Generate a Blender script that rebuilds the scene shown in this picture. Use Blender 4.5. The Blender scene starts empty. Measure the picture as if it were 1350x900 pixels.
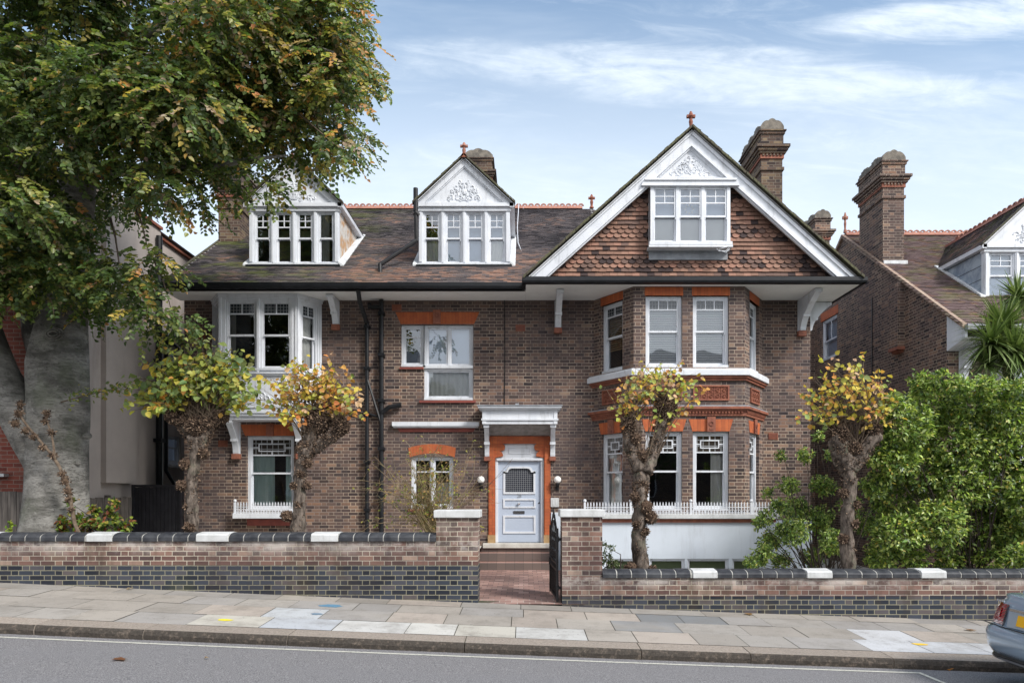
import bpy, math, random
import numpy as np
from mathutils import Vector, Matrix, noise as mnoise
random.seed(7); rng = np.random.default_rng(7)
D = bpy.data
scene = bpy.context.scene
col = scene.collection
CAMZ = 1.71
R = math.radians
sin, cos, pi = math.sin, math.cos, math.pi
def WX(px, Y): return (px - 690.0) * Y / 900.0
def WZ(py, Y): return CAMZ + (650.0 - py) * Y / 900.0
def W(px, py, Y): return Vector((WX(px, Y), Y, WZ(py, Y)))
def zg(X):            # ground along the boundary wall: the street falls to the right
    if X < -9: return zg(-9) - .05 * (X + 9)
    if X > 9: return zg(9) - .029 * (X - 9)
    return -.0383 * X + .0005 * X * X

# ------------------------------------------------------------------ objects
def tag(o, label=None, cat=None, group=None, kind=None):
    if label: o['label'] = label
    if cat: o['category'] = cat
    if group: o['group'] = group
    if kind: o['kind'] = kind
    return o
def empty(name, loc, label=None, cat=None, group=None):
    o = D.objects.new(name, None); col.objects.link(o); o.location = loc
    o.empty_display_size = .2
    return tag(o, label, cat, group)
def parent(o, p):
    """children are modelled in world coordinates; only Empties carry a location"""
    o.parent = p
    if p is not None and p.type == 'EMPTY':
        o.matrix_parent_inverse = Matrix.Translation(p.location).inverted()

class MB:
    """collects faces of one mesh"""
    def __init__(s):
        s.v = []; s.f = []; s.c = []; s.m = []; s.cuts = []; s.M = None; s.col = (.5, .5, .5); s.mi = 0
    def add(s, vs, fs, c=None):
        b = len(s.v)
        if s.M is not None: vs = [s.M @ Vector(p) for p in vs]
        s.v.extend([tuple(p) for p in vs])
        c = c or s.col
        for f in fs:
            s.f.append(tuple(b + i for i in f)); s.c.append(c); s.m.append(s.mi)
    def box(s, x0, x1, y0, y1, z0, z1, c=None):
        if x1 < x0: x0, x1 = x1, x0
        if y1 < y0: y0, y1 = y1, y0
        if z1 < z0: z0, z1 = z1, z0
        s.add([(x0,y0,z0),(x1,y0,z0),(x1,y1,z0),(x0,y1,z0),(x0,y0,z1),(x1,y0,z1),(x1,y1,z1),(x0,y1,z1)],
              [(0,3,2,1),(4,5,6,7),(0,1,5,4),(1,2,6,5),(2,3,7,6),(3,0,4,7)], c)
    def hexa(s, p, c=None):   # 8 points: bottom 4 ccw, top 4 ccw
        s.add(p, [(0,3,2,1),(4,5,6,7),(0,1,5,4),(1,2,6,5),(2,3,7,6),(3,0,4,7)], c)
    def quad(s, a, b, c_, d, c=None): s.add([a,b,c_,d], [(0,1,2,3)], c)
    def prism(s, poly, y0, y1, c=None):      # polygon in x,z (ccw seen from -y), extruded along y
        n = len(poly)
        vs = [(x, y0, z) for x, z in poly] + [(x, y1, z) for x, z in poly]
        s.add(vs, [tuple(range(n)), tuple(reversed(range(n, 2*n)))] + [(i, i+n, (i+1) % n + n, (i+1) % n) for i in range(n)], c)
    def prismx(s, poly, x0, x1, c=None):     # polygon in y,z extruded along x
        n = len(poly)
        vs = [(x0, y, z) for y, z in poly] + [(x1, y, z) for y, z in poly]
        s.add(vs, [tuple(reversed(range(n))), tuple(range(n, 2*n))] + [(i, (i+1) % n, (i+1) % n + n, i+n) for i in range(n)], c)
    def prismz(s, poly, z0, z1, c=None):     # polygon in x,y extruded along z (ccw from above)
        n = len(poly)
        vs = [(x, y, z0) for x, y in poly] + [(x, y, z1) for x, y in poly]
        s.add(vs, [tuple(reversed(range(n))), tuple(range(n, 2*n))] + [(i, (i+1) % n, (i+1) % n + n, i+n) for i in range(n)], c)
    def tube(s, pts, r, n=8, c=None, cap=True, jit=0, seed=0):
        pts = [Vector(p) for p in pts]
        if not hasattr(r, '__len__'): r = [r] * len(pts)
        vs = []; fs = []; up = Vector((0, 0, 1))
        t0 = (pts[1] - pts[0]).normalized()
        a = t0.cross(up)
        if a.length < .05: a = t0.cross(Vector((0, 1, 0)))
        a.normalize()
        for i, p in enumerate(pts):
            t = (pts[min(i+1, len(pts)-1)] - pts[max(i-1, 0)])
            if t.length < 1e-9: t = t0
            t = t.normalized()
            a = (a - t * a.dot(t));
            if a.length < 1e-6: a = t.orthogonal()
            a = a.normalized(); b = t.cross(a)
            for k in range(n):
                w = 2 * pi * k / n
                d = a * cos(w) + b * sin(w)
                rr = r[i]
                if jit:
                    q = (p + d * rr)
                    rr *= 1 + jit * mnoise.noise(q * (1.1 / max(.05, max(r))) + Vector((seed, seed * 2.3, 0)))
                vs.append(p + d * rr)
        for i in range(len(pts) - 1):
            for k in range(n):
                fs.append((i*n + k, i*n + (k+1) % n, (i+1)*n + (k+1) % n, (i+1)*n + k))
        if cap:
            fs.append(tuple(reversed(range(n)))); fs.append(tuple(range((len(pts)-1)*n, len(pts)*n)))
        s.add(vs, fs, c)
    def lathe(s, prof, cx, cy, n=12, c=None):   # prof: (r,z)
        vs = []; fs = []
        for r, z in prof:
            for k in range(n):
                w = 2*pi*k/n; vs.append((cx + r*cos(w), cy + r*sin(w), z))
        for i in range(len(prof)-1):
            for k in range(n): fs.append((i*n+k, i*n+(k+1) % n, (i+1)*n+(k+1) % n, (i+1)*n+k))
        fs.append(tuple(reversed(range(n)))); fs.append(tuple(range((len(prof)-1)*n, len(prof)*n)))
        s.add(vs, fs, c)
    def blob(s, p, r, nx=10, nz=7, c=None, jit=.25, seed=0):
        p = Vector(p); r = r if hasattr(r, '__len__') else (r, r, r)
        vs = []; fs = []
        for j in range(nz + 1):
            th = pi * j / nz
            for k in range(nx):
                w = 2*pi*k/nx; d = Vector((sin(th)*cos(w), sin(th)*sin(w), cos(th)))
                f = 1 + jit * mnoise.noise(d * 2.1 + Vector((seed*3.7, seed, seed*1.3)))
                vs.append(p + Vector((d.x*r[0], d.y*r[1], d.z*r[2])) * f)
        for j in range(nz):
            for k in range(nx): fs.append((j*nx+k, (j+1)*nx+k, (j+1)*nx+(k+1) % nx, j*nx+(k+1) % nx))
        s.add(vs, fs, c)
    def cut(s): s.cuts.append((len(s.v), len(s.f)))
    def build_parts(s, name, mat, par=None, **kw):
        """one object per piece; pieces are separated by cut()"""
        c = [(0, 0)]+s.cuts+[(len(s.v), len(s.f))]; out = []
        for (v0, f0), (v1, f1) in zip(c, c[1:]):
            if f1 <= f0: continue
            q = MB(); q.v = s.v[v0:v1]; q.f = [tuple(i-v0 for i in f) for f in s.f[f0:f1]]; q.c = s.c[f0:f1]; q.m = s.m[f0:f1]
            out.append(q.build(name, mat, par, **kw))
        return out
    def build(s, name, mat, par=None, smooth=False, bevel=0, label=None):
        me = D.meshes.new(name)
        me.from_pydata(s.v, [], s.f)
        mats = mat if isinstance(mat, (list, tuple)) else [mat]
        for m in mats: me.materials.append(m)
        nf = len(me.polygons)
        if nf:
            if len(mats) > 1: me.polygons.foreach_set('material_index', s.m)
            co = np.empty(len(s.v)*3); me.vertices.foreach_get('co', co); co = co.reshape(-1, 3)
            no = np.empty(nf*3); me.polygons.foreach_get('normal', no); no = no.reshape(-1, 3)
            lt = np.empty(nf, dtype=np.int32); me.polygons.foreach_get('loop_total', lt)
            lv = np.empty(len(me.loops), dtype=np.int32); me.loops.foreach_get('vertex_index', lv)
            nl = np.repeat(no, lt, axis=0); P = co[lv]
            t = np.stack([-nl[:, 1], nl[:, 0], np.zeros(len(nl))], 1)
            ln = np.linalg.norm(t, axis=1)
            flat = ln < .12
            t[flat] = (1, 0, 0); ln[flat] = 1
            t /= ln[:, None]
            b = np.cross(nl, t); b[flat] = (0, 1, 0)
            uv = np.stack([(P*t).sum(1), (P*b).sum(1)], 1).astype(np.float32)
            ul = me.uv_layers.new(name='UVMap'); ul.data.foreach_set('uv', uv.ravel())
            at = me.attributes.new('Col', 'FLOAT_COLOR', 'FACE')
            cc = np.ones((nf, 4), dtype=np.float32); cc[:, :3] = np.array(s.c, dtype=np.float32)[:, :3]
            at.data.foreach_set('color', cc.ravel())
            if smooth: me.polygons.foreach_set('use_smooth', [True]*nf)
        me.update()
        o = D.objects.new(name, me); col.objects.link(o)
        if par is not None: parent(o, par)
        if bevel:
            bm = o.modifiers.new('b', 'BEVEL'); bm.width = bevel; bm.segments = 2; bm.limit_method = 'ANGLE'; bm.angle_limit = R(40)
        if label: o['label'] = label
        return o

def frameM(p0, p1, z=0):
    """local x runs from p0 to p1 along a wall, local y goes INTO the wall, z up"""
    d = Vector((p1[0]-p0[0], p1[1]-p0[1], 0)).normalized()
    y = Vector((-d.y, d.x, 0))
    M = Matrix.Identity(4)
    for i in range(3): M[i][0] = d[i]; M[i][1] = y[i]; M[i][2] = (0, 0, 1)[i]
    M[0][3] = p0[0]; M[1][3] = p0[1]; M[2][3] = z
    return M

def numpy_mesh(name, V, F, mats, colr=None, par=None, smooth=False, mi=None):
    """V (n,3), F (m,k) faces with equal vertex count"""
    me = D.meshes.new(name)
    V = np.asarray(V, dtype=np.float32); F = np.asarray(F, dtype=np.int32)
    m, k = F.shape
    me.vertices.add(len(V)); me.vertices.foreach_set('co', V.ravel())
    me.loops.add(m*k); me.loops.foreach_set('vertex_index', F.ravel())
    me.polygons.add(m); me.polygons.foreach_set('loop_start', np.arange(m, dtype=np.int32)*k)
    me.polygons.foreach_set('loop_total', np.full(m, k, dtype=np.int32))
    me.update(calc_edges=True)
    for q in (mats if isinstance(mats, (list, tuple)) else [mats]): me.materials.append(q)
    if colr is not None:
        at = me.attributes.new('Col', 'FLOAT_COLOR', 'FACE')
        cc = np.ones((m, 4), dtype=np.float32); cc[:, :3] = colr
        at.data.foreach_set('color', cc.ravel())
    if mi is not None: me.polygons.foreach_set('material_index', mi)
    if smooth: me.polygons.foreach_set('use_smooth', [True]*m)
    me.validate(); me.update()
    o = D.objects.new(name, me); col.objects.link(o)
    if par is not None: parent(o, par)
    return o

def unit(a): return a / np.maximum(np.linalg.norm(a, axis=-1, keepdims=True), 1e-9)
def leaf_mesh(name, P, Dr, Nn, L, Wd, C, mat, par=None, fold=.18, curl=.15):
    """pointed oval folded leaves. P base, Dr direction, Nn normal, L length, Wd width"""
    n = len(P); Dr = unit(Dr); Nn = unit(Nn - (Nn*Dr).sum(1, keepdims=True)*Dr); S = np.cross(Dr, Nn)
    L = L[:, None]; Wd = Wd[:, None]
    droop = -Nn * L * curl
    v = [P, P + Dr*L*.30 + S*Wd*.46 + Nn*Wd*fold, P + Dr*L*.70 + S*Wd*.36 + Nn*Wd*fold + droop*.5,
         P + Dr*L + droop, P + Dr*L*.70 - S*Wd*.36 + Nn*Wd*fold + droop*.5, P + Dr*L*.30 - S*Wd*.46 + Nn*Wd*fold]
    V = np.stack(v, 1).reshape(-1, 3)
    b = np.arange(n)[:, None]*6
    F = np.concatenate([b + np.array([0, 3, 2, 1]), b + np.array([0, 5, 4, 3])], 0)
    Cc = np.concatenate([C, C*.93], 0)
    return numpy_mesh(name, V, F, mat, Cc, par)

# ------------------------------------------------------------------ materials
class NT:
    def __init__(s, name):
        s.mat = D.materials.new(name); s.mat.use_nodes = True
        s.t = s.mat.node_tree; s.t.nodes.clear()
        s.out = s.t.nodes.new('ShaderNodeOutputMaterial')
    def n(s, typ, **kw):
        x = s.t.nodes.new(typ)
        for k, v in kw.items(): setattr(x, k, v)
        return x
    def put(s, sock, v):
        if isinstance(v, bpy.types.NodeSocket): s.t.links.new(v, sock)
        elif v is not None:
            if hasattr(sock.default_value, '__len__'):
                if not hasattr(v, '__len__'): v = (v, v, v)
                if len(sock.default_value) == 4 and len(v) == 3: v = (*v, 1)
            sock.default_value = v
    def math(s, op, a, b=None, c=None, clamp=False):
        x = s.n('ShaderNodeMath', operation=op, use_clamp=clamp)
        s.put(x.inputs[0], a)
        if b is not None: s.put(x.inputs[1], b)
        if c is not None: s.put(x.inputs[2], c)
        return x.outputs[0]
    def mix(s, f, a, b, blend='MIX'):
        x = s.n('ShaderNodeMix', data_type='RGBA', blend_type=blend)
        s.put(x.inputs[0], f); s.put(x.inputs[6], a); s.put(x.inputs[7], b)
        return x.outputs[2]
    def uv(s): return s.n('ShaderNodeUVMap', uv_map='UVMap').outputs[0]
    def pos(s): return s.n('ShaderNodeNewGeometry').outputs['Position']
    def xyz(s, v):
        x = s.n('ShaderNodeSeparateXYZ'); s.put(x.inputs[0], v); return x.outputs
    def comb(s, x_, y_, z_):
        x = s.n('ShaderNodeCombineXYZ'); s.put(x.inputs[0], x_); s.put(x.inputs[1], y_); s.put(x.inputs[2], z_); return x.outputs[0]
    def scale(s, v, sc):
        x = s.n('ShaderNodeVectorMath', operation='MULTIPLY'); s.put(x.inputs[0], v); s.put(x.inputs[1], sc); return x.outputs[0]
    def noise(s, sc, det=3, vec=None, rough=.55, dist=0):
        x = s.n('ShaderNodeTexNoise'); x.inputs['Scale'].default_value = sc; x.inputs['Detail'].default_value = det
        x.inputs['Roughness'].default_value = rough; x.inputs['Distortion'].default_value = dist
        s.put(x.inputs['Vector'], vec if vec is not None else s.pos()); return x.outputs[0]
    def white(s, vec):
        x = s.n('ShaderNodeTexWhiteNoise', noise_dimensions='3D'); s.put(x.inputs[0], vec); return x.outputs[0]
    def ramp(s, f, stops, interp='LINEAR'):
        x = s.n('ShaderNodeValToRGB'); s.put(x.inputs[0], f); cr = x.color_ramp; cr.interpolation = interp
        while len(cr.elements) < len(stops): cr.elements.new(.5)
        for e, (p, c) in zip(cr.elements, stops):
            e.position = p; e.color = (*c, 1) if hasattr(c, '__len__') else (c, c, c, 1)
        return x.outputs[0]
    def step(s, v, a, b):
        x = s.n('ShaderNodeMapRange', interpolation_type='SMOOTHSTEP'); s.put(x.inputs[0], v)
        s.put(x.inputs[1], a); s.put(x.inputs[2], b); return x.outputs[0]
    def attr(s, nm='Col'): return s.n('ShaderNodeAttribute', attribute_name=nm).outputs['Color']
    def bump(s, h, st=.4, dist=.01):
        x = s.n('ShaderNodeBump'); x.inputs['Strength'].default_value = st; x.inputs['Distance'].default_value = dist
        s.put(x.inputs['Height'], h); return x.outputs[0]
    def bsdf(s, colr, rough=.6, metal=0, normal=None, spec=.5, coat=0, link=True, **kw):
        x = s.n('ShaderNodeBsdfPrincipled')
        s.put(x.inputs['Base Color'], colr); s.put(x.inputs['Roughness'], rough); s.put(x.inputs['Metallic'], metal)
        x.inputs['Specular IOR Level'].default_value = spec
        x.inputs['Coat Weight'].default_value = coat
        for k, v in kw.items(): s.put(x.inputs[k.replace('_', ' ')], v)
        if normal is not None: s.t.links.new(normal, x.inputs['Normal'])
        if link: s.t.links.new(x.outputs[0], s.out.inputs[0])
        return x.outputs[0]

def brick_cells(m, uv, bw=.225, ch=.075, gap=.006, bond='flemish', wob=.004):
    """returns mortar mask(1 = mortar), per-brick random, second random"""
    nz = m.noise(6, 2, vec=uv)
    o = m.xyz(uv)
    wv = m.math('MULTIPLY', m.math('SUBTRACT', nz, .5), wob*2)
    u = m.math('ADD', o[0], wv); v = m.math('ADD', o[1], wv)
    row = m.math('FLOOR', m.math('DIVIDE', v, ch))
    fv = m.math('MULTIPLY', m.math('FRACT', m.math('DIVIDE', v, ch)), ch)
    if bond == 'flemish':
        per = bw * 1.5
        uu = m.math('ADD', m.math('DIVIDE', u, per), m.math('MULTIPLY', row, .5))
        cell = m.math('FLOOR', uu)
        fu = m.math('MULTIPLY', m.math('FRACT', uu), per)
        isH = m.math('GREATER_THAN', fu, bw)
        du = m.math('MINIMUM', m.math('MINIMUM', fu, m.math('ABSOLUTE', m.math('SUBTRACT', fu, bw))), m.math('SUBTRACT', per, fu))
        cid = m.math('ADD', m.math('MULTIPLY', cell, 2), isH)
    else:
        uu = m.math('ADD', m.math('DIVIDE', u, bw), m.math('MULTIPLY', row, .5))
        cid = m.math('FLOOR', uu)
        fu = m.math('MULTIPLY', m.math('FRACT', uu), bw)
        du = m.math('MINIMUM', fu, m.math('SUBTRACT', bw, fu))
    dv = m.math('MINIMUM', fv, m.math('SUBTRACT', ch, fv))
    d = m.math('MINIMUM', du, dv)
    mort = m.math('SUBTRACT', 1, m.step(d, gap*.55, gap*1.25))
    r1 = m.white(m.comb(cid, row, 0.5)); r2 = m.white(m.comb(row, cid, 7.5))
    return mort, r1, r2

def brick_mat(name, stops, mortar, mortar2=None, gap=.006, dirt=.5, dirtcol=(.035,.028,.03), topband=None, special=None, bond='flemish'):
    m = NT(name); uv = m.uv()
    mort, r1, r2 = brick_cells(m, uv, gap=gap, bond=bond)
    base = m.ramp(r1, stops)
    base = m.mix(m.math('MULTIPLY', m.noise(45, 3), .5), base, m.mix(r2, (.03,.02,.02), (.3,.2,.14)), 'MIX')
    base = m.mix(.35, base, m.ramp(r1, stops))
    mcol = m.mix(m.step(m.noise(.7, 3), .4, .62), mortar, mortar2 or mortar)
    if special: base, mcol = special(m, base, mcol, r1, r2)
    c = m.mix(mort, base, mcol)
    if dirt:
        rs2 = m.math('MULTIPLY', m.step(m.noise(1.3, 5, vec=m.scale(m.pos(), (2.6,2.6,.28)), rough=.7), .50, .70), dirt*.5); c = m.mix(rs2, c, dirtcol)
        f = m.step(m.noise(.55, 5, rough=.65), .42, .7)
        f2 = m.step(m.noise(5, 3), .3, .7)
        f = m.math('MULTIPLY', m.math('MULTIPLY', f, m.math('MULTIPLY_ADD', f2, .5, .5)), dirt)
        if topband:      # brick turns darker towards the top of the wall
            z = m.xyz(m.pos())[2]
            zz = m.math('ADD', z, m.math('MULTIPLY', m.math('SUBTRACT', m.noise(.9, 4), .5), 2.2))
            f = m.math('MAXIMUM', f, m.math('MULTIPLY', m.step(zz, topband[0], topband[1]), topband[2]))
        c = m.mix(f, c, dirtcol)
    h = m.math('ADD', m.math('MULTIPLY', mort, -1), m.math('MULTIPLY', m.noise(60, 3), .35))
    m.bsdf(c, .88, normal=m.bump(h, .6, .008), spec=.25)
    return m.mat

def plain_mat(name, c1, c2=None, rough=.6, sc=3, bump=0, bsc=30, metal=0, spec=.5, coat=0, dirt=0, stretch=None):
    m = NT(name)
    v = m.pos()
    if stretch: v = m.scale(v, stretch)
    c = m.mix(m.step(m.noise(sc, 4, vec=v), .3, .7), c1, c2 or c1)
    if dirt:
        vv = m.scale(m.pos(), (6, 6, .8))
        c = m.mix(m.math('MULTIPLY', m.step(m.noise(1.2, 5, vec=vv, rough=.7), .5, .75), dirt), c, (.10, .09, .075))
    nrm = m.bump(m.noise(bsc, 4, vec=v), bump, .01) if bump else None
    m.bsdf(c, rough, metal, nrm, spec, coat)
    return m.mat

M_ = {}
M_['white'] = plain_mat('white_paint', (.64,.66,.70), (.56,.585,.63), .45, 2.5, .06, 25, dirt=.34)
M_['soffit'] = plain_mat('soffit_paint', (.78,.78,.77), (.72,.72,.71), .6, 2, .05, 12, dirt=.1)
M_['render_white'] = plain_mat('white_render', (.55,.60,.67), (.50,.55,.61), .7, 1.2, .15, 35, dirt=.18)
M_['cream'] = plain_mat('cream_stone', (.55,.54,.50), (.44,.42,.38), .8, 4, .3, 60, dirt=.3)
M_['door'] = plain_mat('door_paint', (.40,.455,.55), (.375,.43,.525), .38, 2)
M_['black'] = plain_mat('black_gloss', (.007,.008,.010), (.013,.014,.017), .42, 6, .05, 40, spec=.3)
M_['iron'] = plain_mat('black_iron', (.008,.008,.010), (.016,.016,.018), .5, 9, .1, 60, spec=.3)
M_['chrome'] = plain_mat('chrome', (.75,.75,.76), None, .18, 2, metal=1)
M_['lead'] = plain_mat('lead_sheet', (.30,.32,.35), (.19,.20,.22), .62, 5, .2, 14, dirt=.2)
M_['leadwhite'] = plain_mat('painted_lead', (.62,.64,.66), (.45,.46,.47), .6, 5, .2, 14, dirt=.35)
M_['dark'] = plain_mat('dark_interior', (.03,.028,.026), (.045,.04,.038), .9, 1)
M_['ceiling'] = plain_mat('pale_interior', (.35,.34,.32), (.3,.29,.28), .9, 1)

def terracotta(name, c1, c2, joints=None, soot=.35):
    m = NT(name); uv = m.uv(); o = m.xyz(uv)
    c = m.mix(m.step(m.noise(7, 4), .3, .7), c1, c2)
    h = m.noise(40, 3)
    if joints:
        ju, jv = joints
        du = m.math('MINIMUM', m.math('FRACT', m.math('DIVIDE', o[0], ju)), 1)
        mk = m.math('LESS_THAN', du, .006 / ju)
        if jv: mk = m.math('MAXIMUM', mk, m.math('LESS_THAN', m.math('FRACT', m.math('DIVIDE', o[1], jv)), .006 / jv))
        r = m.white(m.comb(m.math('FLOOR', m.math('DIVIDE', o[0], ju)), m.math('FLOOR', m.math('DIVIDE', o[1], jv)) if jv else 0, 0))
        c = m.mix(m.math('MULTIPLY', r, .35), c, (.20, .055, .025))
        c = m.mix(m.math('MULTIPLY', mk, .6), c, (.12, .05, .03))
    c = m.mix(m.math('MULTIPLY', m.step(m.noise(2.2, 5, rough=.7), .5, .75), soot), c, (.05, .025, .02))
    m.bsdf(c, .75, normal=m.bump(h, .25, .006), spec=.3)
    return m.mat
M_['terra'] = terracotta('orange_terracotta', (.46,.125,.042), (.37,.09,.035), (.075, None), .3)
M_['terra_tile'] = terracotta('orange_door_brick', (.46,.125,.042), (.36,.085,.034), (.12, .075), .3)
M_['terra_dark'] = terracotta('weathered_terracotta', (.30,.118,.074), (.19,.072,.052), (.225, None), .45)
M_['terra_plain'] = terracotta('plain_terracotta', (.36,.175,.125), (.27,.12,.09), None, .4)
M_['redtile'] = plain_mat('red_sill_tile', (.23,.055,.04), (.16,.04,.032), .7, 6, .2, 50)

BR_HOUSE = [(0,(.022,.018,.021)),(.15,(.048,.036,.037)),(.4,(.088,.059,.054)),(.66,(.122,.082,.071)),(.84,(.165,.105,.082)),(.95,(.22,.125,.085)),(1,(.27,.19,.14))]
M_['brick'] = brick_mat('brown_stock_brick', BR_HOUSE, (.44,.355,.275), (.23,.19,.17), gap=.0064, dirt=.8, dirtcol=(.082,.066,.068), topband=(3.9, 7.4, .66))
M_['brick_n'] = brick_mat('neighbour_brick', BR_HOUSE, (.38,.31,.24), (.24,.20,.175), gap=.0064, dirt=.4, dirtcol=(.10,.072,.065))
BR_CH = [(0,(.03,.022,.022)),(.4,(.085,.052,.04)),(.75,(.13,.085,.055)),(1,(.20,.15,.09))]
M_['brick_ch'] = brick_mat('sooty_chimney_brick', BR_CH, (.23,.20,.155), (.12,.10,.09), gap=.007, dirt=.7, dirtcol=(.03,.025,.026))
M_['brick_red'] = brick_mat('red_brick', [(0,(.15,.035,.025)),(.5,(.22,.05,.035)),(1,(.27,.07,.045))], (.25,.18,.15), gap=.006, dirt=.3, bond='s')

def garden_special(zb, zt=1.0):
    def f(m, base, mcol, r1, r2):
        p = m.pos(); z = m.xyz(p)[2]
        blue = m.ramp(r2, [(0,(.014,.017,.025)),(.4,(.028,.034,.047)),(.75,(.048,.056,.075)),(1,(.10,.085,.085))])
        isb = m.math('LESS_THAN', z, zb)
        base = m.mix(isb, base, blue)
        # salts and lime bloom on the upper courses
        bl = m.math('MULTIPLY', m.step(m.noise(1.6, 5, rough=.7), .44, .66), m.math('MULTIPLY', m.step(z, zb + .05, zb + .33), m.math('SUBTRACT', 1, m.math('MULTIPLY', m.math('GREATER_THAN', z, zt+.01), .6))))
        base = m.mix(m.math('MULTIPLY', bl, .62), base, (.46,.41,.38))
        sm = m.math('MULTIPLY', m.step(m.noise(2.6, 6, vec=m.scale(p, (1,1,1.6)), rough=.72), .40, .62), m.math('MULTIPLY', m.step(z, zt-.22, zt-.03), m.math('LESS_THAN', z, zt+.01)))
        base = m.mix(m.math('MULTIPLY', sm, .75), base, (.50,.46,.43)); mcol = m.mix(m.math('MULTIPLY', sm, .5), mcol, (.5,.47,.44))
        br = m.math('MULTIPLY', m.step(m.noise(.7, 6, vec=m.scale(p, (1.4,1,.5)), rough=.7), .52, .66), .55); base = m.mix(br, base, (.055,.042,.028)); mcol = m.mix(br, mcol, (.10,.085,.05))
        mcol = m.mix(isb, mcol, (.25,.235,.17))
        g = m.math('MULTIPLY', m.step(m.noise(.8, 4), .58, .72), .5)
        base = m.mix(g, base, (.06,.065,.03))
        return base, mcol
    return f
BR_G = [(0,(.05,.032,.034)),(.3,(.10,.055,.050)),(.65,(.16,.088,.075)),(.88,(.22,.125,.10)),(1,(.34,.25,.20))]
M_['brick_gl'] = brick_mat('garden_wall_brick', BR_G, (.48,.43,.35), (.30,.27,.23), gap=.0064, dirt=.6, special=garden_special(.607, .975))
M_['brick_gr'] = brick_mat('garden_wall_brick_lower', BR_G, (.48,.43,.35), (.28,.25,.22), gap=.0064, dirt=.7, special=garden_special(.13, .415))
M_['coping'] = plain_mat('blue_coping_brick', (.018,.020,.026), (.052,.055,.062), .6, 7, .25, 60, spec=.3)
M_['crest'] = plain_mat('weathered_crest_stone', (.20,.175,.145), (.09,.08,.07), .9, 6, .5, 40, dirt=.5)
M_['gardenwhite'] = plain_mat('white_stone', (.54,.55,.56), (.42,.43,.43), .75, 5, .3, 40, dirt=.3)

def tile_mat(name, moss=0.0, mossx=None, tint=(1,1,1)):
    m = NT(name)
    c = m.attr()
    c = m.mix(1, c, tint, 'MULTIPLY')
    c = m.mix(m.math('MULTIPLY', m.noise(22, 4), .55), c, (.05,.04,.038))
    if moss:
        o = m.xyz(m.pos())
        f = m.step(m.noise(1.5, 5, rough=.7, vec=m.scale(m.pos(), (.7,1.6,1.6))), .46, .64)
        if mossx: f = m.math('MULTIPLY', f, m.math('SUBTRACT', 1, m.step(o[0], mossx[0], mossx[1])))
        c = m.mix(m.math('MULTIPLY', f, moss), c, m.mix(m.noise(30, 2), (.09,.105,.035), (.22,.25,.06)))
    m.bsdf(c, .85, normal=m.bump(m.noise(50, 3), .4, .006), spec=.25)
    return m.mat
M_['rooftile'] = tile_mat('clay_roof_tiles', .75, (-6.2, -2.6))
M_['rooftile2'] = tile_mat('brown_clay_roof_tiles', .35, None, (.95,.9,.95))
M_['hungtile'] = tile_mat('hung_clay_tiles')
M_['mossyedge'] = plain_mat('mossy_tile_edge', (.06,.05,.038), (.09,.09,.045), .9, 6, .4, 40)

def glass_mat():
    m = NT('window_glass')
    tr = m.n('ShaderNodeBsdfTransparent'); tr.inputs[0].default_value = (.98,1,1,1)
    gl = m.n('ShaderNodeBsdfGlossy'); gl.inputs['Roughness'].default_value = .015; gl.inputs[0].default_value = (.92,.96,1,1)
    nb = m.bump(m.noise(2.2, 1), .10, .02); m.t.links.new(nb, gl.inputs['Normal'])
    fr = m.n('ShaderNodeFresnel'); fr.inputs[0].default_value = 1.5
    f = m.math('MULTIPLY_ADD', fr.outputs[0], 1.5, .10, clamp=True)
    mx = m.n('ShaderNodeMixShader'); m.put(mx.inputs[0], f)
    m.t.links.new(tr.outputs[0], mx.inputs[1]); m.t.links.new(gl.outputs[0], mx.inputs[2])
    m.t.links.new(mx.outputs[0], m.out.inputs[0])
    return m.mat
M_['glass'] = glass_mat()
def leaded_mat(sp=.07, nm='leaded_glass', tone=(.035,.042,.05)):
    m = NT(nm); o = m.xyz(m.uv())
    a = m.math('LESS_THAN', m.math('FRACT', m.math('DIVIDE', o[0], sp)), .14)
    b = m.math('LESS_THAN', m.math('FRACT', m.math('DIVIDE', o[1], sp)), .14)
    k = m.math('MAXIMUM', a, b)
    c = m.mix(k, tone, (.20,.21,.22))
    m.bsdf(c, m.math('MULTIPLY_ADD', k, .5, .08), spec=.8)
    return m.mat
M_['leaded'] = leaded_mat()
M_['leaded_dk'] = leaded_mat(.13, 'stained_glass', (.03,.025,.022))
def curtain_mat(name, c):
    m = NT(name)
    b = m.bsdf(m.mix(m.noise(3, 2), c, tuple(x*.85 for x in c)), .9, link=False, spec=.1)
    t = m.n('ShaderNodeBsdfTranslucent'); t.inputs[0].default_value = (*c, 1)
    mx = m.n('ShaderNodeMixShader'); mx.inputs[0].default_value = .1
    m.t.links.new(b, mx.inputs[1]); m.t.links.new(t.outputs[0], mx.inputs[2]); m.t.links.new(mx.outputs[0], m.out.inputs[0])
    return m.mat
M_['cur_teal'] = curtain_mat('teal_curtain', (.72,.90,.88))
M_['cur_white'] = curtain_mat('white_curtain', (.88,.86,.82))
M_['cur_grey'] = curtain_mat('grey_curtain', (.62,.61,.59))
M_['blind'] = curtain_mat('roller_blind', (.62,.70,.84))
M_['blindgreen'] = curtain_mat('green_blind', (.30,.36,.20))
M_['blindwood'] = curtain_mat('slatted_blind', (.55,.54,.52))
M_['blindbrown'] = curtain_mat('brown_slatted_blind', (.42,.27,.14))

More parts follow.
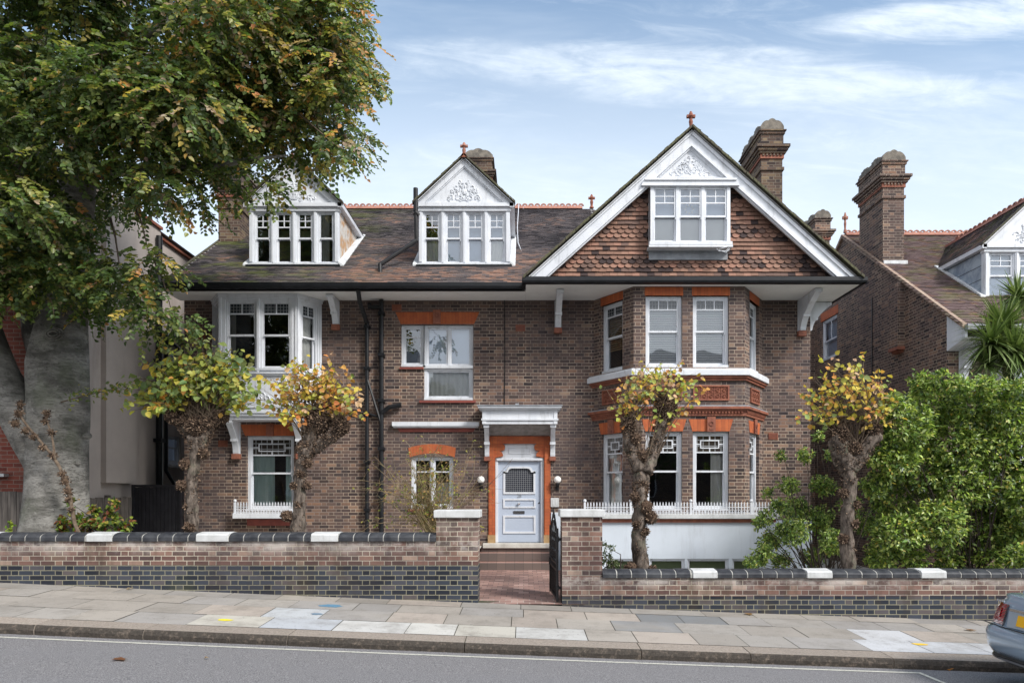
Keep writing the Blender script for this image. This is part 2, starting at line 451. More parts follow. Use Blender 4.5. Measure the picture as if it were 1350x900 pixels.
def leaf_mat(name, rough=.5, trans=.35, spec=.4, warm=(1.1,1.15,.6)):
    m = NT(name); c = m.attr()
    c = m.mix(m.math('MULTIPLY', m.noise(35, 2), .35), c, m.mix(.5, c, (.03,.03,.01)))
    b = m.bsdf(c, rough, link=False, spec=spec)
    t = m.n('ShaderNodeBsdfTranslucent'); m.put(t.inputs[0], m.mix(1, c, warm, 'MULTIPLY'))
    mx = m.n('ShaderNodeMixShader'); mx.inputs[0].default_value = trans
    m.t.links.new(b, mx.inputs[1]); m.t.links.new(t.outputs[0], mx.inputs[2]); m.t.links.new(mx.outputs[0], m.out.inputs[0])
    return m.mat
M_['leaf_beech'] = leaf_mat('beech_leaf', .42, .42, .45)
M_['leaf_lime'] = leaf_mat('lime_leaf', .6, .4, .3)
M_['leaf_gloss'] = leaf_mat('glossy_leaf', .36, .42, .6)
M_['leaf_palm'] = leaf_mat('palm_leaf', .4, .2, .5)

def bark_beech():
    m = NT('beech_bark'); p = m.pos()
    c = m.mix(m.step(m.noise(1.6, 6, vec=m.scale(p, (1,1,1.8)), rough=.68), .36, .64), (.115,.11,.10), (.285,.275,.255))
    wr = m.noise(1.9, 5, vec=m.scale(p, (1.6,1.6,9)), rough=.6, dist=1.6)
    ln = m.math('SUBTRACT', 1, m.step(m.math('ABSOLUTE', m.math('SUBTRACT', wr, .5)), .0, .022))
    c = m.mix(m.math('MULTIPLY', ln, .65), c, (.055,.052,.047))
    fine = m.noise(26, 5, vec=m.scale(p, (.5,.5,2.2)), rough=.75); c = m.mix(m.math('MULTIPLY', m.step(fine, .5, .66), .4), c, (.085,.08,.073))
    sp = m.step(m.noise(11, 4, rough=.7), .60, .70); c = m.mix(m.math('MULTIPLY', sp, .35), c, (.38,.37,.35))
    zz = m.xyz(p)[2]
    c = m.mix(m.math('MULTIPLY', m.step(m.noise(1.1, 5, rough=.65), .48, .66), .38), c, (.13,.15,.095))
    h = m.math('ADD', m.math('MULTIPLY', ln, -.8), m.math('ADD', m.noise(5, 5, vec=m.scale(p, (1,1,3)), dist=.8), m.math('MULTIPLY', fine, .5)))
    m.bsdf(c, .85, normal=m.bump(h, .6, .02), spec=.2); return m.mat
M_['bark_beech'] = bark_beech()
def bark_lime():
    m = NT('lime_bark'); p = m.pos()
    c = m.mix(m.step(m.noise(14, 5, vec=m.scale(p, (1,1,.35)), rough=.7), .35, .68), (.045,.036,.030), (.19,.155,.13))
    c = m.mix(m.math('MULTIPLY', m.step(m.noise(3, 3), .55, .7), .5), c, (.11,.125,.085))
    h = m.noise(22, 5, vec=m.scale(p, (1,1,.3)), rough=.7)
    m.bsdf(c, .9, normal=m.bump(h, .9, .02), spec=.15); return m.mat
M_['bark'] = bark_lime()
M_['knob'] = NT('knob_bark').mat
def knobm():
    m = NT('knobbly_bark'); c = m.mix(1, m.attr(), m.ramp(m.noise(25, 3), [(.3,(.5,.5,.5)),(.7,(1.3,1.25,1.2))]), 'MULTIPLY')
    m.bsdf(c, .9, spec=.1); return m.mat
M_['knob'] = knobm()
M_['twig'] = plain_mat('twig', (.09,.06,.04), (.16,.12,.085), .85, 20)
M_['wood'] = plain_mat('weathered_board', (.055,.047,.042), (.15,.13,.115), .85, 9, .5, 40, stretch=(3,3,.25))
M_['blackwood'] = plain_mat('black_board', (.006,.006,.009), (.014,.014,.018), .5, 9, .3, 40)
def pebble():
    m = NT('left_render'); p = m.pos()
    c = m.mix(m.step(m.noise(.5, 5, rough=.6), .3, .7), (.50,.445,.41), (.40,.355,.33))
    c = m.mix(m.math('MULTIPLY', m.step(m.noise(1.1, 5, vec=m.scale(p, (1,1,.25)), rough=.7), .5, .75), .6), c, (.24,.20,.18))
    m.bsdf(c, .9, normal=m.bump(m.noise(80, 2), .3, .005), spec=.2); return m.mat
M_['render'] = pebble()

M_['carglass_early'] = plain_mat('dark_pane', (.012,.015,.018), None, .05, 1)
# ------------------------------------------------------------------ building kit
def planeM(o, zax, yin):
    zax = Vector(zax).normalized(); yin = Vector(yin).normalized(); xax = yin.cross(zax)
    M = Matrix.Identity(4)
    for i in range(3): M[i][0] = xax[i]; M[i][1] = yin[i]; M[i][2] = zax[i]; M[i][3] = o[i]
    return M
def sheet(mb, x0, x1, z0, z1, holes=(), depth=.0, y=0, c=None):
    """a wall face at local y with holes, each hole getting reveals of the given depth"""
    xs = sorted({x0, x1, *[h[0] for h in holes], *[h[1] for h in holes]}); zs = sorted({z0, z1, *[h[2] for h in holes], *[h[3] for h in holes]})
    for i in range(len(xs)-1):
        for j in range(len(zs)-1):
            a, b, p, q = xs[i], xs[i+1], zs[j], zs[j+1]
            mx, mz = (a+b)/2, (p+q)/2
            if mx < x0 or mx > x1 or mz < z0 or mz > z1: continue
            if any(h[0] < mx < h[1] and h[2] < mz < h[3] for h in holes): continue
            mb.quad((a,y,p),(b,y,p),(b,y,q),(a,y,q), c)
    if depth:
        for h in holes:
            a, b, p, q = h[:4]; e = y + depth
            if b - a > 1.9: continue
            mb.quad((a,y,p),(a,y,q),(a,e,q),(a,e,p), c); mb.quad((b,y,p),(b,e,p),(b,e,q),(b,y,q), c)
            mb.quad((a,y,p),(a,e,p),(b,e,p),(b,y,p), c); mb.quad((a,y,q),(b,y,q),(b,e,q),(a,e,q), c)

def roofcol(x, y, z, r):
    n1 = mnoise.noise(Vector((x*.45, y*.8, z*.8))); n2 = mnoise.noise(Vector((x*1.7+9, y*2.2, z*2)))
    t = .34 + .5*n1 + .45*n2 + (r-.5)*.6 + (.16 if z < 7.6 else 0)
    pal = [((.05,.046,.052),0), ((.12,.105,.110),.3), ((.17,.145,.145),.58), ((.27,.185,.155),.8), ((.40,.24,.18),1)]
    t = max(0, min(1, t))
    for (c0, p0), (c1, p1) in zip(pal, pal[1:]):
        if t <= p1:
            k = (t-p0)/(p1-p0); return tuple(a+(b-a)*k for a, b in zip(c0, c1))
    return pal[-1][0]
def huncol(x, y, z, r):
    n = mnoise.noise(Vector((x*1.3, 3, z*1.6)))
    t = r + .35*n
    if t < .10: return (.045,.030,.030)
    if t < .36: return (.17,.105,.085)
    if t < .68: return (.27,.15,.108)
    return (.34+.05*random.random(),.20,.145)
def tiles(mb, x0, x1, z0, z1, inside, w=.165, g=.1, colf=roofcol, lift=.022, scal=None, thick=.012):
    M = mb.M; nr = int((z1-z0)/g)
    for j in range(nr+1):
        z = z0 + j*g; off = (j % 2)*w/2
        rag = scal(j) if scal else False
        for i in range(int((x1-x0)/w)+2):
            a = x0 - w + i*w + off; b = a + w - .004
            if not inside((a+b)/2, z+g/2): continue
            r = random.random(); p = M @ Vector((a, 0, z)); cc = colf(p.x, p.y, p.z, r)
            dz = random.uniform(-.004, .004); L = lift + random.uniform(-.003, .005); ln = g*1.45
            if not rag:
                mb.add([(a,-L,z+dz),(b,-L+random.uniform(-.002,.002),z+dz),(b,0,z+ln),(a,0,z+ln),(a,-L+thick,z+dz),(b,-L+thick,z+dz)],
                       [(0,1,2,3),(4,5,1,0)], cc)
            else:
                pts = [(a,.0,z+ln),(a,-L*.62,z+.05)]
                for k in range(1, 6):
                    t = pi*k/6; pts.append(((a+b)/2-(w/2-.002)*cos(t), -L*(.62+.38*sin(t)), z+.05-.062*sin(t)+dz))
                pts += [(b,-L*.62,z+.05),(b,.0,z+ln)]
                n = len(pts); vs = pts + [(q[0], q[1]+thick+.004, q[2]) for q in pts[1:-1]]
                fs = [tuple(range(n))] + [(n+k, n+k+1, k+2, k+1) for k in range(n-3)]
                mb.add(vs, fs, cc)

def curtain(mb, x0, x1, z0, z1, y, amp=.014, per=.11, seed=0):
    n = max(6, int((x1-x0)/.018)); ph = seed*1.7
    vs = []
    for i in range(n+1):
        x = x0+(x1-x0)*i/n; yy = y+amp*sin(2*pi*x/per+ph)+.4*amp*sin(2*pi*x/(per*2.3)+seed)
        vs += [(x, yy, z0), (x, yy*1.0, z1)]
    mb.add(vs, [(2*i, 2*i+2, 2*i+3, 2*i+1) for i in range(n)])
def slats(mb, x0, x1, z0, z1, y, p=.05):
    z = z0
    while z < z1:
        mb.add([(x0,y,z),(x1,y,z),(x1,y+.02,z+p*.72),(x0,y+.02,z+p*.72)], [(0,1,2,3)]); z += p

def window(par, M, x0, x1, z0, z1, cols=1, rail=.5, top=None, topf=.28, cur=(), rec=.07, fw=.065, mw=.10, label=None,
           sashes=True, bars=None, leaded=True, name='window', frame_mat='white', glass_z=None):
    """sash window in opening x0..x1, z0..z1 of the wall frame M. returns the frame object"""
    f = MB(); f.M = M; g = MB(); g.M = M; y = rec
    f.box(x0,x0+fw,y,y+.12,z0,z1); f.box(x1-fw,x1,y,y+.12,z0,z1)
    f.box(x0+fw,x1-fw,y+.001,y+.12,z1-fw*.8,z1); f.box(x0-.03,x1+.03,y-.055,y+.12,z0-.012,z0+fw*.8)
    cw = (x1-x0-2*fw-(cols-1)*mw)/cols
    for k in range(cols):
        a = x0+fw+k*(cw+mw); b = a+cw
        if k: f.box(a-mw,a,y+.002,y+.12,z0+fw*.8,z1-fw*.8)
        lo, hi = z0+fw*.8, z1-fw*.8; zr = lo+(hi-lo)*rail if rail else None
        st = .036
        def sash(p, q, yy, bot=.05, tp=.036):
            f.box(a,a+st,yy,yy+.035,p,q); f.box(b-st,b,yy,yy+.035,p,q)
            f.box(a+st,b-st,yy+.0015,yy+.035,p,p+bot); f.box(a+st,b-st,yy+.0015,yy+.035,q-tp,q)
        def pane(p, q, yy, mi=0):
            g.mi = mi; g.quad((a+st,yy,p),(b-st,yy,p),(b-st,yy,q),(a+st,yy,q))
        bw = .02
        if zr is None:
            sash(lo, hi, y+.03); pane(lo+.05, hi-.036, y+.05); up, uq, yu = lo+.05, hi-.036, y+.03
        else:
            sash(zr-.02, hi, y+.02, .04); sash(lo, zr+.02, y+.06, .06, .04)
            for s_ in (a+.006, b-.02): f.box(s_, s_+.014, y+.0, y+.02, zr-.07, zr-.03)
            pane(lo+.06, zr-.02, y+.08)
            up, uq, yu = zr+.02, hi-.036, y+.02
            if top is None: pane(up, uq, y+.04)
        A, B = a+st, b-st
        if top:
            zt = uq-(uq-up)*topf if top not in ('geo',) else uq-(hi-lo)*topf
            f.box(A,B,yu+.003,yu+.03,zt-bw/2-.004,zt+bw/2+.004)
            if zr is not None: pane(up, zt, y+.04)
            if top == 'row2': xs = [(A+B)/2]; zz = []
            elif top == 'row3': xs = [A+(B-A)/3, A+2*(B-A)/3]; zz = []
            elif top == 'grid': xs = [(A+B)/2]; zz = [(zt+uq)/2]
            elif top == 'geo': xs = []; zz = []
            for q in xs: f.box(q-bw/2,q+bw/2,yu+.004,yu+.03,zt+bw/2+.004,uq)
            for q in zz: f.box(A,B,yu+.005,yu+.03,q-bw/2,q+bw/2)
            if top == 'geo':
                w_ = B-A; h_ = uq-zt; gx = w_*.16 if w_ > .5 else w_*.24; gz = h_*.27; t = .024
                xa, xb, za, zb = A+gx, B-gx, zt+gz, uq-gz
                f.box(xa,xb,yu+.004,yu+.03,za-t/2,za+t/2); f.box(xa,xb,yu+.004,yu+.03,zb-t/2,zb+t/2)
                f.box(xa-t/2,xa+t/2,yu+.006,yu+.03,za-t/2,zb+t/2); f.box(xb-t/2,xb+t/2,yu+.006,yu+.03,za-t/2,zb+t/2)
                cx, cz = (A+B)/2, (zt+uq)/2
                f.box(cx-t/2,cx+t/2,yu+.007,yu+.03,zt,za); f.box(cx-t/2,cx+t/2,yu+.007,yu+.03,zb,uq)
                f.box(A,xa,yu+.007,yu+.03,cz-t/2,cz+t/2); f.box(xb,B,yu+.007,yu+.03,cz-t/2,cz+t/2)
            pane(zt, uq, y+.04, 1 if leaded else 0)
        elif zr is None: pass
        if bars:
            for bx in range(1, bars[0]):
                q = A+(B-A)*bx/bars[0]; f.box(q-.012,q+.012,yu+.004,yu+.03,up,uq)
            for bz in bars[1:]:
                q = up+(uq-up)*bz; f.box(A,B,yu+.005,yu+.03,q-.015,q+.015)
    o = f.build(name, M_[frame_mat], par, label=label)
    g.build('pane', [M_['glass'], M_['leaded_dk'] if top == 'geo' else M_['leaded']], o)
    for i, cdef in enumerate(cur):
        kind, mt, a, b, p, q = cdef[:6]
        m = MB(); m.M = M
        xa, xb = x0+(x1-x0)*a, x0+(x1-x0)*b; za, zb = z0+(z1-z0)*p, z0+(z1-z0)*q
        yy = y+.145+.01*i
        if kind == 'c': curtain(m, xa, xb, za, zb, yy, seed=i+x0)
        elif kind == 'v': curtain(m, xa, xb, za, zb, yy, amp=.006, per=.085, seed=i)
        elif kind == 's': slats(m, xa, xb, za, zb, yy-.02)
        else: m.quad((xa,yy,za),(xb,yy,za),(xb,yy,zb),(xa,yy,zb))
        m.build({'c':'curtain','v':'curtain','s':'slatted_blind','b':'roller_blind'}[kind], M_[mt], o, smooth=kind in 'cv')
    return o

def cant_poly(L, Rr, yw, yf, c, d=0):
    """outline of a canted bay (wall left, front left, front right, wall right) pushed out by d"""
    p = [Vector((L, yw)), Vector((L+c, yf)), Vector((Rr-c, yf)), Vector((Rr, yw))]
    def off(a, b):
        t = (b-a).normalized(); n = Vector((t.y, -t.x)); return a+n*d, b+n*d
    l1 = off(p[0], p[1]); l2 = off(p[1], p[2]); l3 = off(p[2], p[3])
    def isec(u, v):
        a, b = u; c_, e = v; r = b-a; s = e-c_
        t = ((c_.x-a.x)*s.y-(c_.y-a.y)*s.x)/(r.x*s.y-r.y*s.x); return a+r*t
    q1, q2 = isec(l1, l2), isec(l2, l3)
    def atw(l):
        a, b = l; t = (yw-a.y)/(b.y-a.y); return a+(b-a)*t
    return [tuple(atw(l1)), tuple(q1), tuple(q2), tuple(atw(l3))]
def ring(mb, L, Rr, yw, yf, c, d, z0, z1):
    P = cant_poly(L, Rr, yw, yf, c, d); mb.prismz(P, z0, z1)

def bracket(mb, x, w, y0, y1, z0, z1, seg=9):
    """scrolled timber bracket: from the soffit (z1) at y1 (outer) curving down to the wall (y0) at z0"""
    D_ = y0-y1; H = z1-z0
    prof = [(y0, z0), (y0-.10*D_-.03, z0)]
    for k in range(seg+1):
        t = k/seg
        prof.append((y0-.03-D_*(.12+.80*t**1.7), z0+H*(.04+.84*t)))
    prof += [(y1, z1-.07), (y1, z1), (y0, z1)]
    mb.prismx([(a, b) for a, b in prof], x-w/2, x+w/2)
    # raised ribs along the two edges
    mb.box(x-w/2-.015, x+w/2+.015, y1-.02, y1+.10, z1-.07, z1-.005)
    mb.box(x-w/2-.012, x+w/2+.012, y0-.02, y0-.002, z0, z1-.01)
    zc = z0+H*.42; yc = y0-.03-D_*(.12+.80*.42**1.7)
    mb.box(x-w/2-.012, x+w/2+.012, yc-.03, yc+.08, zc-.03, zc+.03)

def dentils(mb, P, z0, z1, step=.07, dep=.03):
    for a, b in zip(P, P[1:]):
        a = Vector((a[0], a[1])); b = Vector((b[0], b[1])); n = int((b-a).length/step); t = (b-a).normalized(); nn = Vector((t.y, -t.x))
        for k in range(n):
            c0 = a+t*(k+.25)*step; c1 = c0+t*step*.5
            q = [c0, c1, c1+nn*dep, c0+nn*dep]
            mb.prismz([(v.x, v.y) for v in (q[0], q[3], q[2], q[1])], z0, z1)

def chimney(par, x0, x1, y0, y1, zb, zt, label=None, mat='brick_ch', flash=True):
    h = zt-zb; b = MB(); t = MB(); s = MB(); l = MB()
    def blk(m, d, p, q): m.box(x0-d, x1+d, y0-d, y1+d, p, q)
    e = .28
    zc = zt-e            # underside of the crest
    blk(b, 0, zb, zc-1.02); blk(b, .035, zc-1.02, zc-.94); blk(b, .0, zc-.94, zc-.72)
    blk(t, .03, zc-.72, zc-.66)
    dent = MB()
    for k in range(int((x1-x0)/.09)): b.box(x0+.02+k*.09, x0+.065+k*.09, y0-.055, y0-.03, zc-.66, zc-.60)
    for k in range(int((y1-y0)/.09)): b.box(x0-.055, x0-.03, y0+.02+k*.09, y0+.065+k*.09, zc-.66, zc-.60)
    blk(t, .03, zc-.66, zc-.60)
    blk(b, .07, zc-.60, zc-.54); blk(b, .11, zc-.54, zc-.47); blk(b, .15, zc-.47, zc-.40); blk(b, .02, zc-.40, zc-.10)
    blk(b, .05, zc-.10, zc-.03); blk(b, .08, zc-.03, zc+.0)
    # stone crest: each face a row of rounded humps
    s.box(x0-.03, x1+.03, y0-.03, y1+.03, zc+.002, zc+.10)
    w = (x1-x0)+.06; cx = (x0+x1)/2
    pts = [(cx-w/2, zc+.10)]
    for k in range(1, 12):
        u = k/12; hz = .02+.15*sin(pi*u)+.035*abs(sin(3*pi*u)); pts.append((cx-w/2+w*u, zc+.10+hz))
    pts.append((cx+w/2, zc+.10))
    pts = list(reversed(pts))
    s.prism([(a, c) for a, c in reversed(pts)][::-1], y0-.03, y0+.09); s.prism(pts, y1-.09, y1+.03)
    n = max(2, int((y1-y0)/.45)); L = (y1-y0)/n
    for k in range(n):
        for i in range(5):
            u0, u1 = i/5, (i+1)/5; hz = .03+.10*sin(pi*(u0+u1)/2)
            for xa in (x0-.03, x1-.06): s.box(xa, xa+.09, y0+.09+(k+u0)*L*.9, y0+.09+(k+u1)*L*.9, zc+.10, zc+.10+hz)
    for k in range(n): 
        cy = y0+(k+.5)*L; l.cut(); l.lathe([(.11, zc+.1), (.12, zc+.2), (.10, zc+.22), (.10, zc+.26)], cx, cy, 10)
    o = b.build('chimney', M_[mat], par, label=label)
    t.build('terracotta_band', M_['terra_dark'], o); s.build('chimney_crest', M_['crest'], o); l.build_parts('chimney_pot', M_['terra_dark'], o)
    if flash is True: fl = MB(); fl.box(x0-.07, x1+.07, y0-.07, y1+.07, zb-.15, zb+.13); fl.build('flashing', M_['leadwhite'], o)
    elif flash: fl = MB(); fl.box(x0+.005, x1+.07, y0-.06, y0+.2, flash-.1, flash+.07); fl.build('flashing', M_['leadwhite'], o)
    return o

def cresting(mb, x0, x1, y, z, step=.19, axis='x'):
    n = int(abs(x1-x0)/step)
    for k in range(n):
        a = x0+k*step; c = a+step/2
        pr = []
        for i in range(7): t = pi*i/6; pr.append((c+step*.47*cos(t), z+.075*sin(t)+.03))
        inner = [(c+step*.24*cos(pi*i/6), z+.03+.038*sin(pi*i/6)) for i in range(7)]
        for i in range(6):
            q = [pr[i], pr[i+1], inner[i+1], inner[i]]
            if axis == 'x': mb.hexa([(q[3][0],y-.018,q[3][1]),(q[0][0],y-.018,q[0][1]),(q[0][0],y+.018,q[0][1]),(q[3][0],y+.018,q[3][1]),
                                 (q[2][0],y-.018,q[2][1]),(q[1][0],y-.018,q[1][1]),(q[1][0],y+.018,q[1][1]),(q[2][0],y+.018,q[2][1])])
            else: mb.hexa([(y-.018,q[3][0],q[3][1]),(y-.018,q[0][0],q[0][1]),(y+.018,q[0][0],q[0][1]),(y+.018,q[3][0],q[3][1]),
                                 (y-.018,q[2][0],q[2][1]),(y-.018,q[1][0],q[1][1]),(y+.018,q[1][0],q[1][1]),(y+.018,q[2][0],q[2][1])])
    if axis == 'x':
        for k in range(int(abs(x1-x0)/.45)):
            a = x0+k*.45; mb.prismx([(y-.13,z-.09),(y-.02,z+.03),(y+.02,z+.03),(y+.13,z-.09)], a, a+.443)
    else:
        for k in range(int(abs(x1-x0)/.45)):
            a = x0+k*.45; mb.prism([(y-.13,z-.09),(y+.13,z-.09),(y+.02,z+.03),(y-.02,z+.03)], a, a+.443)

def finial(mb, x, y, z, h=.4, s=1):
    mb.lathe([(.07*s,z),(.06*s,z+.1*h),(.035*s,z+.2*h),(.05*s,z+.45*h),(.035*s,z+.6*h),(.075*s,z+.72*h),(.05*s,z+.85*h),(.02*s,z+h)], x, y, 8)
    mb.box(x-.10*s, x+.10*s, y-.03, y+.03, z+.66*h, z+.80*h)

def relief(mb, cx, zc, w, h, y, n=26, seed=3, tri=True):
    """pargetting: raised curls and leaves modelled as small tubes"""
    rd = random.Random(seed)
    def inside(x, z):
        if tri: return abs(x-cx) < w*(1-(z-zc)/h) - .05 and z > zc+.03
        return abs(x-cx) < w-.03 and zc+.02 < z < zc+h-.02
    for k in range(n):
        for _ in range(30):
            x = cx+rd.uniform(.02, w)*1; z = zc+rd.uniform(.02, h)
            if inside(x, z): break
        else: continue
        r0 = rd.uniform(.04, .085); a0 = rd.uniform(0, 6.3)
        for sgn in (1, -1):
            pts = []
            for i in range(10):
                t = i/9; rr = r0*(1-.75*t); a = a0+t*5
                px, pz = x+rr*cos(a), z+rr*sin(a)
                pts.append((cx+sgn*(px-cx), y, pz))
            if all(inside(p[0], p[2]) for p in pts): mb.tube(pts, [.014]*9+[.006], n=5)
    if tri:
        for s_ in (-1, 1): mb.tube([(cx, y, zc+.08), (cx+s_*.1*w, y, zc+h*.25), (cx+s_*.03, y, zc+h*.45), (cx, y, zc+h*.7)], .016, n=5)
        mb.blob((cx, y, zc+h*.38), (.07, .03, .07), 8, 6)

def railing(par, x0, x1, y, z, posts, h=.235):
    m = MB(); n = int((x1-x0)/.064)
    for k in range(n+1):
        x = x0+(x1-x0)*k/n
        m.box(x-.009,x+.009,y-.006,y+.006,z,z+h); m.box(x-.016,x+.016,y-.01,y+.01,z+h-.05,z+h-.03)
        m.add([(x-.014,y-.006,z+h-.02),(x+.014,y-.006,z+h-.02),(x+.014,y+.006,z+h-.02),(x-.014,y+.006,z+h-.02),(x,y,z+h+.03)], [(0,1,4),(1,2,4),(2,3,4),(3,0,4)])
        if k % 2: m.tube([(x-.05,y,z+.05),(x-.03,y,z+.10),(x,y,z+.06),(x+.03,y,z+.10),(x+.05,y,z+.05)], .007, n=4)
    m.box(x0,x1,y-.008,y+.008,z+.02,z+.038); m.box(x0,x1,y-.008,y+.008,z+.135,z+.15)
    for p in posts:
        m.box(p-.022,p+.022,y-.022,y+.022,z,z+h+.01); m.blob((p,y,z+h+.045), .038, 8, 6, jit=0)
    return m.build('railing', M_['white'], par)
# ================================================================== main house
house = empty('brick_house', (0, 15.8, 0), 'large brown brick house with white trim, grey front door, tile-hung gable and two pedimented dormers', 'house')
YW = 15.8; FM = frameM((0, YW), (1, YW))
SOF = 6.17; XL, XR = -7.85, 6.64
# openings (X0,X1,Z0,Z1)
w1 = (-6.40,-5.31,1.31,3.04); w2a = (-2.83,-2.30,4.64,5.61); w2b = (-2.30,-1.16,3.87,5.61); w3 = (-2.60,-1.62,1.36,2.56)
dr = (-.65,.474,.57,2.90); bayh = (1.95,5.25,.95,6.05); orih = (-6.95,-4.9,3.6,6.05)
wb = MB(); wb.M = FM
sheet(wb, XL, XR, -.5, SOF+.1, [w1, w2a, w2b, w3, dr, bayh, orih], .16)
wb.M = None
wb.quad((XR,YW,-.5),(XR,26,-.5),(XR,26,SOF+.1),(XR,YW,SOF+.1)); wb.quad((XL,26,-.5),(XL,YW,-.5),(XL,YW,SOF+.1),(XL,26,SOF+.1))
wb.quad((XR,26,-.5),(XL,26,-.5),(XL,26,SOF+.1),(XR,26,SOF+.1))
# left verge wall (triangle under the verge)
wb.add([(XL,YW-.65,SOF+.1),(XL,26,SOF+.1),(XL,20.8,10.2)], [(0,2,1)])
# bay: canted brick bay
BL, BR_, BF, BC = 1.63, 5.53, 14.74, .75
P = cant_poly(BL, BR_, YW, BF, BC)
cl = (Vector(P[1])-Vector(P[0])).length
faces = []
for i in range(3): faces.append(frameM(P[i], P[i+1]))
cw_ = (.26, .95); cwR = (cl-.95, cl-.26)
bz1 = (4.43, 5.975); bz0 = (1.33, 3.04)
bh = [[(cw_[0],cw_[1],*bz1),(cw_[0],cw_[1],*bz0)], [(.26,1.05,*bz1),(1.28,2.06,*bz1),(.26,1.05,*bz0),(1.28,2.06,*bz0)], [(cwR[0],cwR[1],*bz1),(cwR[0],cwR[1],*bz0)]]
for i in range(3):
    wb.M = faces[i]; L_ = (Vector(P[i+1])-Vector(P[i])).length
    sheet(wb, 0, L_, 1.2, SOF, bh[i], .14)
wb.M = None
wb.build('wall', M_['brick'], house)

# ---- interior: floors and a back partition, so rooms read as rooms
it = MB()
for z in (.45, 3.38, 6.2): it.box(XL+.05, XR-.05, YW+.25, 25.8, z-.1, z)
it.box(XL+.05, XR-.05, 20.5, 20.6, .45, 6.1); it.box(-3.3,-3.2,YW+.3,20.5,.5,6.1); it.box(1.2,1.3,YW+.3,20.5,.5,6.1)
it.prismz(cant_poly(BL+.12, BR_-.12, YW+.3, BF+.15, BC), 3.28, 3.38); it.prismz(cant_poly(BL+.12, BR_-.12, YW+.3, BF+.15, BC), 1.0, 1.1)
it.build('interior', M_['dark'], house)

# ---- ordinary windows
geo = dict(top='geo', topf=.22, rail=.5)
window(house, FM, *w1, cur=[('c','cur_teal',.06,.52,.02,.80),('c','cur_teal',.76,.97,.02,.80)], **geo, label='white sash window with teal curtains under the timber oriel')
window(house, FM, *w2a, rail=None, bars=(1,.76), cur=[], label='narrow white side light of the landing window')
window(house, FM, w2b[0],w2b[1],4.62,5.61, cols=2, rail=None, mw=.05, cur=[('b','blind',0,1,0,.98)], label='white two-light landing window with pale blind')
window(house, FM, w2b[0],w2b[1],3.87,4.61, cols=1, rail=None, cur=[('c','cur_white',.03,.97,0,1)], label='wide lower light of the landing window with white net curtain')
window(house, FM, *w3, cols=2, rail=None, mw=.06, bars=(1,.74), cur=[('v','cur_grey',.6,.97,0,.5)], label='small white casement window behind the rose')
# ---- bay windows
gcl = [[('c','cur_white',.08,.62,.02,.78)], [[('c','cur_grey',.0,.12,0,.78)], [('c','cur_white',.56,.98,.02,.78)]], [('c','cur_white',.05,.6,.02,.8)]]
window(house, faces[0], *bh[0][1], **geo, cur=gcl[0]); window(house, faces[1], *bh[1][2], **geo, cur=gcl[1][0])
window(house, faces[1], *bh[1][3], **geo, cur=gcl[1][1]); window(house, faces[2], *bh[2][1], **geo, cur=gcl[2])
up = dict(rail=.51, topf=.30)
window(house, faces[0], *bh[0][0], top='row2', **up, cur=[('s','blindbrown',.05,.97,.33,.85)])
window(house, faces[1], *bh[1][0], top='row3', **up, cur=[('s','blindwood',.03,.98,.03,.86)])
window(house, faces[1], *bh[1][1], top='row3', **up, cur=[('s','blindwood',.03,.98,.03,.86)])
window(house, faces[2], *bh[2][0], top='row2', **up, cur=[('s','blindwood',.03,.98,.03,.86)])
# ---- bay dressings
tb = MB(); td = MB(); wt = MB()
for i in range(3):
    tb.M = faces[i]
    for h in bh[i]:
        tb.cut(); td.cut()
        if h[2] > 4: tb.box(h[0]-.02, h[1]+.02, -.004, .06, h[3]+.0, SOF-.012)
        else:
            zt = h[3]; tb.add([(h[0]-.01,-.006,zt+.01),(h[1]+.01,-.006,zt+.01),(h[1]+.09,-.006,zt+.27),(h[0]-.09,-.006,zt+.27),
                               (h[0]-.01,.05,zt+.01),(h[1]+.01,.05,zt+.01),(h[1]+.09,.05,zt+.27),(h[0]-.09,.05,zt+.27)],
                              [(0,1,2,3),(0,4,5,1),(1,5,6,2),(2,6,7,3),(3,7,4,0)])
            c = (h[0]+h[1])/2; td.M = faces[i]; td.box(c-.09,c+.09,-.045,-.005,zt+.0,zt+.32)
            td.tube([(c+.045*cos(t*pi/5), -.05, zt+.17+.045*sin(t*pi/5)) for t in range(11)], .012, n=5)
            td.box(c-.04,c+.04,-.055,-.045,zt+.04,zt+.08)
tb.M = None
# moulded panels between the storeys
for i, rs in enumerate([[(cw_[0]+.05,cw_[1]-.02)], [(.26,1.05),(1.28,2.06)], [(cwR[0]+.02,cwR[1]-.05)]]):
    td.M = faces[i]
    for a, b in rs:
        td.cut()
        td.box(a,b,-.006,.02,3.71,4.04)
        for q in ((a,a+.035,3.71,4.04),(b-.035,b,3.71,4.04),(a+.035,b-.035,3.71,3.745),(a+.035,b-.035,4.005,4.04)): td.box(q[0],q[1],-.035,-.006,q[2],q[3])
        n = max(2, round((b-a-.07)/.135)); s_ = (b-a-.07)/n
        for k in range(n):
            for r_ in range(2):
                cx, cz = a+.035+s_*(k+.5), 3.745+.13*(r_+.5)
                td.tube([(cx+.036*cos(t*pi/4), -.018, cz+.036*sin(t*pi/4)) for t in range(9)], .009, n=4)
                td.box(cx-.012,cx+.012,-.025,-.006,cz-.012,cz+.012)
            td.box(a+.035+s_*k-.004,a+.035+s_*k+.004,-.02,-.006,3.745,4.005)
        td.box(a+.035,b-.035,-.021,-.006,3.871,3.879)
td.M = None; td.cut()
for d, a, b in ((.05,4.14,4.19),(.085,4.19,4.24)): ring(td, BL, BR_, YW, BF, BC, d, a, b)
td.cut()
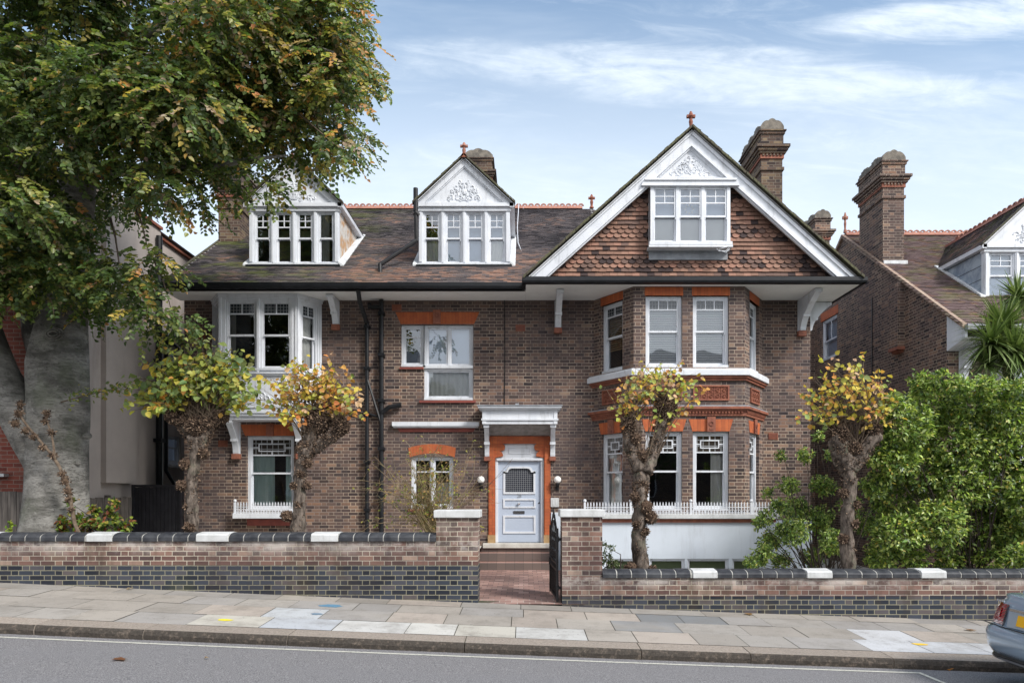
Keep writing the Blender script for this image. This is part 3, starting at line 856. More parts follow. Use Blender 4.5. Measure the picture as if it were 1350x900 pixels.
for d, a, b in ((.035,3.38,3.43),(.07,3.475,3.52),(.115,3.52,3.575),(.04,3.43,3.475)): ring(td, BL, BR_, YW, BF, BC, d, a, b)
dentils(td, cant_poly(BL, BR_, YW, BF, BC, .04), 3.435, 3.47)
tb.build_parts('brick_arch', M_['terra'], house)
td.build_parts('terracotta_moulding', M_['terra_dark'], house)
for d, a, b in ((.13,4.24,4.36),(.10,4.36,4.39)): ring(wt, BL, BR_, YW, BF, BC, d, a, b)
wt.build('string_course', M_['white'], house, bevel=.008)
ld = MB(); ring(ld, BL, BR_, YW, BF, BC, .10, 3.576, 3.60); ld.build('flashing', M_['lead'], house)
# ---- basement storey of the bay, balcony slab and railing
bs = MB(); bs.M = frameM((0,14.62),(1,14.62))
bwn = [(1.75,2.62,-.25,.31),(2.70,3.46,-.25,.31),(3.51,4.40,-.25,.31),(4.47,4.9,-.25,.31)]
sheet(bs, 1.36, 5.36, -.6, 1.09, bwn, .1); bs.M = None
bs.quad((1.36,YW,-.6),(1.36,14.62,-.6),(1.36,14.62,1.09),(1.36,YW,1.09)); bs.quad((5.36,14.62,-.6),(5.36,YW,-.6),(5.36,YW,1.09),(5.36,14.62,1.09))
bs.box(.64,1.36,YW-.05,YW-.003,-.4,1.27); bs.box(5.36,XR+.02,YW-.05,YW-.003,-.5,1.09)
bs.build('rendered_plinth', M_['render_white'], house)
rb = MB(); rb.box(1.33,5.39,14.57,YW-.06,1.09,1.17); rb.build('tile_band', M_['terra_dark'], house)
sl = MB(); sl.box(1.26,5.47,14.50,YW-.003,1.17,1.27); sl.build('balcony_slab', M_['gardenwhite'], house, bevel=.01)
railing(house, 1.31, 5.42, 14.56, 1.27, [1.31, 2.29, 3.57, 4.86, 5.40])
for b in bwn: window(house, frameM((0,14.62),(1,14.62)), *b, rail=None, rec=.03, fw=.022, cur=[('b','blindgreen',0,1,0,1)])
# ---- string shelf, arches, sills on the flat wall
a1 = MB()
def splay(m, x0, x1, z0, z1, s, y0=YW-.006, rise=0, n=10):
    lo = []; hi = []
    for k in range(n+1):
        t = k/n; u = 1-(2*t-1)**2
        lo.append((x0+(x1-x0)*t, z0+rise*u)); hi.append((x0-s+(x1-x0+2*s)*t, z1+rise*u*1.0))
    m.prism(lo+list(reversed(hi)), y0, y0+.10)
splay(a1, w1[0]-.04, w1[1]+.04, 3.04, 3.30, .10)
a1.cut(); splay(a1, w2a[0]-.01, w2b[1]+.02, 5.625, 5.90, .12)
a1.cut(); splay(a1, w3[0]-.03, w3[1]+.03, 2.545, 2.76, .03, rise=.09)
a1.build_parts('window_arch', M_['terra'], house)
k1 = MB()
for cx, z0, z1 in ((-5.855,3.03,3.32),(-2.0,5.62,5.94)):
    k1.cut(); k1.box(cx-.085,cx+.085,YW-.05,YW-.007,z0,z1); zc = (z0+z1)/2+.04
    k1.tube([(cx+.045*cos(t*pi/5),YW-.055,zc+.045*sin(t*pi/5)) for t in range(11)], .012, n=5)
k1.build_parts('keystone', M_['terra_dark'], house)
sh = MB(); sh.box(-3.02,-1.02,YW-.13,YW-.003,3.25,3.35); sh.box(-3.0,-1.04,YW-.10,YW-.004,3.22,3.25); sh.build('string_shelf', M_['white'], house, bevel=.006)
rs_ = MB(); splay(rs_, -2.86,-1.16,3.13,3.219,.05, YW-.03); rs_.cut(); rs_.box(-2.86,-2.31,YW-.05,YW-.003,4.575,4.62); rs_.cut(); rs_.box(-2.40,-1.10,YW-.06,YW-.003,3.80,3.852)
rs_.cut(); rs_.box(-2.66,-1.56,YW-.05,YW-.003,1.30,1.345); rs_.cut(); rs_.box(-6.35,-5.2,YW-.12,YW-.003,.97,1.12)
rs_.build_parts('sill_tile', M_['redtile'], house)
ws = MB(); ws.box(-6.60,-5.14,15.48,YW-.003,1.14,1.26); ws.build('window_sill', M_['white'], house, bevel=.008)
railing(house, -6.56, -5.18, 15.53, 1.26, [-6.56, -5.18])
ab = MB()
for x, z in ((-.07,5.53),(-2.93,6.0),(-6.95,2.86),(5.78,3.03),(-7.45,5.3)):
    ab.cut(); ab.box(x-.11,x+.11,YW-.012,YW-.003,z-.075,z+.075)
    for k in range(7): ab.box(x-.095+k*.028,x-.08+k*.028,YW-.02,YW-.012,z-.06,z+.06)
ab.build_parts('air_brick', M_['terra_dark'], house)
bed = MB(); bed.box(.49-.04, .49+.05, YW-.02, YW-.003, -.4, -.39)
# ---- oriel (white timber)
OL, OR_, OF, OC = -7.18, -4.68, 15.27, .38
op = cant_poly(OL, OR_, YW, OF, OC); ob = MB(); ow = []
of = [frameM(op[i], op[i+1]) for i in range(3)]; oll = [(Vector(op[i+1])-Vector(op[i])).length for i in range(3)]
oh = [[(.10,oll[0]-.10,4.47,6.02)], [(.13,.84,4.47,6.03),(.90,1.61,4.47,6.03)], [(.10,oll[2]-.10,4.47,6.02)]]
for i in range(3):
    ob.M = of[i]; sheet(ob, 0, oll[i], 3.55, SOF, oh[i], .06)
    for q in (0, oll[i]-.045): ob.box(q+.0, q+.045, -.022, -.002, 4.40, SOF-.09)
    if i == 1: ob.box(.845,.895,-.03,-.002,4.42,6.07)
ob.M = None
for d, a, b in ((.03,SOF-.09,SOF-.03),(.05,SOF-.03,SOF-.003),(.07,4.375,4.41),(.045,4.34,4.375),(.03,3.62,3.66),(.05,3.50,3.55),(.02,3.44,3.50),(-.03,3.36,3.44)):
    ring(ob, OL, OR_, YW, OF, OC, d, a, b)
ob.build('oriel', M_['white'], house, label='white timber oriel with pargetted apron')
og = MB(); og.M = of[1]; relief(og, .87, 3.68, .8, .64, -.006, n=22, seed=5, tri=False)
for s_ in (0, 2): og.cut(); og.M = of[s_]; relief(og, oll[s_]/2, 3.68, .28, .62, -.006, n=8, seed=9+s_, tri=False)
og.build_parts('pargetting', M_['white'], house)
wcu = dict(rec=.02, fw=.045, rail=.5, topf=.33)
window(house, of[0], *oh[0][0], top='row2', **wcu); window(house, of[2], *oh[2][0], top='row2', **wcu, cur=[('c','cur_grey',.05,.85,0,.95)])
window(house, of[1], *oh[1][0], top='row2', **wcu, cur=[('c','cur_grey',.03,.25,0,.95)]); window(house, of[1], *oh[1][1], top='row2', **wcu)
br = MB()
for x in (-6.62, -5.14): br.cut(); bracket(br, x, .13, YW-.003, 15.33, 2.62, 3.36)
br.build_parts('oriel_bracket', M_['white'], house)
for x in (-6.62, -5.14): 
    c_ = MB(); c_.box(x-.09,x+.09,YW-.12,YW-.003,2.50,2.62); c_.build('corbel', M_['terra_dark'], house)
# ---- eaves brackets
for x, yo, z0 in ((-4.33,15.25,5.60),(.80,14.9,5.52),(6.42,14.85,5.45)):
    b_ = MB(); bracket(b_, x, .13, YW-.003, yo, z0, SOF-.01); b_.build('eaves_bracket', M_['white'], house)
    c_ = MB(); c_.box(x-.09,x+.09,YW-.11,YW-.003,z0-.12,z0-.003); c_.build('corbel', M_['terra_dark'], house)
b_ = MB(); b_.M = Matrix(((0,-1,0,XR+YW),(1,0,0,YW-6.55+.12),(0,0,1,0),(0,0,0,1))); bracket(b_, 6.6, .13, YW-.003, YW-.52, 5.5, SOF-.01); b_.build('eaves_bracket', M_['white'], house)
# ---- soffits and gutters
EY, GY = 15.05, 14.55      # eaves lines: left range, gable range
sf = MB(); sf.box(XL-.1, .05, EY+.03, YW+.02, SOF, SOF+.03); sf.box(.052, 7.2, GY+.05, YW+.02, SOF+.004, SOF+.034)
sf.box(XR-.02, 7.2, YW+.02, 26, SOF+.004, SOF+.03)
sf.build('soffit', M_['soffit'], house)
gt = MB()
gt.box(XL-.08, .03, EY-.02, EY+.03, SOF-.005, SOF+.17)
gt.prismx([(EY-.13,SOF+.07),(EY-.11,SOF+.02),(EY-.02,SOF+.02),(EY-.02,SOF+.15),(EY-.13,SOF+.15)], XL-.1, .05)
gt.box(.0, 7.22, GY, GY+.05, SOF-.0, SOF+.15)
gt.prismx([(GY-.12,SOF+.04),(GY-.10,SOF+.0),(GY-.002,SOF+.0),(GY-.002,SOF+.12),(GY-.12,SOF+.12)], -.02, 7.28)
gt.box(-.03,.03,GY,EY,SOF-.01,SOF+.13); gt.box(7.2,7.28,GY-.1,26,SOF+.0,SOF+.12)
gt.build('gutter', M_['black'], house)
# ---- downpipes
dp = MB()
X1, X2 = WX(484,15.7), WX(503,15.7)
dp.tube([(WX(473,15.1),EY-.02,SOF+.03),(WX(475,15.3),15.25,SOF-.2),(X1,15.68,5.62),(X1,15.68,5.5)], .05, n=10)
dp.tube([(X1,15.68,5.5),(X1,15.68,.4)], .045, n=10)
for z in (5.5,4.55,3.5,2.4,1.3): dp.box(X1-.065,X1+.065,15.62,15.79,z,z+.06)
dp.cut(); dp.tube([(X2,15.68,SOF-.02),(X2,15.68,.4)], .052, n=10)
dp.tube([(X1+.04,15.66,5.98),(X2,15.66,5.98)], .05, n=8); dp.tube([(X1+.05,15.68,SOF-.1),(X1+.08,15.66,5.95)], .045, n=8)
for z in (5.5,4.55,3.5,2.4,1.3): dp.box(X2-.07,X2+.07,15.61,15.79,z+.3,z+.37)
dp.tube([(X2,15.67,3.55),(X2+.18,15.67,3.68),(WX(529,15.7),15.70,3.74)], .055, n=8); dp.tube([(X1-.35,15.72,3.62),(X1-.2,15.70,3.60),(X2,15.70,3.45)], .03, n=8)
dp.tube([(X1-.35,15.72,3.62),(X1-.35,15.8,3.62)], .03, n=8); dp.tube([(X1+.02,15.66,4.3),(X2,15.66,3.3)], .03, n=6)
dp.build_parts('downpipe', M_['black'], house)
wr = MB(); x_ = WX(665,15.78); wr.tube([(x_,15.785,SOF),(x_+.01,15.785,4.9),(x_,15.785,3.75)], .009, n=5); wr.build('cable', M_['black'], house)
# ---- roofs: left range
SL = .7; ang = math.atan(SL); ca, sa = cos(ang), sin(ang)
ZE = SOF+.17
def roofz(Y, e=EY, z=None): return (ZE if z is None else z)+SL*(Y-e)
RM = planeM((0, EY, ZE), (0, ca, sa), (0, sa, -ca)); RIDGE = 20.8; slen = (RIDGE-EY)/ca
d1 = dict(cx=WX(387.5,16.08), hw=1.055); d2 = dict(cx=WX(612,16.08), hw=1.075); YD = 16.08
def vY(Y): return (Y-EY)/ca
dh = [(d['cx']-d['hw']+.03, d['cx']+d['hw']-.03, vY(YD+.05), vY(YD+1.95)) for d in (d1, d2)]
rf = MB(); rf.M = RM
RX0, RX1 = XL-.1, 2.08
sheet(rf, RX0, RX1, -.02, slen, dh)
hipx = 6.9
def inroof(x, z):
    if any(h[0] < x < h[1] and h[2] < z < h[3] for h in dh): return False
    if x < RX0 or z < -.02 or z > slen-.02: return False
    return x < RX1 and not (x > .5 and z < (x-.1)*.95)
tiles(rf, RX0, RX1, -.02, slen, inroof)
rf.M = None
c0 = (.09,.075,.07)
rf.add([(RX1,EY,ZE),(hipx,EY,ZE),(RX1,RIDGE,roofz(RIDGE))], [(0,1,2)], c0)
rf.add([(hipx,EY,ZE),(hipx,26.4,ZE),(RX1,RIDGE,roofz(RIDGE))], [(0,1,2)], c0)
rf.add([(RX0,26.55,ZE),(RX0,RIDGE,roofz(RIDGE)),(RX1,RIDGE,roofz(RIDGE)),(hipx,26.55,ZE)], [(3,2,1,0)], c0)
# verge thickness on the left
vv = MB(); vv.add([(RX0-.03,EY-.03,ZE-.13),(RX0+.02,EY-.03,ZE-.13),(RX0+.02,RIDGE,roofz(RIDGE)-.13),(RX0-.03,RIDGE,roofz(RIDGE)-.13),
        (RX0-.03,EY-.03,ZE+.03),(RX0+.02,EY-.03,ZE+.03),(RX0+.02,RIDGE,roofz(RIDGE)+.03),(RX0-.03,RIDGE,roofz(RIDGE)+.03)], [(0,1,2,3),(4,7,6,5),(0,4,5,1),(1,5,6,2),(2,6,7,3),(3,7,4,0)])
# gable roof
GX, GZ = 3.57, 9.44; EXL, EXR = .06, 7.14; GP = (GZ-(SOF+.12))/(GX-EXL); gl = math.hypot(GX-EXL, GZ-SOF-.12); gc, gs = (GX-EXL)/gl, (GZ-SOF-.12)/gl
GB = 22.5
for side in (-1, 1):
    o0 = (GX+side*(GX-EXL), GY-.1 if side < 0 else GB, SOF+.12)
    if side < 0: rf.M = planeM((EXL-.03, GB, SOF+.12), (gc,0,gs), (gs,0,-gc))
    else: rf.M = planeM((EXR+.03, GY-.12, SOF+.12), (-gc,0,gs), (-gs,0,-gc))
    Ly = GB-(GY-.12)
    sheet(rf, 0, Ly, 0, gl)
    tiles(rf, 0, Ly, 0, gl, lambda x, z: 0 < x < Ly and z < gl-.03)
    sheet(rf, 0, Ly, 0, gl, y=.07)
rf.M = None
roof = rf.build('roof', M_['rooftile'], house)
vv.M = None
vg = MB()   # tile edge seen along the gable
for side in (-1, 1):
    vg.cut(); xe = EXL-.06 if side < 0 else EXR+.06
    a = Vector((xe, 0, SOF+.10)); b = Vector((GX, 0, GZ+.02)); n = 48
    for k in range(n):
        t0, t1 = k/n, (k+.93)/n; jz = random.uniform(-.008, .012)
        p, q = a.lerp(b, t0), a.lerp(b, t1)
        y0 = GY-.16+random.uniform(-.01,.01)
        vg.hexa([(p.x,y0,p.z-.02),(q.x,y0,q.z-.02),(q.x,GY-.02,q.z-.02),(p.x,GY-.02,p.z-.02),(p.x,y0,p.z+.035+jz),(q.x,y0,q.z+.035+jz*.5),(q.x,GY-.02,q.z+.035),(p.x,GY-.02,p.z+.035)] if side < 0 else
                [(q.x,y0,q.z-.02),(p.x,y0,p.z-.02),(p.x,GY-.02,p.z-.02),(q.x,GY-.02,q.z-.02),(q.x,y0,q.z+.035+jz*.5),(p.x,y0,p.z+.035+jz),(p.x,GY-.02,p.z+.035),(q.x,GY-.02,q.z+.035)])
vg.build_parts('verge', M_['mossyedge'], roof)
vv.build('verge', M_['mossyedge'], roof)
cr = MB(); cresting(cr, RX0+.3, RX1-.05, RIDGE, roofz(RIDGE)+.06); cr.build('ridge_cresting', M_['terra_plain'], roof)
fn = MB(); finial(fn, RX1, RIDGE, roofz(RIDGE)+.02, .42); fn.build('finial', M_['terra_dark'], roof)
fn = MB(); finial(fn, GX, GY, GZ, .40, .9); fn.build('finial', M_['terra_dark'], roof)
cb = MB(); xc = WX(681,17)
cb.tube([W(684,274,20.0)+Vector((0,-.05,.1)), W(682,300,18.4), W(683,320,17.6), W(689,338,16.9)+Vector((0,0,.05)), W(697,351,16.4)+Vector((0,0,.08))], .012, n=5)
cb.build('cable', M_['white'], roof)
# ---- gable front: tile hanging, window, bargeboards, pediment
YT = 14.76
gwin = (WX(856.5,14.6), WX(961,14.6), WZ(325,14.6), WZ(246.5,14.6))
gm = MB(); gm.M = frameM((0,YT),(1,YT))
def gin(x, z):
    if abs(x-GX) > (GZ-.12-z)/GP: return False
    return not (gwin[0]-.02 < x < gwin[1]+.02 and z > gwin[2]-.16)
gm.mi = 0
zs0 = SOF+.13
zt_ = WZ(246,YT)
pl = []
def polyrow(z0, z1):   # backing sheet
    a0 = (GZ-z0)/GP-.05; a1 = (GZ-z1)/GP-.05
    gm.add([(GX-a0,.01,z0),(GX+a0,.01,z0),(GX+a1,.01,z1),(GX-a1,.01,z1)], [(0,1,2,3)], (.08,.05,.045))
polyrow(zs0, gwin[2]-.12)
a0 = (GZ-gwin[2]+.12)/GP-.05; a1 = (GZ-zt_)/GP-.05
gm.add([(GX-a0,.01,gwin[2]-.12),(gwin[0],.01,gwin[2]-.12),(gwin[0],.01,zt_),(GX-a1,.01,zt_)], [(0,1,2,3)], (.08,.05,.045))
gm.add([(gwin[1],.01,gwin[2]-.12),(GX+a0,.01,gwin[2]-.12),(GX+a1,.01,zt_),(gwin[1],.01,zt_)], [(0,1,2,3)], (.08,.05,.045))
tiles(gm, GX-3.7, GX+3.7, zs0, zt_, gin, colf=huncol, lift=.048, g=.093, scal=lambda j: (j % 7) in (3,4,5), w=.16)
gm.build('tile_hanging', M_['hungtile'], house, label='tile hanging in bands of plain and scalloped tiles')
# boards: outer edge follows the rake, thickness vertical tv
bb = MB()
def rake(m, off0, off1, y0, y1, zmin, zmax):
    for side in (-1, 1):
        def X(z, off): return GX+side*((GZ-off)-z)/GP
        p = [(X(zmin,off0),zmin),(X(zmax,off0),zmax),(X(zmax,off1),zmax),(X(zmin,off1),zmin)]
        if side > 0: p = list(reversed(p))
        m.prism(p[::-1] if side < 0 else p[::-1], y0, y1)
zb_, zap = SOF+.13, GZ
def board(m, o0, o1, y0, y1):
    # two mitred boards meeting at the apex
    for side in (-1, 1):
        foot0 = (GX+side*(GZ-o0-zb_)/GP, zb_); foot1 = (GX+side*(GZ-o1-zb_)/GP, zb_)
        p = [foot0, (GX, GZ-o0), (GX, GZ-o1), foot1]
        if side < 0: p = [foot1, (GX, GZ-o1), (GX, GZ-o0), foot0]
        m.prism(p, y0, y1)
board(bb, .03, .36, 14.50, 14.55); board(bb, .03, .12, 14.47, 14.50); board(bb, .30, .36, 14.485, 14.50)
board(bb, .36, .40, 14.53, 14.58)
bb.prism([(WX(845,14.5),WZ(246,14.5)),(WX(974,14.5),WZ(246,14.5)),(WX(970,14.5),WZ(237,14.5)),(WX(849,14.5),WZ(237,14.5))], 14.44, 14.56)
bb.box(WX(849,14.5),WX(970,14.5),14.41,14.44,WZ(239.5,14.5),WZ(237,14.5))
# pediment field
zf = WZ(236.5,14.55)
bb.prism([(GX-(GZ-.36-zf)/GP,zf),(GX+(GZ-.36-zf)/GP,zf),(GX,GZ-.36)], 14.57, 14.62)
# inner triangular frame
q0, q1, q2 = (WX(868,14.56),WZ(234.5,14.56)), (WX(953,14.56),WZ(234.5,14.56)), (WX(909.5,14.56),WZ(196,14.56))
def tube2(m, a, b, r=.02, y=14.565): m.tube([(a[0],y,a[1]),(b[0],y,b[1])], r, n=6)
for a, b in ((q0,q1),(q1,q2),(q2,q0)): tube2(bb, a, b, .024)
bb.build('bargeboard', M_['white'], house, label='white gable bargeboards and pediment')
pg_ = MB(); relief(pg_, WX(910.5,14.56), WZ(234.5,14.56), .62, .58, 14.57, n=34, seed=12); pg_.build('pargetting', M_['white'], house)
GMw = frameM((0,14.56),(1,14.56))
gw = window(house, GMw, *gwin, cols=3, rail=.48, top='grid', topf=.52, rec=-.06, fw=.07, mw=.07, leaded=False, cur=[('b','cur_grey',0,1,.0,.5),('b','blind',0,1,.5,1)], label='three-light attic sash window in the gable')
gc_ = MB(); gc_.box(gwin[0],gwin[0]+.03,14.56,YT+.02,gwin[2],gwin[3]); gc_.box(gwin[1]-.03,gwin[1],14.56,YT+.02,gwin[2],gwin[3]); gc_.box(gwin[0]-.04,gwin[1]+.04,14.45,YT+.0,gwin[2]-.06,gwin[2]-.013)
gc_.build('window_casing', M_['white'], gw)
la = MB(); la.box(gwin[0]+.0,gwin[1]-.0,YT-.07,YT-.03,gwin[2]-.25,gwin[2]-.06); la.build('lead_apron', M_['lead'], gw)
wl = MB(); cx, cz = WX(908,14.7), WZ(277,14.7)
wl.tube([(cx+.085*cos(t*pi/8),14.68,cz+.085*sin(t*pi/8)) for t in range(17)], .02, n=6); wl.tube([(cx+.04*cos(t*pi/5),14.68,cz+.04*sin(t*pi/5)) for t in range(11)], .008, n=5)
for t in range(8): wl.blob((cx+.085*cos(t*pi/4),14.67,cz+.085*sin(t*pi/4)), .028, 6, 5)
wl.build('wreath', M_['cur_white'], gw)
ci = MB(); ci.tube([W(944,327,14.5),W(948,331,14.45),W(957,331,14.45),W(962,325,14.45),W(955,326,14.45),W(946,329,14.45),W(957,333,14.44),W(962,328,14.45)], .008, n=5); ci.build('cable', M_['white'], house)

# ---- dormers
def dormer(par, X0, X1, Yf, zb, ze, rfn, nwin, cheek, curs, pitch=.93, label=None, palette='rooftile', seed=4, slope=SL, winw=True, gable_relief=True, zsill=.05):
    cx = (X0+X1)/2; hw = (X1-X0)/2; oh_ = .10; rz = ze+pitch*(hw+oh_)
    Yb = Yf; 
    while rfn(Yb) < ze-.02: Yb += .01
    Yr = Yf
    while rfn(Yr) < rz: Yr += .01
    f = MB(); zt = ze-.17
    M = frameM((0, Yf), (1, Yf))
    f.box(X0,X0+.10,Yf-.0,Yf+.12,zb,zt); f.box(X1-.10,X1,Yf-.0,Yf+.12,zb,zt)
    f.box(X0+.015,X0+.085,Yf-.02,Yf,zb+.05,zt-.03); f.box(X1-.085,X1-.015,Yf-.02,Yf,zb+.05,zt-.03)
    f.box(X0-.03,X1+.03,Yf-.03,Yf+.12,zt,zt+.09); f.box(X0-.08,X1+.08,Yf-.08,Yf+.12,zt+.09,zt+.17); f.box(X0-.02,X1+.02,Yf-.05,Yf+.1,zb-.04,zb)
    # pediment
    apx = (cx, rz-.03)
    f.prism([(X0-.08,ze),(X1+.08,ze),(cx,ze+pitch*(hw+.08))], Yf, Yf+.06)
    for s_ in (-1, 1):
        for o0, o1, y0 in ((0,.20,Yf-.05),(0,.07,Yf-.085),(.20,.235,Yf-.025)):
            z1_ = ze+pitch*(hw+.08)
            A = (cx+s_*(hw+.08-o0/pitch), ze+.0015); B = (cx, z1_-o0); Cc = (cx, z1_-o1); Dd = (cx+s_*(hw+.08-o1/pitch), ze+.0015)
            p = [A,B,Cc,Dd] if s_ > 0 else [Dd,Cc,B,A]
            f.prism(p, y0, Yf)
    o = f.build('dormer', M_['white'], par, label=label)
    if gable_relief:
        g_ = MB(); relief(g_, cx, ze+.03, hw-.35, pitch*(hw-.35), Yf-.006, n=24, seed=seed); g_.build('pargetting', M_['white'], o)
    ck = MB()
    for x in (X0+.005, X1-.005):
        p = [(x,Yf+.12,zb),(x,Yb,ze+.02),(x,Yf+.12,ze+.02)]
        ck.cut(); ck.add(p, [(0,1,2)] if x > cx else [(2,1,0)])
        ck.add([(q[0]-.03 if x > cx else q[0]+.03,q[1],q[2]) for q in p], [(0,1,2)])
    ck.build_parts('cheek', M_[cheek], o)
    fl = MB()   # lead soakers beside the cheeks, apron under the sill
    for s_, x in ((-1, X0), (1, X1)):
        a, b = (x, x+s_*.13)
        p0, p1 = Yf-.05, Yb+.1
        fl.cut(); fl.hexa([(min(a,b),p0,rfn(p0)+.02),(max(a,b),p0,rfn(p0)+.02),(max(a,b),p1,rfn(p1)+.02),(min(a,b),p1,rfn(p1)+.02),
                 (min(a,b),p0,rfn(p0)+.045+(.03 if s_<0 else .08)),(max(a,b),p0,rfn(p0)+.045),(max(a,b),p1,rfn(p1)+.045),(min(a,b),p1,rfn(p1)+.06)])
    fl.build_parts('flashing', M_['leadwhite'], o)
    ap = MB(); ap.box(X0-.05,X1+.05,Yf-.10,Yf-.02,zb-.09,zb-.04); ap.box(X0-.02,X1+.02,Yf-.07,Yf+.02,rfn(Yf)-.02,zb-.04); ap.build('apron', M_['black'], o)
    r = MB(); hl = math.hypot(hw+oh_, rz-ze); c_, s2 = (hw+oh_)/hl, (rz-ze)/hl
    for s_ in (-1, 1):
        xe = cx+s_*(hw+oh_)
        if s_ < 0: r.M = planeM((xe, Yr, ze), (c_,0,s2), (s2,0,-c_)); Yv = lambda x: Yr-x
        else: r.M = planeM((xe, Yf-.12, ze), (-c_,0,s2), (-s2,0,-c_)); Yv = lambda x: Yf-.12+x
        Ly = Yr-(Yf-.12)
        def ins(x, z): return 0 <= x <= Ly and z < hl and rfn(Yv(x)) < ze+z*s2+.10
        lim = Yb-(Yf-.12)+.1
        if s_ < 0: r.add([(Ly-lim,.0,0),(Ly,.0,0),(Ly,.0,hl),(0,.0,hl)], [(0,1,2,3)], c0); r.add([(Ly-lim,.05,0),(Ly,.05,0),(Ly,.05,hl),(0,.05,hl)], [(3,2,1,0)], c0)
        else: r.add([(0,.0,0),(lim,.0,0),(Ly,.0,hl),(0,.0,hl)], [(0,1,2,3)], c0); r.add([(0,.05,0),(lim,.05,0),(Ly,.05,hl),(0,.05,hl)], [(3,2,1,0)], c0)
        tiles(r, 0, Ly, 0, hl, ins)
        # white soffit board under the eaves
    r.M = None
    r.build('dormer_roof', M_[palette], o)
    vt = MB()
    for s_ in (-1, 1):
        vt.cut(); a = Vector((cx+s_*(hw+oh_+.03), 0, ze-.03)); b = Vector((cx, 0, rz+.0)); n = 18
        for k in range(n):
            p, q = a.lerp(b, k/n), a.lerp(b, (k+.93)/n); j = random.uniform(-.006, .012)
            if s_ > 0: p, q = q, p
            y0 = Yf-.14
            vt.hexa([(p.x,y0,p.z),(q.x,y0,q.z),(q.x,Yf-.04,q.z),(p.x,Yf-.04,p.z),(p.x,y0,p.z+.045+j),(q.x,y0,q.z+.045+j),(q.x,Yf-.04,q.z+.045),(p.x,Yf-.04,p.z+.045)])
    vt.build_parts('verge', M_['mossyedge'], o)
    ev = MB()
    for s_ in (-1, 1):
        x = cx+s_*(hw+.05); ev.cut(); ev.add([(x-.055,Yf-.08,ze-.10),(x+.055,Yf-.08,ze-.10),(x+.055,Yb+.05,ze-.10),(x-.055,Yb+.05,ze-.10),(x-.055,Yf-.08,ze-.0),(x+.055,Yf-.08,ze-.0),(x+.055,Yb+.05,ze-.0),(x-.055,Yb+.05,ze-.0)],
               [(0,3,2,1),(4,5,6,7),(0,1,5,4),(1,2,6,5),(2,3,7,6),(3,0,4,7)])
    ev.build_parts('eaves_board', M_['white'], o)
    rw = MB()
    rw.prism([(cx-.09,rz-.05),(cx+.09,rz-.05),(cx+.02,rz+.06),(cx-.02,rz+.06)], Yf-.14, Yr); rw.build('ridge_tile', M_['terra_dark'], o)
    W0, W1 = X0+.10, X1-.10; ww = (W1-W0-(nwin-1)*.09)/nwin
    for k in range(nwin):
        a = W0+k*(ww+.09)
        if k:
            pass
        window(par, M, a, a+ww, zb+.0, zt, rail=.50, top='grid' if not (curs[k] and curs[k][0] == 'plain') else None, topf=.55, rec=.03, fw=.035, leaded=False, cur=[c for c in curs[k] if c != 'plain'], name='window')
    mb = MB()
    for k in range(1, nwin):
        a = W0+k*(ww+.09); mb.cut(); mb.box(a-.09,a,Yf,Yf+.12,zb,zt); mb.box(a-.065,a-.025,Yf-.02,Yf,zb+.04,zt-.03)
    mb.build_parts('mullion', M_['white'], o)
    return o
zb1 = WZ(348,YD); ze1 = WZ(269,YD)
nt = lambda: [('v','cur_white',.05,.95,0,.98)]
bl = lambda: [('b','blind',0,1,.0,.98)]
def cheekm():
    m = NT('peeling_cheek'); p = m.pos()
    f = m.step(m.noise(2.6, 6, vec=m.scale(p, (1,1.4,1)), rough=.7), .44, .56)
    c = m.mix(f, (.52,.50,.47), (.44,.27,.15)); c = m.mix(m.math('MULTIPLY', m.step(m.noise(9, 5), .5, .7), .5), c, (.16,.13,.10))
    m.bsdf(c, .8, normal=m.bump(f, .4, .01)); return m.mat
M_['cheek'] = cheekm()
def cheekb():
    m = NT('blue_boarded_cheek'); p = m.pos(); z = m.xyz(p)
    d = m.math('FRACT', m.math('DIVIDE', m.math('SUBTRACT', z[2], m.math('MULTIPLY', z[1], .0)), .33))
    k = m.math('LESS_THAN', d, .05)
    c = m.mix(m.step(m.noise(2.2, 6, rough=.7, dist=.6), .35, .65), (.16,.20,.26), (.34,.39,.44)); c = m.mix(k, c, (.03,.03,.035))
    m.bsdf(c, .75); return m.mat
M_['cheekb'] = cheekb()
gb = ('b','blindgreen',0,1,.52,.68)
dormer(house, d1['cx']-d1['hw'], d1['cx']+d1['hw'], YD, zb1, ze1, roofz, 4, 'cheek',
       [[gb],[gb],[gb],['plain',('v','cur_grey',0,.6,0,.98)]], label='left dormer with peeling ochre cheek')
dormer(house, d2['cx']-d2['hw'], d2['cx']+d2['hw'], YD, zb1, ze1, roofz, 4, 'white',
       [[('v','cur_grey',.1,.95,0,.5)], bl(), bl(), [('b','blind',0,1,.5,.98),('v','cur_white',.05,.95,0,.5)]], label='middle dormer with white cheek', seed=8)
fn = MB(); finial(fn, d2['cx'], YD-.05, ze1+.93*1.175, .33, .9); fn.build('finial', M_['terra_plain'], house)
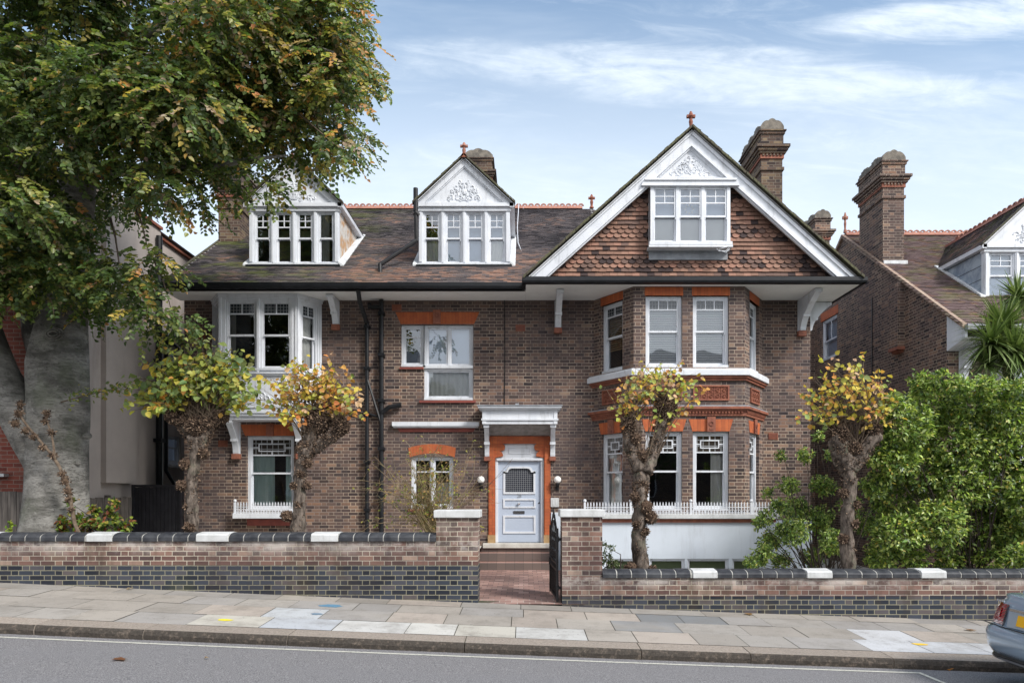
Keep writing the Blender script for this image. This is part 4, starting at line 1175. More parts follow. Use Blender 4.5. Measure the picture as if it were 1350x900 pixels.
# dormer soil pipe
pp = MB(); xq = WX(547.5,15.95)
pp.tube([(xq,16.0,WZ(247,15.95)),(xq,16.0,WZ(277,15.95))], .055, n=10); pp.tube([(xq,16.0,WZ(277,15.95)),(xq+.02,16.0,WZ(318,16))], .045, n=10)
pp.tube([(xq+.02,16.0,WZ(317,16)),(WX(501,15.7),15.7,WZ(349,15.7))], .05, n=10); pp.tube([(WX(501,15.7),15.7,WZ(348,15.7)),(WX(501,15.6),15.65,WZ(364,15.6))], .05, n=10)
pp.tube([(xq-.02,16.0,WZ(280,16)),(xq+.06,16.03,WZ(284,16))],.07,n=8)
pp.box(WX(501,15.6)-.1,WX(501,15.6)+.1,15.55,15.75,WZ(367,15.6),WZ(362.5,15.6))
pp.build('downpipe', M_['iron'], house, label='black soil pipe beside the middle dormer')
# chimneys
chimney(house, -7.93, -7.38, 17.75, 19.2, 7.9, 10.4, label='left chimney')
chimney(house, WX(613,21.4), WX(648,21.4), 21.4, 22.6, 9.4, WZ(197,21.4), label='middle chimney behind the dormer')
chimney(house, 6.10, 6.64, 17.5, 19.05, 6.8, WZ(158,17.5), label='tall right chimney')
# ---- door
ts = MB()
ts.box(-.81,-.65,YW-.03,YW+.10,.75,2.86); ts.box(.474,.625,YW-.03,YW+.10,.75,2.86); ts.box(-.81,.625,YW-.031,YW+.10,2.86,3.03)
ts.box(-.79,-.67,YW-.045,YW-.03,.75,2.80); ts.box(.49,.61,YW-.045,YW-.03,.75,2.80)
# scalloped shoulders each side of the panel over the door
for s_ in (-1, 1):
    x0 = -.65 if s_ < 0 else .474; dd = -s_
    pts = [(x0, 2.86), (x0+dd*.17, 2.86)]
    for k in range(7): t = pi/2-pi*k/6; pts.append((x0+dd*(.17+.02*0+.055*cos(t)), 2.775+.075*sin(t)))
    for k in range(7): t = pi/2-(pi*.55)*k/6; pts.append((x0+dd*(.08+.10*cos(t)), 2.585+.105*sin(t)))
    pts.append((x0, 2.53))
    if s_ < 0: pts = list(reversed(pts))
    ts.prism(pts, YW-.02, YW+.10)
ts.build('door_surround', M_['terra_tile'], house)
tst = MB(); tst.box(-.82,-.645,YW-.05,YW+.09,.48,.75); tst.cut(); tst.box(.47,.635,YW-.05,YW+.09,.48,.75); tst.build_parts('plinth_block', plain_mat('ochre_stone', (.38,.25,.12), (.28,.17,.08), .8, 5, .3, 40), house)
fr = MB()
fr.box(-.65,-.586,YW+.02,YW+.15,.57,2.53); fr.box(.404,.474,YW+.02,YW+.15,.57,2.53)
fr.box(-.586,.404,YW+.022,YW+.15,2.45,2.53); fr.box(-.62,.44,YW-.01,YW+.03,2.47,2.52)
fr.box(-.65,.474,YW+.05,YW+.15,2.53,2.90)
fr.box(-.34,.17,YW+.035,YW+.05,2.62,2.645); fr.box(-.34,.17,YW+.035,YW+.05,2.755,2.78); fr.box(-.34,-.315,YW+.035,YW+.05,2.645,2.755); fr.box(.145,.17,YW+.035,YW+.05,2.645,2.755)
fr.build('door_frame', M_['white'], house, bevel=.004)
dx0, dx1, dy = -.586, .404, YW+.07
do = MB()
gx0, gx1, gz0, gz1 = -.42, .235, 1.74, 2.29     # glazed opening
sheet_ = [(dx0,dx1,.575,gz0),(dx0,gx0,gz0,gz1),(gx1,dx1,gz0,gz1),(dx0,dx1,gz1,2.45)]
for a, b, p, q in sheet_: do.box(a,b,dy,dy+.045,p,q)
door = do.build('front_door', M_['door'], house, label='pale blue-grey panelled front door with leaded light')
mo = MB()
def ringbox(x0,x1,z0,z1,w,y0,y1,m=mo):
    m.box(x0,x1,y0,y1,z0,z0+w); m.box(x0,x1,y0,y1,z1-w,z1); m.box(x0,x0+w,y0,y1,z0+w,z1-w); m.box(x1-w,x1,y0,y1,z0+w,z1-w)
ringbox(-.47,.285,1.37,1.59,.04,dy-.02,dy); ringbox(-.47,.285,.78,1.20,.045,dy-.02,dy)
mo.box(gx0-.045,gx1+.045,dy-.02,dy,gz0-.045,gz0); mo.box(gx0-.045,gx0,dy-.02,dy,gz0,gz1-.07); mo.box(gx1,gx1+.045,dy-.02,dy,gz0,gz1-.07)
ar = [(gx0-.045,gz1-.10),(gx0+.0,gz1-.10)]
top_o = [(gx0-.045,gz1-.12),(gx0-.045,gz1-.055),(gx0+.02,gz1-.055),(gx0+.03,gz1-.01),(gx0+.07,gz1+.03),(gx0+.13,gz1+.045),(gx1-.13,gz1+.045),(gx1-.07,gz1+.03),(gx1-.03,gz1-.01),(gx1-.02,gz1-.055),(gx1+.045,gz1-.055),(gx1+.045,gz1-.12)]
top_i = [(gx0,gz1-.12),(gx0,gz1-.09),(gx0+.06,gz1-.09),(gx0+.07,gz1-.05),(gx0+.10,gz1-.015),(gx0+.15,gz1),(gx1-.15,gz1),(gx1-.10,gz1-.015),(gx1-.07,gz1-.05),(gx1-.06,gz1-.09),(gx1,gz1-.09),(gx1,gz1-.12)]
for k in range(11):
    mo.prism([top_i[k], top_i[k+1], top_o[k+1], top_o[k]], dy-.02, dy)
mo.build('moulding', M_['white'], door)
dc = MB(); # spandrels that close the corners of the shaped light
for k in range(11): 
    a, b = top_i[k], top_i[k+1]
    if abs(a[0]-b[0]) > .001: dc.prism([(a[0],a[1]),(b[0],b[1]),(b[0],gz1+.001),(a[0],gz1+.001)], dy+.002, dy+.03) if max(a[1],b[1]) < gz1-.001 or a[1] != b[1] else None
dc.build('spandrel', M_['door'], door)
gd = MB(); gd.quad((gx0,dy+.02,gz0),(gx1,dy+.02,gz0),(gx1,dy+.02,gz1),(gx0,dy+.02,gz1)); gd.build('pane', leaded_mat(.048,'door_leaded_glass',(.028,.03,.042)), door)
kn = MB(); kn.tube([(-.10,dy-.05,1.475),(-.10,dy,1.475)],.018,n=8); kn.blob((-.10,dy-.055,1.475),.033,10,8,jit=0); kn.build('door_knob', M_['chrome'], door)
lb = MB(); ringbox(-.235,.03,1.235,1.305,.014,dy-.012,dy,lb); lb.box(-.221,.016,dy-.006,dy,1.249,1.291); lb.build('letterbox', M_['chrome'], door)
lk = MB(); lk.tube([(.365,dy-.012,1.49),(.365,dy,1.49)],.02,n=10); lk.build('lock', M_['chrome'], door)
cu = D.curves.new('door_number', 'FONT'); cu.body = '28'; cu.size = .11; cu.extrude = .004; cu.align_x = 'CENTER'
tmpo = D.objects.new('tmp', cu); col.objects.link(tmpo)
bpy.context.view_layer.update(); dg = bpy.context.evaluated_depsgraph_get(); tme = D.meshes.new_from_object(tmpo.evaluated_get(dg))
D.objects.remove(tmpo)
TX = Matrix.Translation((-.095, dy-.004, 1.615)) @ Matrix.Rotation(pi/2, 4, 'X'); tme.transform(TX); tme.materials.clear(); tme.materials.append(M_['lead'])
no = D.objects.new('door_number', tme); col.objects.link(no); parent(no, door)
# ---- canopy
cn = MB(); cx = (-.99+.84)/2
def cprof(z0,z1,d0,d1):   # moulding course: outer extents widen by d
    pass
for d, a, b, yy in ((.0,3.26,3.34,15.30),(.035,3.34,3.385,15.27),(.0,3.385,3.55,15.30),(.03,3.55,3.58,15.27),(.07,3.58,3.61,15.23),(.10,3.61,3.65,15.19)):
    cn.box(-.91-d,.75+d,yy,YW-.003,a,b) if a > 3.35 else cn.box(-.91-d,.75+d,yy,yy+.05,a,b)
for x in (-.91,.69): cn.box(x-.012,x+.072,15.285,15.31,3.26,3.55)
for x0,x1 in ((-.91,-.86),(.70,.75)): cn.box(x0,x1,15.35,YW-.003,3.26,3.385)
cn.build('canopy', M_['white'], house, bevel=.004)
cs = MB(); cs.add([(-.86,15.35,3.30),(.70,15.35,3.30),(.70,YW-.002,3.035),(-.86,YW-.002,3.035)], [(0,3,2,1)]); cs.add([(-.86,15.35,3.33),(.70,15.35,3.33),(.70,YW-.002,3.065),(-.86,YW-.002,3.065)], [(0,1,2,3)])
cs.build('canopy_soffit', plain_mat('grey_soffit', (.30,.29,.285), (.19,.185,.18), .8, 9, .4, 25), house)
ct = MB(); ct.box(-1.03,.87,15.17,YW-.003,3.652,3.675); ct.box(-.18,-.10,15.4,15.5,3.676,3.74); ct.build('flashing', M_['lead'], house)
for x in (-.835,.672):
    b_ = MB(); bracket(b_, x, .10, YW-.003, 15.36, 2.56, 3.262); b_.build('canopy_bracket', M_['white'], house)
    c_ = MB(); c_.box(x-.07,x+.07,YW-.10,YW-.003,2.46,2.555); c_.build('corbel', M_['terra_dark'], house)
# ---- globe lamps
gm_ = NT('globe'); gm_.bsdf((.82,.82,.80), .25, spec=.6)
for px in (634, 735):
    x = WX(px,15.65); l = MB(); z = WZ(632,15.65)
    l.tube([(x,15.79,z-.16),(x,15.72,z-.17),(x,15.65,z-.15),(x,15.65,z-.07)], .018, n=8); l.lathe([(.035,z-.16),(.055,z-.10),(.05,z-.075)], x, 15.65, 10); l.box(x-.04,x+.04,15.775,15.797,z-.24,z-.10)
    lo = l.build('wall_lamp', M_['iron'], house); g = MB(); g.blob((x,15.65,z), .083, 16, 12, jit=0); g.build('lamp_globe', gm_.mat, lo, smooth=True)
ep = MB(); x0, x1 = WX(726,15.75), WX(737,15.75); ep.box(x0,x1,YW-.05,YW-.003,WZ(668,15.75),WZ(656,15.75)); eo = ep.build('entry_phone', M_['gardenwhite'], house, bevel=.006)
e2 = MB(); e2.box(x0+.04,x0+.09,YW-.056,YW-.05,WZ(666,15.75),WZ(658.5,15.75)); e2.box(x0+.12,x0+.15,YW-.056,YW-.05,WZ(665,15.75),WZ(659,15.75)); e2.build('speaker_grille', M_['leadwhite'], eo)

# ================================================================== house on the right
rh = empty('brick_house', (13.5, 15.8, -.6), 'brick house on the right, seen end on behind the palm, with tall corbelled chimney', 'house')
X0 = 9.8; EYr = 15.15; ZEr = 5.46; RYr = 20.9; SLr = .72
def rzr(Y): return ZEr+SLr*(Y-EYr)
ZR = rzr(RYr)
wb = MB(); XR2 = 20.
# gable end wall facing left with a window
sw = (900*X0/ (1103.5-690), 900*X0/(1083.5-690))   # Y range near, far
wz0 = WZ(468,sw[0]); wz1 = WZ(413,sw[0])
GMr = frameM((X0, 26.5), (X0, 16.0))      # local x runs from the back to the front, y into the house
L_ = 26.5-15.8
GMr = frameM((X0, 26.5), (X0, 15.8)); hx0, hx1 = 26.5-sw[1], 26.5-sw[0]
wb.M = GMr; sheet(wb, 0, L_, -1.4, ZEr)
wb.M = None
# the part above the eaves: triangle split round the window head
def gz(Y): return rzr(Y)-.05 if Y < RYr else rzr(2*RYr-Y)-.05
ys = [15.8]+[16+.5*k for k in range(21)]+[26.5]; ys = sorted(set(ys+[sw[0],sw[1],RYr]))
for a, b in zip(ys, ys[1:]):
    lo = ZEr
    if sw[0] <= a and b <= sw[1]:
        lo = wz1
        wb.add([(X0,b,lo),(X0,a,lo),(X0,a,gz(a)),(X0,b,gz(b))], [(0,1,2,3)])
        wb.add([(X0,b,ZEr),(X0,a,ZEr),(X0,a,wz0),(X0,b,wz0)], [(0,1,2,3)])
    else: wb.add([(X0,b,lo),(X0,a,lo),(X0,a,gz(a)),(X0,b,gz(b))], [(0,1,2,3)])
wb.add([(X0,sw[1],wz1),(X0,sw[0],wz1),(X0+.12,sw[0],wz1),(X0+.12,sw[1],wz1)], [(0,1,2,3)]); wb.add([(X0,sw[1],wz0),(X0+.12,sw[1],wz0),(X0+.12,sw[1],wz1),(X0,sw[1],wz1)], [(0,1,2,3)])
sheet(wb, X0, XR2, -1.4, ZEr, y=15.8)
wb.quad((XR2,15.8,-1.4),(XR2,26.5,-1.4),(XR2,26.5,ZEr),(XR2,15.8,ZEr)); wb.quad((XR2,26.5,-1.4),(X0,26.5,-1.4),(X0,26.5,ZEr),(XR2,26.5,ZEr))
# rear wing facing us in the gap
wb.quad((8.9,22.95,-1.4),(X0,22.95,-1.4),(X0,22.95,7.6),(8.9,22.95,7.6)); wb.quad((8.9,30,-1.4),(8.9,22.95,-1.4),(8.9,22.95,7.6),(8.9,30,7.6))
# projecting pier
wb.box(9.62,X0,17.55,17.95,WZ(457,17.6),WZ(372,17.6)); 
rhw = wb.build('wall', M_['brick_n'], rh)
cb_ = MB(); cb_.box(9.60,X0,17.53,17.97,WZ(461,17.6),WZ(457,17.6)); cb_.box(9.66,X0,17.60,17.9,WZ(464,17.6),WZ(461,17.6)); cb_.build('corbel', M_['terra_dark'], rh)
window(rh, GMr, hx0, hx1, wz0, wz1, rail=.47, rec=.04, fw=.07, bars=(2,), cur=[('b','blind',0,1,0,1)], label='white side window of the neighbouring house')
ar_ = MB(); ar_.M = GMr; ar_.box(hx0-.08,hx1+.08,-.006,.05,wz1,wz1+.27); ar_.build('window_arch', M_['terra'], rh)
tv = MB(); tv.M = GMr; tv.box(26.5-19.75,26.5-19.5,-.03,-.003,3.9,4.15); tv.cut(); tv.box(26.5-20.85,26.5-20.7,-.03,-.003,3.05,3.2); tv.build_parts('vent', M_['gardenwhite'], rh)
sv = MB(); sv.M = GMr; sv.box(26.5-19.18,26.5-19.15,-.02,-.003,-1,7.2); sv.build('cable', M_['iron'], rh)
# roof
rr = MB(); ar2 = math.atan(SLr); c2, s2_ = cos(ar2), sin(ar2)
dY = 16.56; DX0, DX1 = 11.19, 13.49; sl2 = (RYr-EYr)/c2
rr.M = planeM((0,EYr,ZEr),(0,c2,s2_),(0,s2_,-c2)); dh2 = [(DX0+.03,DX1-.03,(dY+.05-EYr)/c2,(dY+1.7-EYr)/c2)]
sheet(rr, X0-.04, XR2, 0, sl2, dh2)
rm_ = lambda x, y, z, r: tuple(a*1.25 for a in ((.15,.108,.10) if r > .35 else (.095,.066,.06) if r > .12 else (.17,.10,.075)))
tiles(rr, X0-.04, 16.2, 0, sl2, lambda x, z: X0-.06 < x < 16 and z < sl2-.03 and not (dh2[0][0] < x < dh2[0][1] and dh2[0][2] < z < dh2[0][3]), colf=rm_)
rr.M = None
rr.add([(X0-.04,RYr,ZR),(XR2,RYr,ZR),(XR2,26.6,ZEr),(X0-.04,26.6,ZEr)], [(0,1,2,3)], c0)
rro = rr.build('roof', M_['rooftile2'], rh)
ve = MB()
for (ya, za), (yb, zb2) in (((EYr-.03,ZEr-.03),(RYr,ZR-.02)),((RYr,ZR-.02),(26.6,ZEr-.03))):
    ve.add([(X0-.07,ya,za-.06),(X0+.02,ya,za-.06),(X0+.02,yb,zb2-.06),(X0-.07,yb,zb2-.06),(X0-.07,ya,za+.045),(X0+.02,ya,za+.045),(X0+.02,yb,zb2+.045),(X0-.07,yb,zb2+.045)], [(0,3,2,1),(4,5,6,7),(0,1,5,4),(1,2,6,5),(2,3,7,6),(3,0,4,7)])
ve.build('verge', plain_mat('verge_mortar', (.34,.26,.20), (.20,.13,.10), .85, 8, .3, 30), rro)
cr = MB(); cresting(cr, X0+.05, XR2-.5, RYr, ZR+.06); cr.build('ridge_cresting', M_['terra_plain'], rro)
fn = MB(); finial(fn, X0+.05, RYr, ZR+.08, .62, .8); fn.build('finial', M_['terra_plain'], rro)
# eaves return, gutter, bracket
ev = MB(); ev.add([(X0+.0,15.8,5.0),(X0+.0,EYr,ZEr-.30),(X0+.0,EYr,ZEr-.02),(X0+.0,15.8,rzr(15.8)-.06),(X0+.06,15.8,5.0),(X0+.06,EYr,ZEr-.30),(X0+.06,EYr,ZEr-.02),(X0+.06,15.8,rzr(15.8)-.06)],
    [(0,1,2,3),(7,6,5,4),(0,4,5,1),(1,5,6,2),(2,6,7,3)]); ev.add([(X0,15.8,5.0),(XR2,15.8,5.0),(XR2,EYr,ZEr-.28),(X0,EYr,ZEr-.28)], [(3,2,1,0)])
bracket(ev, X0+.35, .14, 15.79, 15.3, 4.30, 5.0)
ev.build('eaves_board', M_['white'], rh)
gr_ = MB(); gr_.box(X0-.02,XR2,EYr-.14,EYr,ZEr-.14,ZEr-.02); gr_.build('gutter', M_['lead'], rh)
# timber front bay seen under the palm
fb = MB(); fb.box(X0+1.0,X0+2.9,15.3,15.8,.8,4.9); fb.build('bay_window', M_['white'], rh)
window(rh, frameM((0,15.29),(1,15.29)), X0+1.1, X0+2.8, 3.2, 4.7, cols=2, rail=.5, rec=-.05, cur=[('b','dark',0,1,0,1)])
dormer(rh, DX0, DX1, dY, WZ(393,dY), WZ(323,dY), rzr, 3, 'cheekb', [bl(), bl(), bl()], label='dormer with blue-grey boarded cheek', palette='rooftile2', seed=11)
cr = MB(); cresting(cr, dY-.1, dY+3.0, (DX0+DX1)/2, WZ(323,dY)+.93*1.25+.02, axis='y'); cr.build('ridge_cresting', M_['terra_plain'], rro)
chimney(rh, 9.82, 10.40, 18.65, 19.95, 7.3, WZ(199,18.65), label='tall chimney on the gable end', mat='brick_n', flash=rzr(18.65))
chimney(rh, 9.82, 10.30, 22.95, 24.1, 7.2, WZ(277,22.95), label='small rear chimney', mat='brick_n', flash=None)

# ================================================================== left neighbours
lh = empty('rendered_house', (-9.3, 17, 0), 'tall house with a plain grey-beige rendered side wall and black pipes behind the big beech', 'house')
X0 = -9.3; wr_ = MB()
LM = frameM((X0, 12.9), (X0, 23))       # faces +x? build explicitly below
def ywall(X, px): return 900*X/(px-690.)
y1_ = ywall(X0, 212)
lw = []
for a, b in ((222,239),): lw.append((ywall(-9.45,a), ywall(-9.45,b)))
# front stretch, then a slightly recessed rear stretch with two windows
wr_.quad((X0,12.9,-.2),(X0,y1_,-.2),(X0,y1_,8.45),(X0,12.9,8.45))
wr_.quad((X0,y1_,-.2),(X0-.15,y1_,-.2),(X0-.15,y1_,8.45),(X0,y1_,8.45))
XB = X0-.15
LB = planeM((XB, y1_, 0), (0,0,1), (-1,0,0))   # local x runs +Y
Lr = 6.6; wy0, wy1 = ywall(XB,222)-y1_, ywall(XB,238)-y1_
yn, yf = ywall(XB,222), ywall(XB,238)
wins = [(wy0,wy1,WZ(612,yn)+.02,WZ(574,yn)), (wy0,wy1,WZ(503,yn),WZ(461,yn))]
wr_.M = LB; sheet(wr_, 0, Lr, -.2, 8.3, wins, .10); wr_.M = None
wr_.quad((XB,y1_+Lr,-.2),(-16,y1_+Lr,-.2),(-16,y1_+Lr,8.3),(XB,y1_+Lr,8.3))
wr_.quad((-16,12.9,-.2),(X0,12.9,-.2),(X0,12.9,8.45),(-16,12.9,8.45))
wr_.quad((-16,12.9,8.45),(X0,12.9,8.45),(X0,y1_+Lr,8.40),(-16,y1_+Lr,8.40))
# chimney breast and buttress
ya, yb = ywall(-9.1,140), ywall(-9.1,180)
wr_.box(X0,-9.1,ya,yb,WZ(636,ya),8.45); wr_.box(X0,-9.22,ya-.5,ya,.2,8.0)
wr_.build('wall', M_['render'], lh)
cc_ = MB(); cc_.box(X0-.3,X0+.06,12.8,y1_,8.45,8.52); cc_.cut(); cc_.box(XB-.3,XB+.08,y1_,y1_+Lr,8.3,8.37); cc_.build_parts('coping', M_['terra_dark'], lh)
for wi in wins:
    window(lh, LB, *wi, rail=.6, rec=.03, fw=.06, cur=[('b','blind',0,1,0,1)])
lg = MB(); lg.box(XB,XB+.10,y1_,y1_+3,WZ(437,17.6),WZ(437,17.6)+.07); lg.cut(); lg.box(XB,XB+.12,yn-.1,yf+.1,WZ(614,yn)-.03,WZ(614,yn)+.04); lg.build_parts('ledge', M_['leadwhite'], lh)
dp = MB(); yq = ywall(X0+.12,211); dp.tube([(X0+.10,yq,-.1),(X0+.10,yq,8.2)], .075, n=10)
for z in (1,3,5,6.6): dp.box(X0,X0+.2,yq-.1,yq+.1,z,z+.09)
yq2 = ywall(XB+.08,219); dp.cut(); dp.tube([(XB+.08,yq2,5.9),(XB+.08,yq2,2.3),(XB+.08,yq2+.5,1.9)], .045, n=8); dp.tube([(XB+.08,yq2,5.7),(XB+.1,yq2+.7,6.0)],.06,n=8); dp.tube([(XB+.12,yq2,5.75),(XB+.12,yq2+2.2,5.3)],.04,n=8)
dp.build_parts('downpipe', M_['black'], lh)
rb_ = empty('red_brick_house', (-12, 12.2, 0), 'red brick house at the far left edge behind the beech trunk', 'house')
q = MB(); q.box(-17,WX(52,12.2),12.2,12.88,.0,7.0); q.build('wall', M_['brick_red'], rb_)
q = MB(); q.box(-12,WX(6,12.1),12.08,12.197,WZ(628,12.1),WZ(624,12.1)); q.build('window_sill', M_['gardenwhite'], rb_)

# ================================================================== setting
def gridmesh(name, xs, ys, zf, mat, kind='structure', par=None, cols_=None):
    v = []; f = []
    for y in ys:
        for x in xs: v.append((x, y, zf(x, y)))
    n = len(xs)
    for j in range(len(ys)-1):
        for i in range(n-1): f.append((j*n+i, j*n+i+1, (j+1)*n+i+1, (j+1)*n+i))
    m = MB(); m.add(v, f); o = m.build(name, mat, par); o['kind'] = kind; return o
def fr_(a, b, st):
    n = max(1, int(round((b-a)/st))); return [a+(b-a)*i/n for i in range(n+1)]
KY = 8.1; PY = 10.5
def zp(x, y): return zg(x)-.038*(PY-y)           # pavement
def zkerb(x): return zp(x, KY)
def zr(x, y): return zkerb(x)-.115+.022*(KY-y) if y > 3.5 else zkerb(x)-.115+.022*4.6-.022*(3.5-y)
def asphalt():
    m = NT('asphalt'); p = m.pos()
    c = m.mix(m.step(m.noise(80, 3, rough=.8), .33, .67), (.062,.061,.064), (.275,.267,.272))
    sp = m.step(m.noise(160, 1), .62, .74); c = m.mix(m.math('MULTIPLY', sp, .55), c, (.50,.48,.46))
    c = m.mix(m.math('MULTIPLY', m.step(m.noise(.9, 4, vec=m.scale(p, (.4,1.5,1))), .4, .7), .35), c, (.17,.168,.175))
    m.bsdf(c, .85, normal=m.bump(m.noise(120, 3), .5, .006), spec=.3); return m.mat
M_['asphalt'] = asphalt()
xs = fr_(-40, 40, 1.0)
gridmesh('road', xs, [-8,-4,-1,1.5,3.5,5,6,7,7.6,KY], zr, M_['asphalt'])
gnd = plain_mat('soil', (.035,.028,.02), (.07,.055,.035), .95, 3, .5, 20)
def land(x, y):
    return (zg(max(-40,min(40,x)))-.9-.0*y)
gridmesh('ground', [-1500,-300,-80,-40]+fr_(-39,39,3)+[40,80,300,1500], [-1500,-300,-60,-9,0,10,20,40,80,300,1500], land, plain_mat('grass_ground', (.05,.06,.03), (.07,.075,.04), .95, .5))
# far pavement behind the camera
gridmesh('pavement', xs, [-10.5,-8.002], lambda x, y: zr(x,-8)+.11, plain_mat('far_paving', (.2,.19,.18),(.25,.24,.22),.9,1))
# near pavement: paving slabs
def slabm():
    m = NT('paving'); c = m.attr(); p = m.pos()
    c = m.mix(m.math('MULTIPLY', m.noise(70, 3), .5), c, m.mix(1, c, (.55,.55,.55), 'MULTIPLY'))
    c = m.mix(m.math('MULTIPLY', m.step(m.noise(2.2, 7, rough=.75), .42, .70), .5), c, (.15,.135,.115)); c = m.mix(m.math('MULTIPLY', m.step(m.noise(28, 2), .66, .72), .6), c, (.10,.095,.09)); c = m.mix(m.math('MULTIPLY', m.step(m.noise(.6, 4), .5, .7), .35), c, (.36,.33,.29))
    m.bsdf(c, .85, normal=m.bump(m.noise(90, 3), .3, .004), spec=.3); return m.mat
M_['slab'] = slabm()
gridmesh('pavement_bed', xs, [KY+.02, 9, PY+.25], lambda x, y: zp(x,y)-.012, plain_mat('joint_moss', (.05,.055,.03), (.08,.07,.05), .95, 4))
D.objects['pavement_bed'].name = 'pavement'
sb = MB(); rs = random.Random(21)
rows = [(KY+.335, 9.02), (9.02, 9.62), (9.62, 10.14), (10.14, PY+.02)]
def lpx(x, y): return 690+900*x/y
for ri, (ya, yb) in enumerate(rows):
    x = -14+rs.random()*.5
    while x < 14:
        w = rs.choice([.62,.76,.9]) if ri < 3 else rs.choice([.9,.76,1.1]); xa, xb = x+.005, x+w-.005; pc = lpx((xa+xb)/2, (ya+yb)/2)
        base = rs.choice([(.32,.295,.265),(.35,.32,.285),(.37,.325,.285),(.33,.31,.285),(.30,.285,.27)])
        if ri == 0 and (215 < pc < 350 or 470 < pc < 790): base = rs.choice([(.47,.475,.48),(.52,.51,.48),(.47,.465,.45),(.51,.485,.43)])
        if ri == 0 and 350 < pc < 470: base = (.45,.47,.50)
        if ri == 1 and 335 < pc < 425: base = (.50,.52,.54)
        if ri == 0 and 1090 < pc < 1330: base = (.46,.47,.49)
        if ri == 1 and 1110 < pc < 1215: base = (.49,.495,.51)
        if ri == 2 and 840 < pc < 940: base = (.20,.208,.215)
        if ri == 1 and 820 < pc < 900: base = (.22,.227,.235)
        if ri == 3: base = tuple(q*.88 for q in base)
        k = rs.uniform(.9, 1.1); cc = tuple(q*k for q in base); dz = rs.uniform(-.0025,.0025)
        n = 2
        for i in range(n):
            u0, u1 = xa+(xb-xa)*i/n, xa+(xb-xa)*(i+1)/n
            sb.add([(u0,ya+.005,zp(u0,ya)+dz),(u1,ya+.005,zp(u1,ya)+dz),(u1,yb-.005,zp(u1,yb)+dz),(u0,yb-.005,zp(u0,yb)+dz)], [(0,1,2,3)], cc)
        x += w
so = sb.build('pavement', M_['slab']); so['kind'] = 'structure'
# paint marks sprayed on the slabs
def decal(px, py, Y, w, h, c, nm):
    m = MB(); X = WX(px, Y); n = 12; rd = random.Random(px)
    vs = [(X+w*.5*cos(2*pi*k/n)*rd.uniform(.6,1), Y+h*.5*sin(2*pi*k/n)*rd.uniform(.6,1)) for k in range(n)]
    m.add([(a, b, zp(a, b)+.005) for a, b in vs], [tuple(range(n))]); o = m.build(nm, plain_mat('spray_'+nm, c, tuple(x*.8 for x in c), .7, 20)); o['kind'] = 'structure'; return o
decal(297, 0, 8.75, .24, .14, (.75,.65,.02), 'paint_mark'); decal(1213, 0, 8.85, .26, .13, (.78,.52,.03), 'paint_mark'); decal(437, 0, 9.85, .42, .26, (.10,.22,.33), 'paint_mark'); decal(418,0,9.3,.22,.12,(.14,.22,.30),'paint_mark')
# kerb stones
km = NT('granite_kerb'); kc = km.attr()
kc = km.mix(km.math('MULTIPLY', km.step(km.noise(38, 5, rough=.85), .38, .66), .6), kc, km.mix(1, kc, (.35,.33,.31), 'MULTIPLY')); kc = km.mix(km.math('MULTIPLY', km.step(km.noise(18, 4, rough=.7), .5, .7), .35), kc, (.30,.24,.19))
zk = km.xyz(km.n('ShaderNodeNewGeometry').outputs['Normal'])[2]
km.bsdf(kc, .9, normal=km.bump(km.noise(45, 5, rough=.75), .9, .02), spec=.2); M_['kerb'] = km.mat
kb = MB(); x = -14.3
while x < 14:
    w = rs.choice([1.3,1.7,2.1,1.0]); xa, xb = x+.006, x+w-.006; k = rs.uniform(.85,1.12); ct_ = (.38*k,.33*k,.285*k); n = 26
    tp = []; 
    for i in range(n+1):
        u = xa+(xb-xa)*i/n; j = .018*mnoise.noise(Vector((u*7,1,0))); j2 = .008*mnoise.noise(Vector((u*9,5,0)))
        z = zkerb(u); tp.append([(u,KY-.012+j,z-.14),(u,KY-.018+j+j2,z-.06),(u,KY+.002+j,z-.016+j2*.4),(u,KY+.022,z+.001),(u,KY+.325,zp(u,KY+.325)+.001)])
    vs = [p for r_ in tp for p in r_]
    for i in range(n):
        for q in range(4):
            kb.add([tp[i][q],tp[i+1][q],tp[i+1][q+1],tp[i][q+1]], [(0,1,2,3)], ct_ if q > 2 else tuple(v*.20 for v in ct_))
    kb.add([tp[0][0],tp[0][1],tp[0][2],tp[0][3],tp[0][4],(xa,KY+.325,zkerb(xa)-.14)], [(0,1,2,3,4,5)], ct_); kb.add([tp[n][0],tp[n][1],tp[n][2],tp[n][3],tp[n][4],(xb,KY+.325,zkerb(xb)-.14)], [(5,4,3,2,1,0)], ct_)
    x += w
ko = kb.build('kerb', M_['kerb']); ko['kind'] = 'structure'
# parking line
pm = MB(); xe = WX(1209, 7.9)
for a, b in zip(fr_(-14, xe, .25), fr_(-14, xe, .25)[1:]):
    pm.add([(a,7.865,zr(a,7.865)+.005),(b,7.865,zr(b,7.865)+.005),(b,7.915,zr(b,7.915)+.005),(a,7.915,zr(a,7.915)+.005)], [(0,1,2,3)])
for k in range(8):
    a, b = 7.915-.25*k, 7.915-.25*(k+1)
    pm.add([(xe,b,zr(xe,b)+.005),(xe+.05,b,zr(xe,b)+.005),(xe+.05,a,zr(xe,a)+.005),(xe,a,zr(xe,a)+.005)], [(0,1,2,3)])
mk = NT('road_paint'); mc = mk.mix(mk.step(mk.noise(30, 4, rough=.8), .52, .66), (.55,.54,.47), (.16,.15,.14)); mk.bsdf(mc, .8); M_['paint'] = mk.mat
o = pm.build('road_marking', M_['paint']); o['kind'] = 'structure'
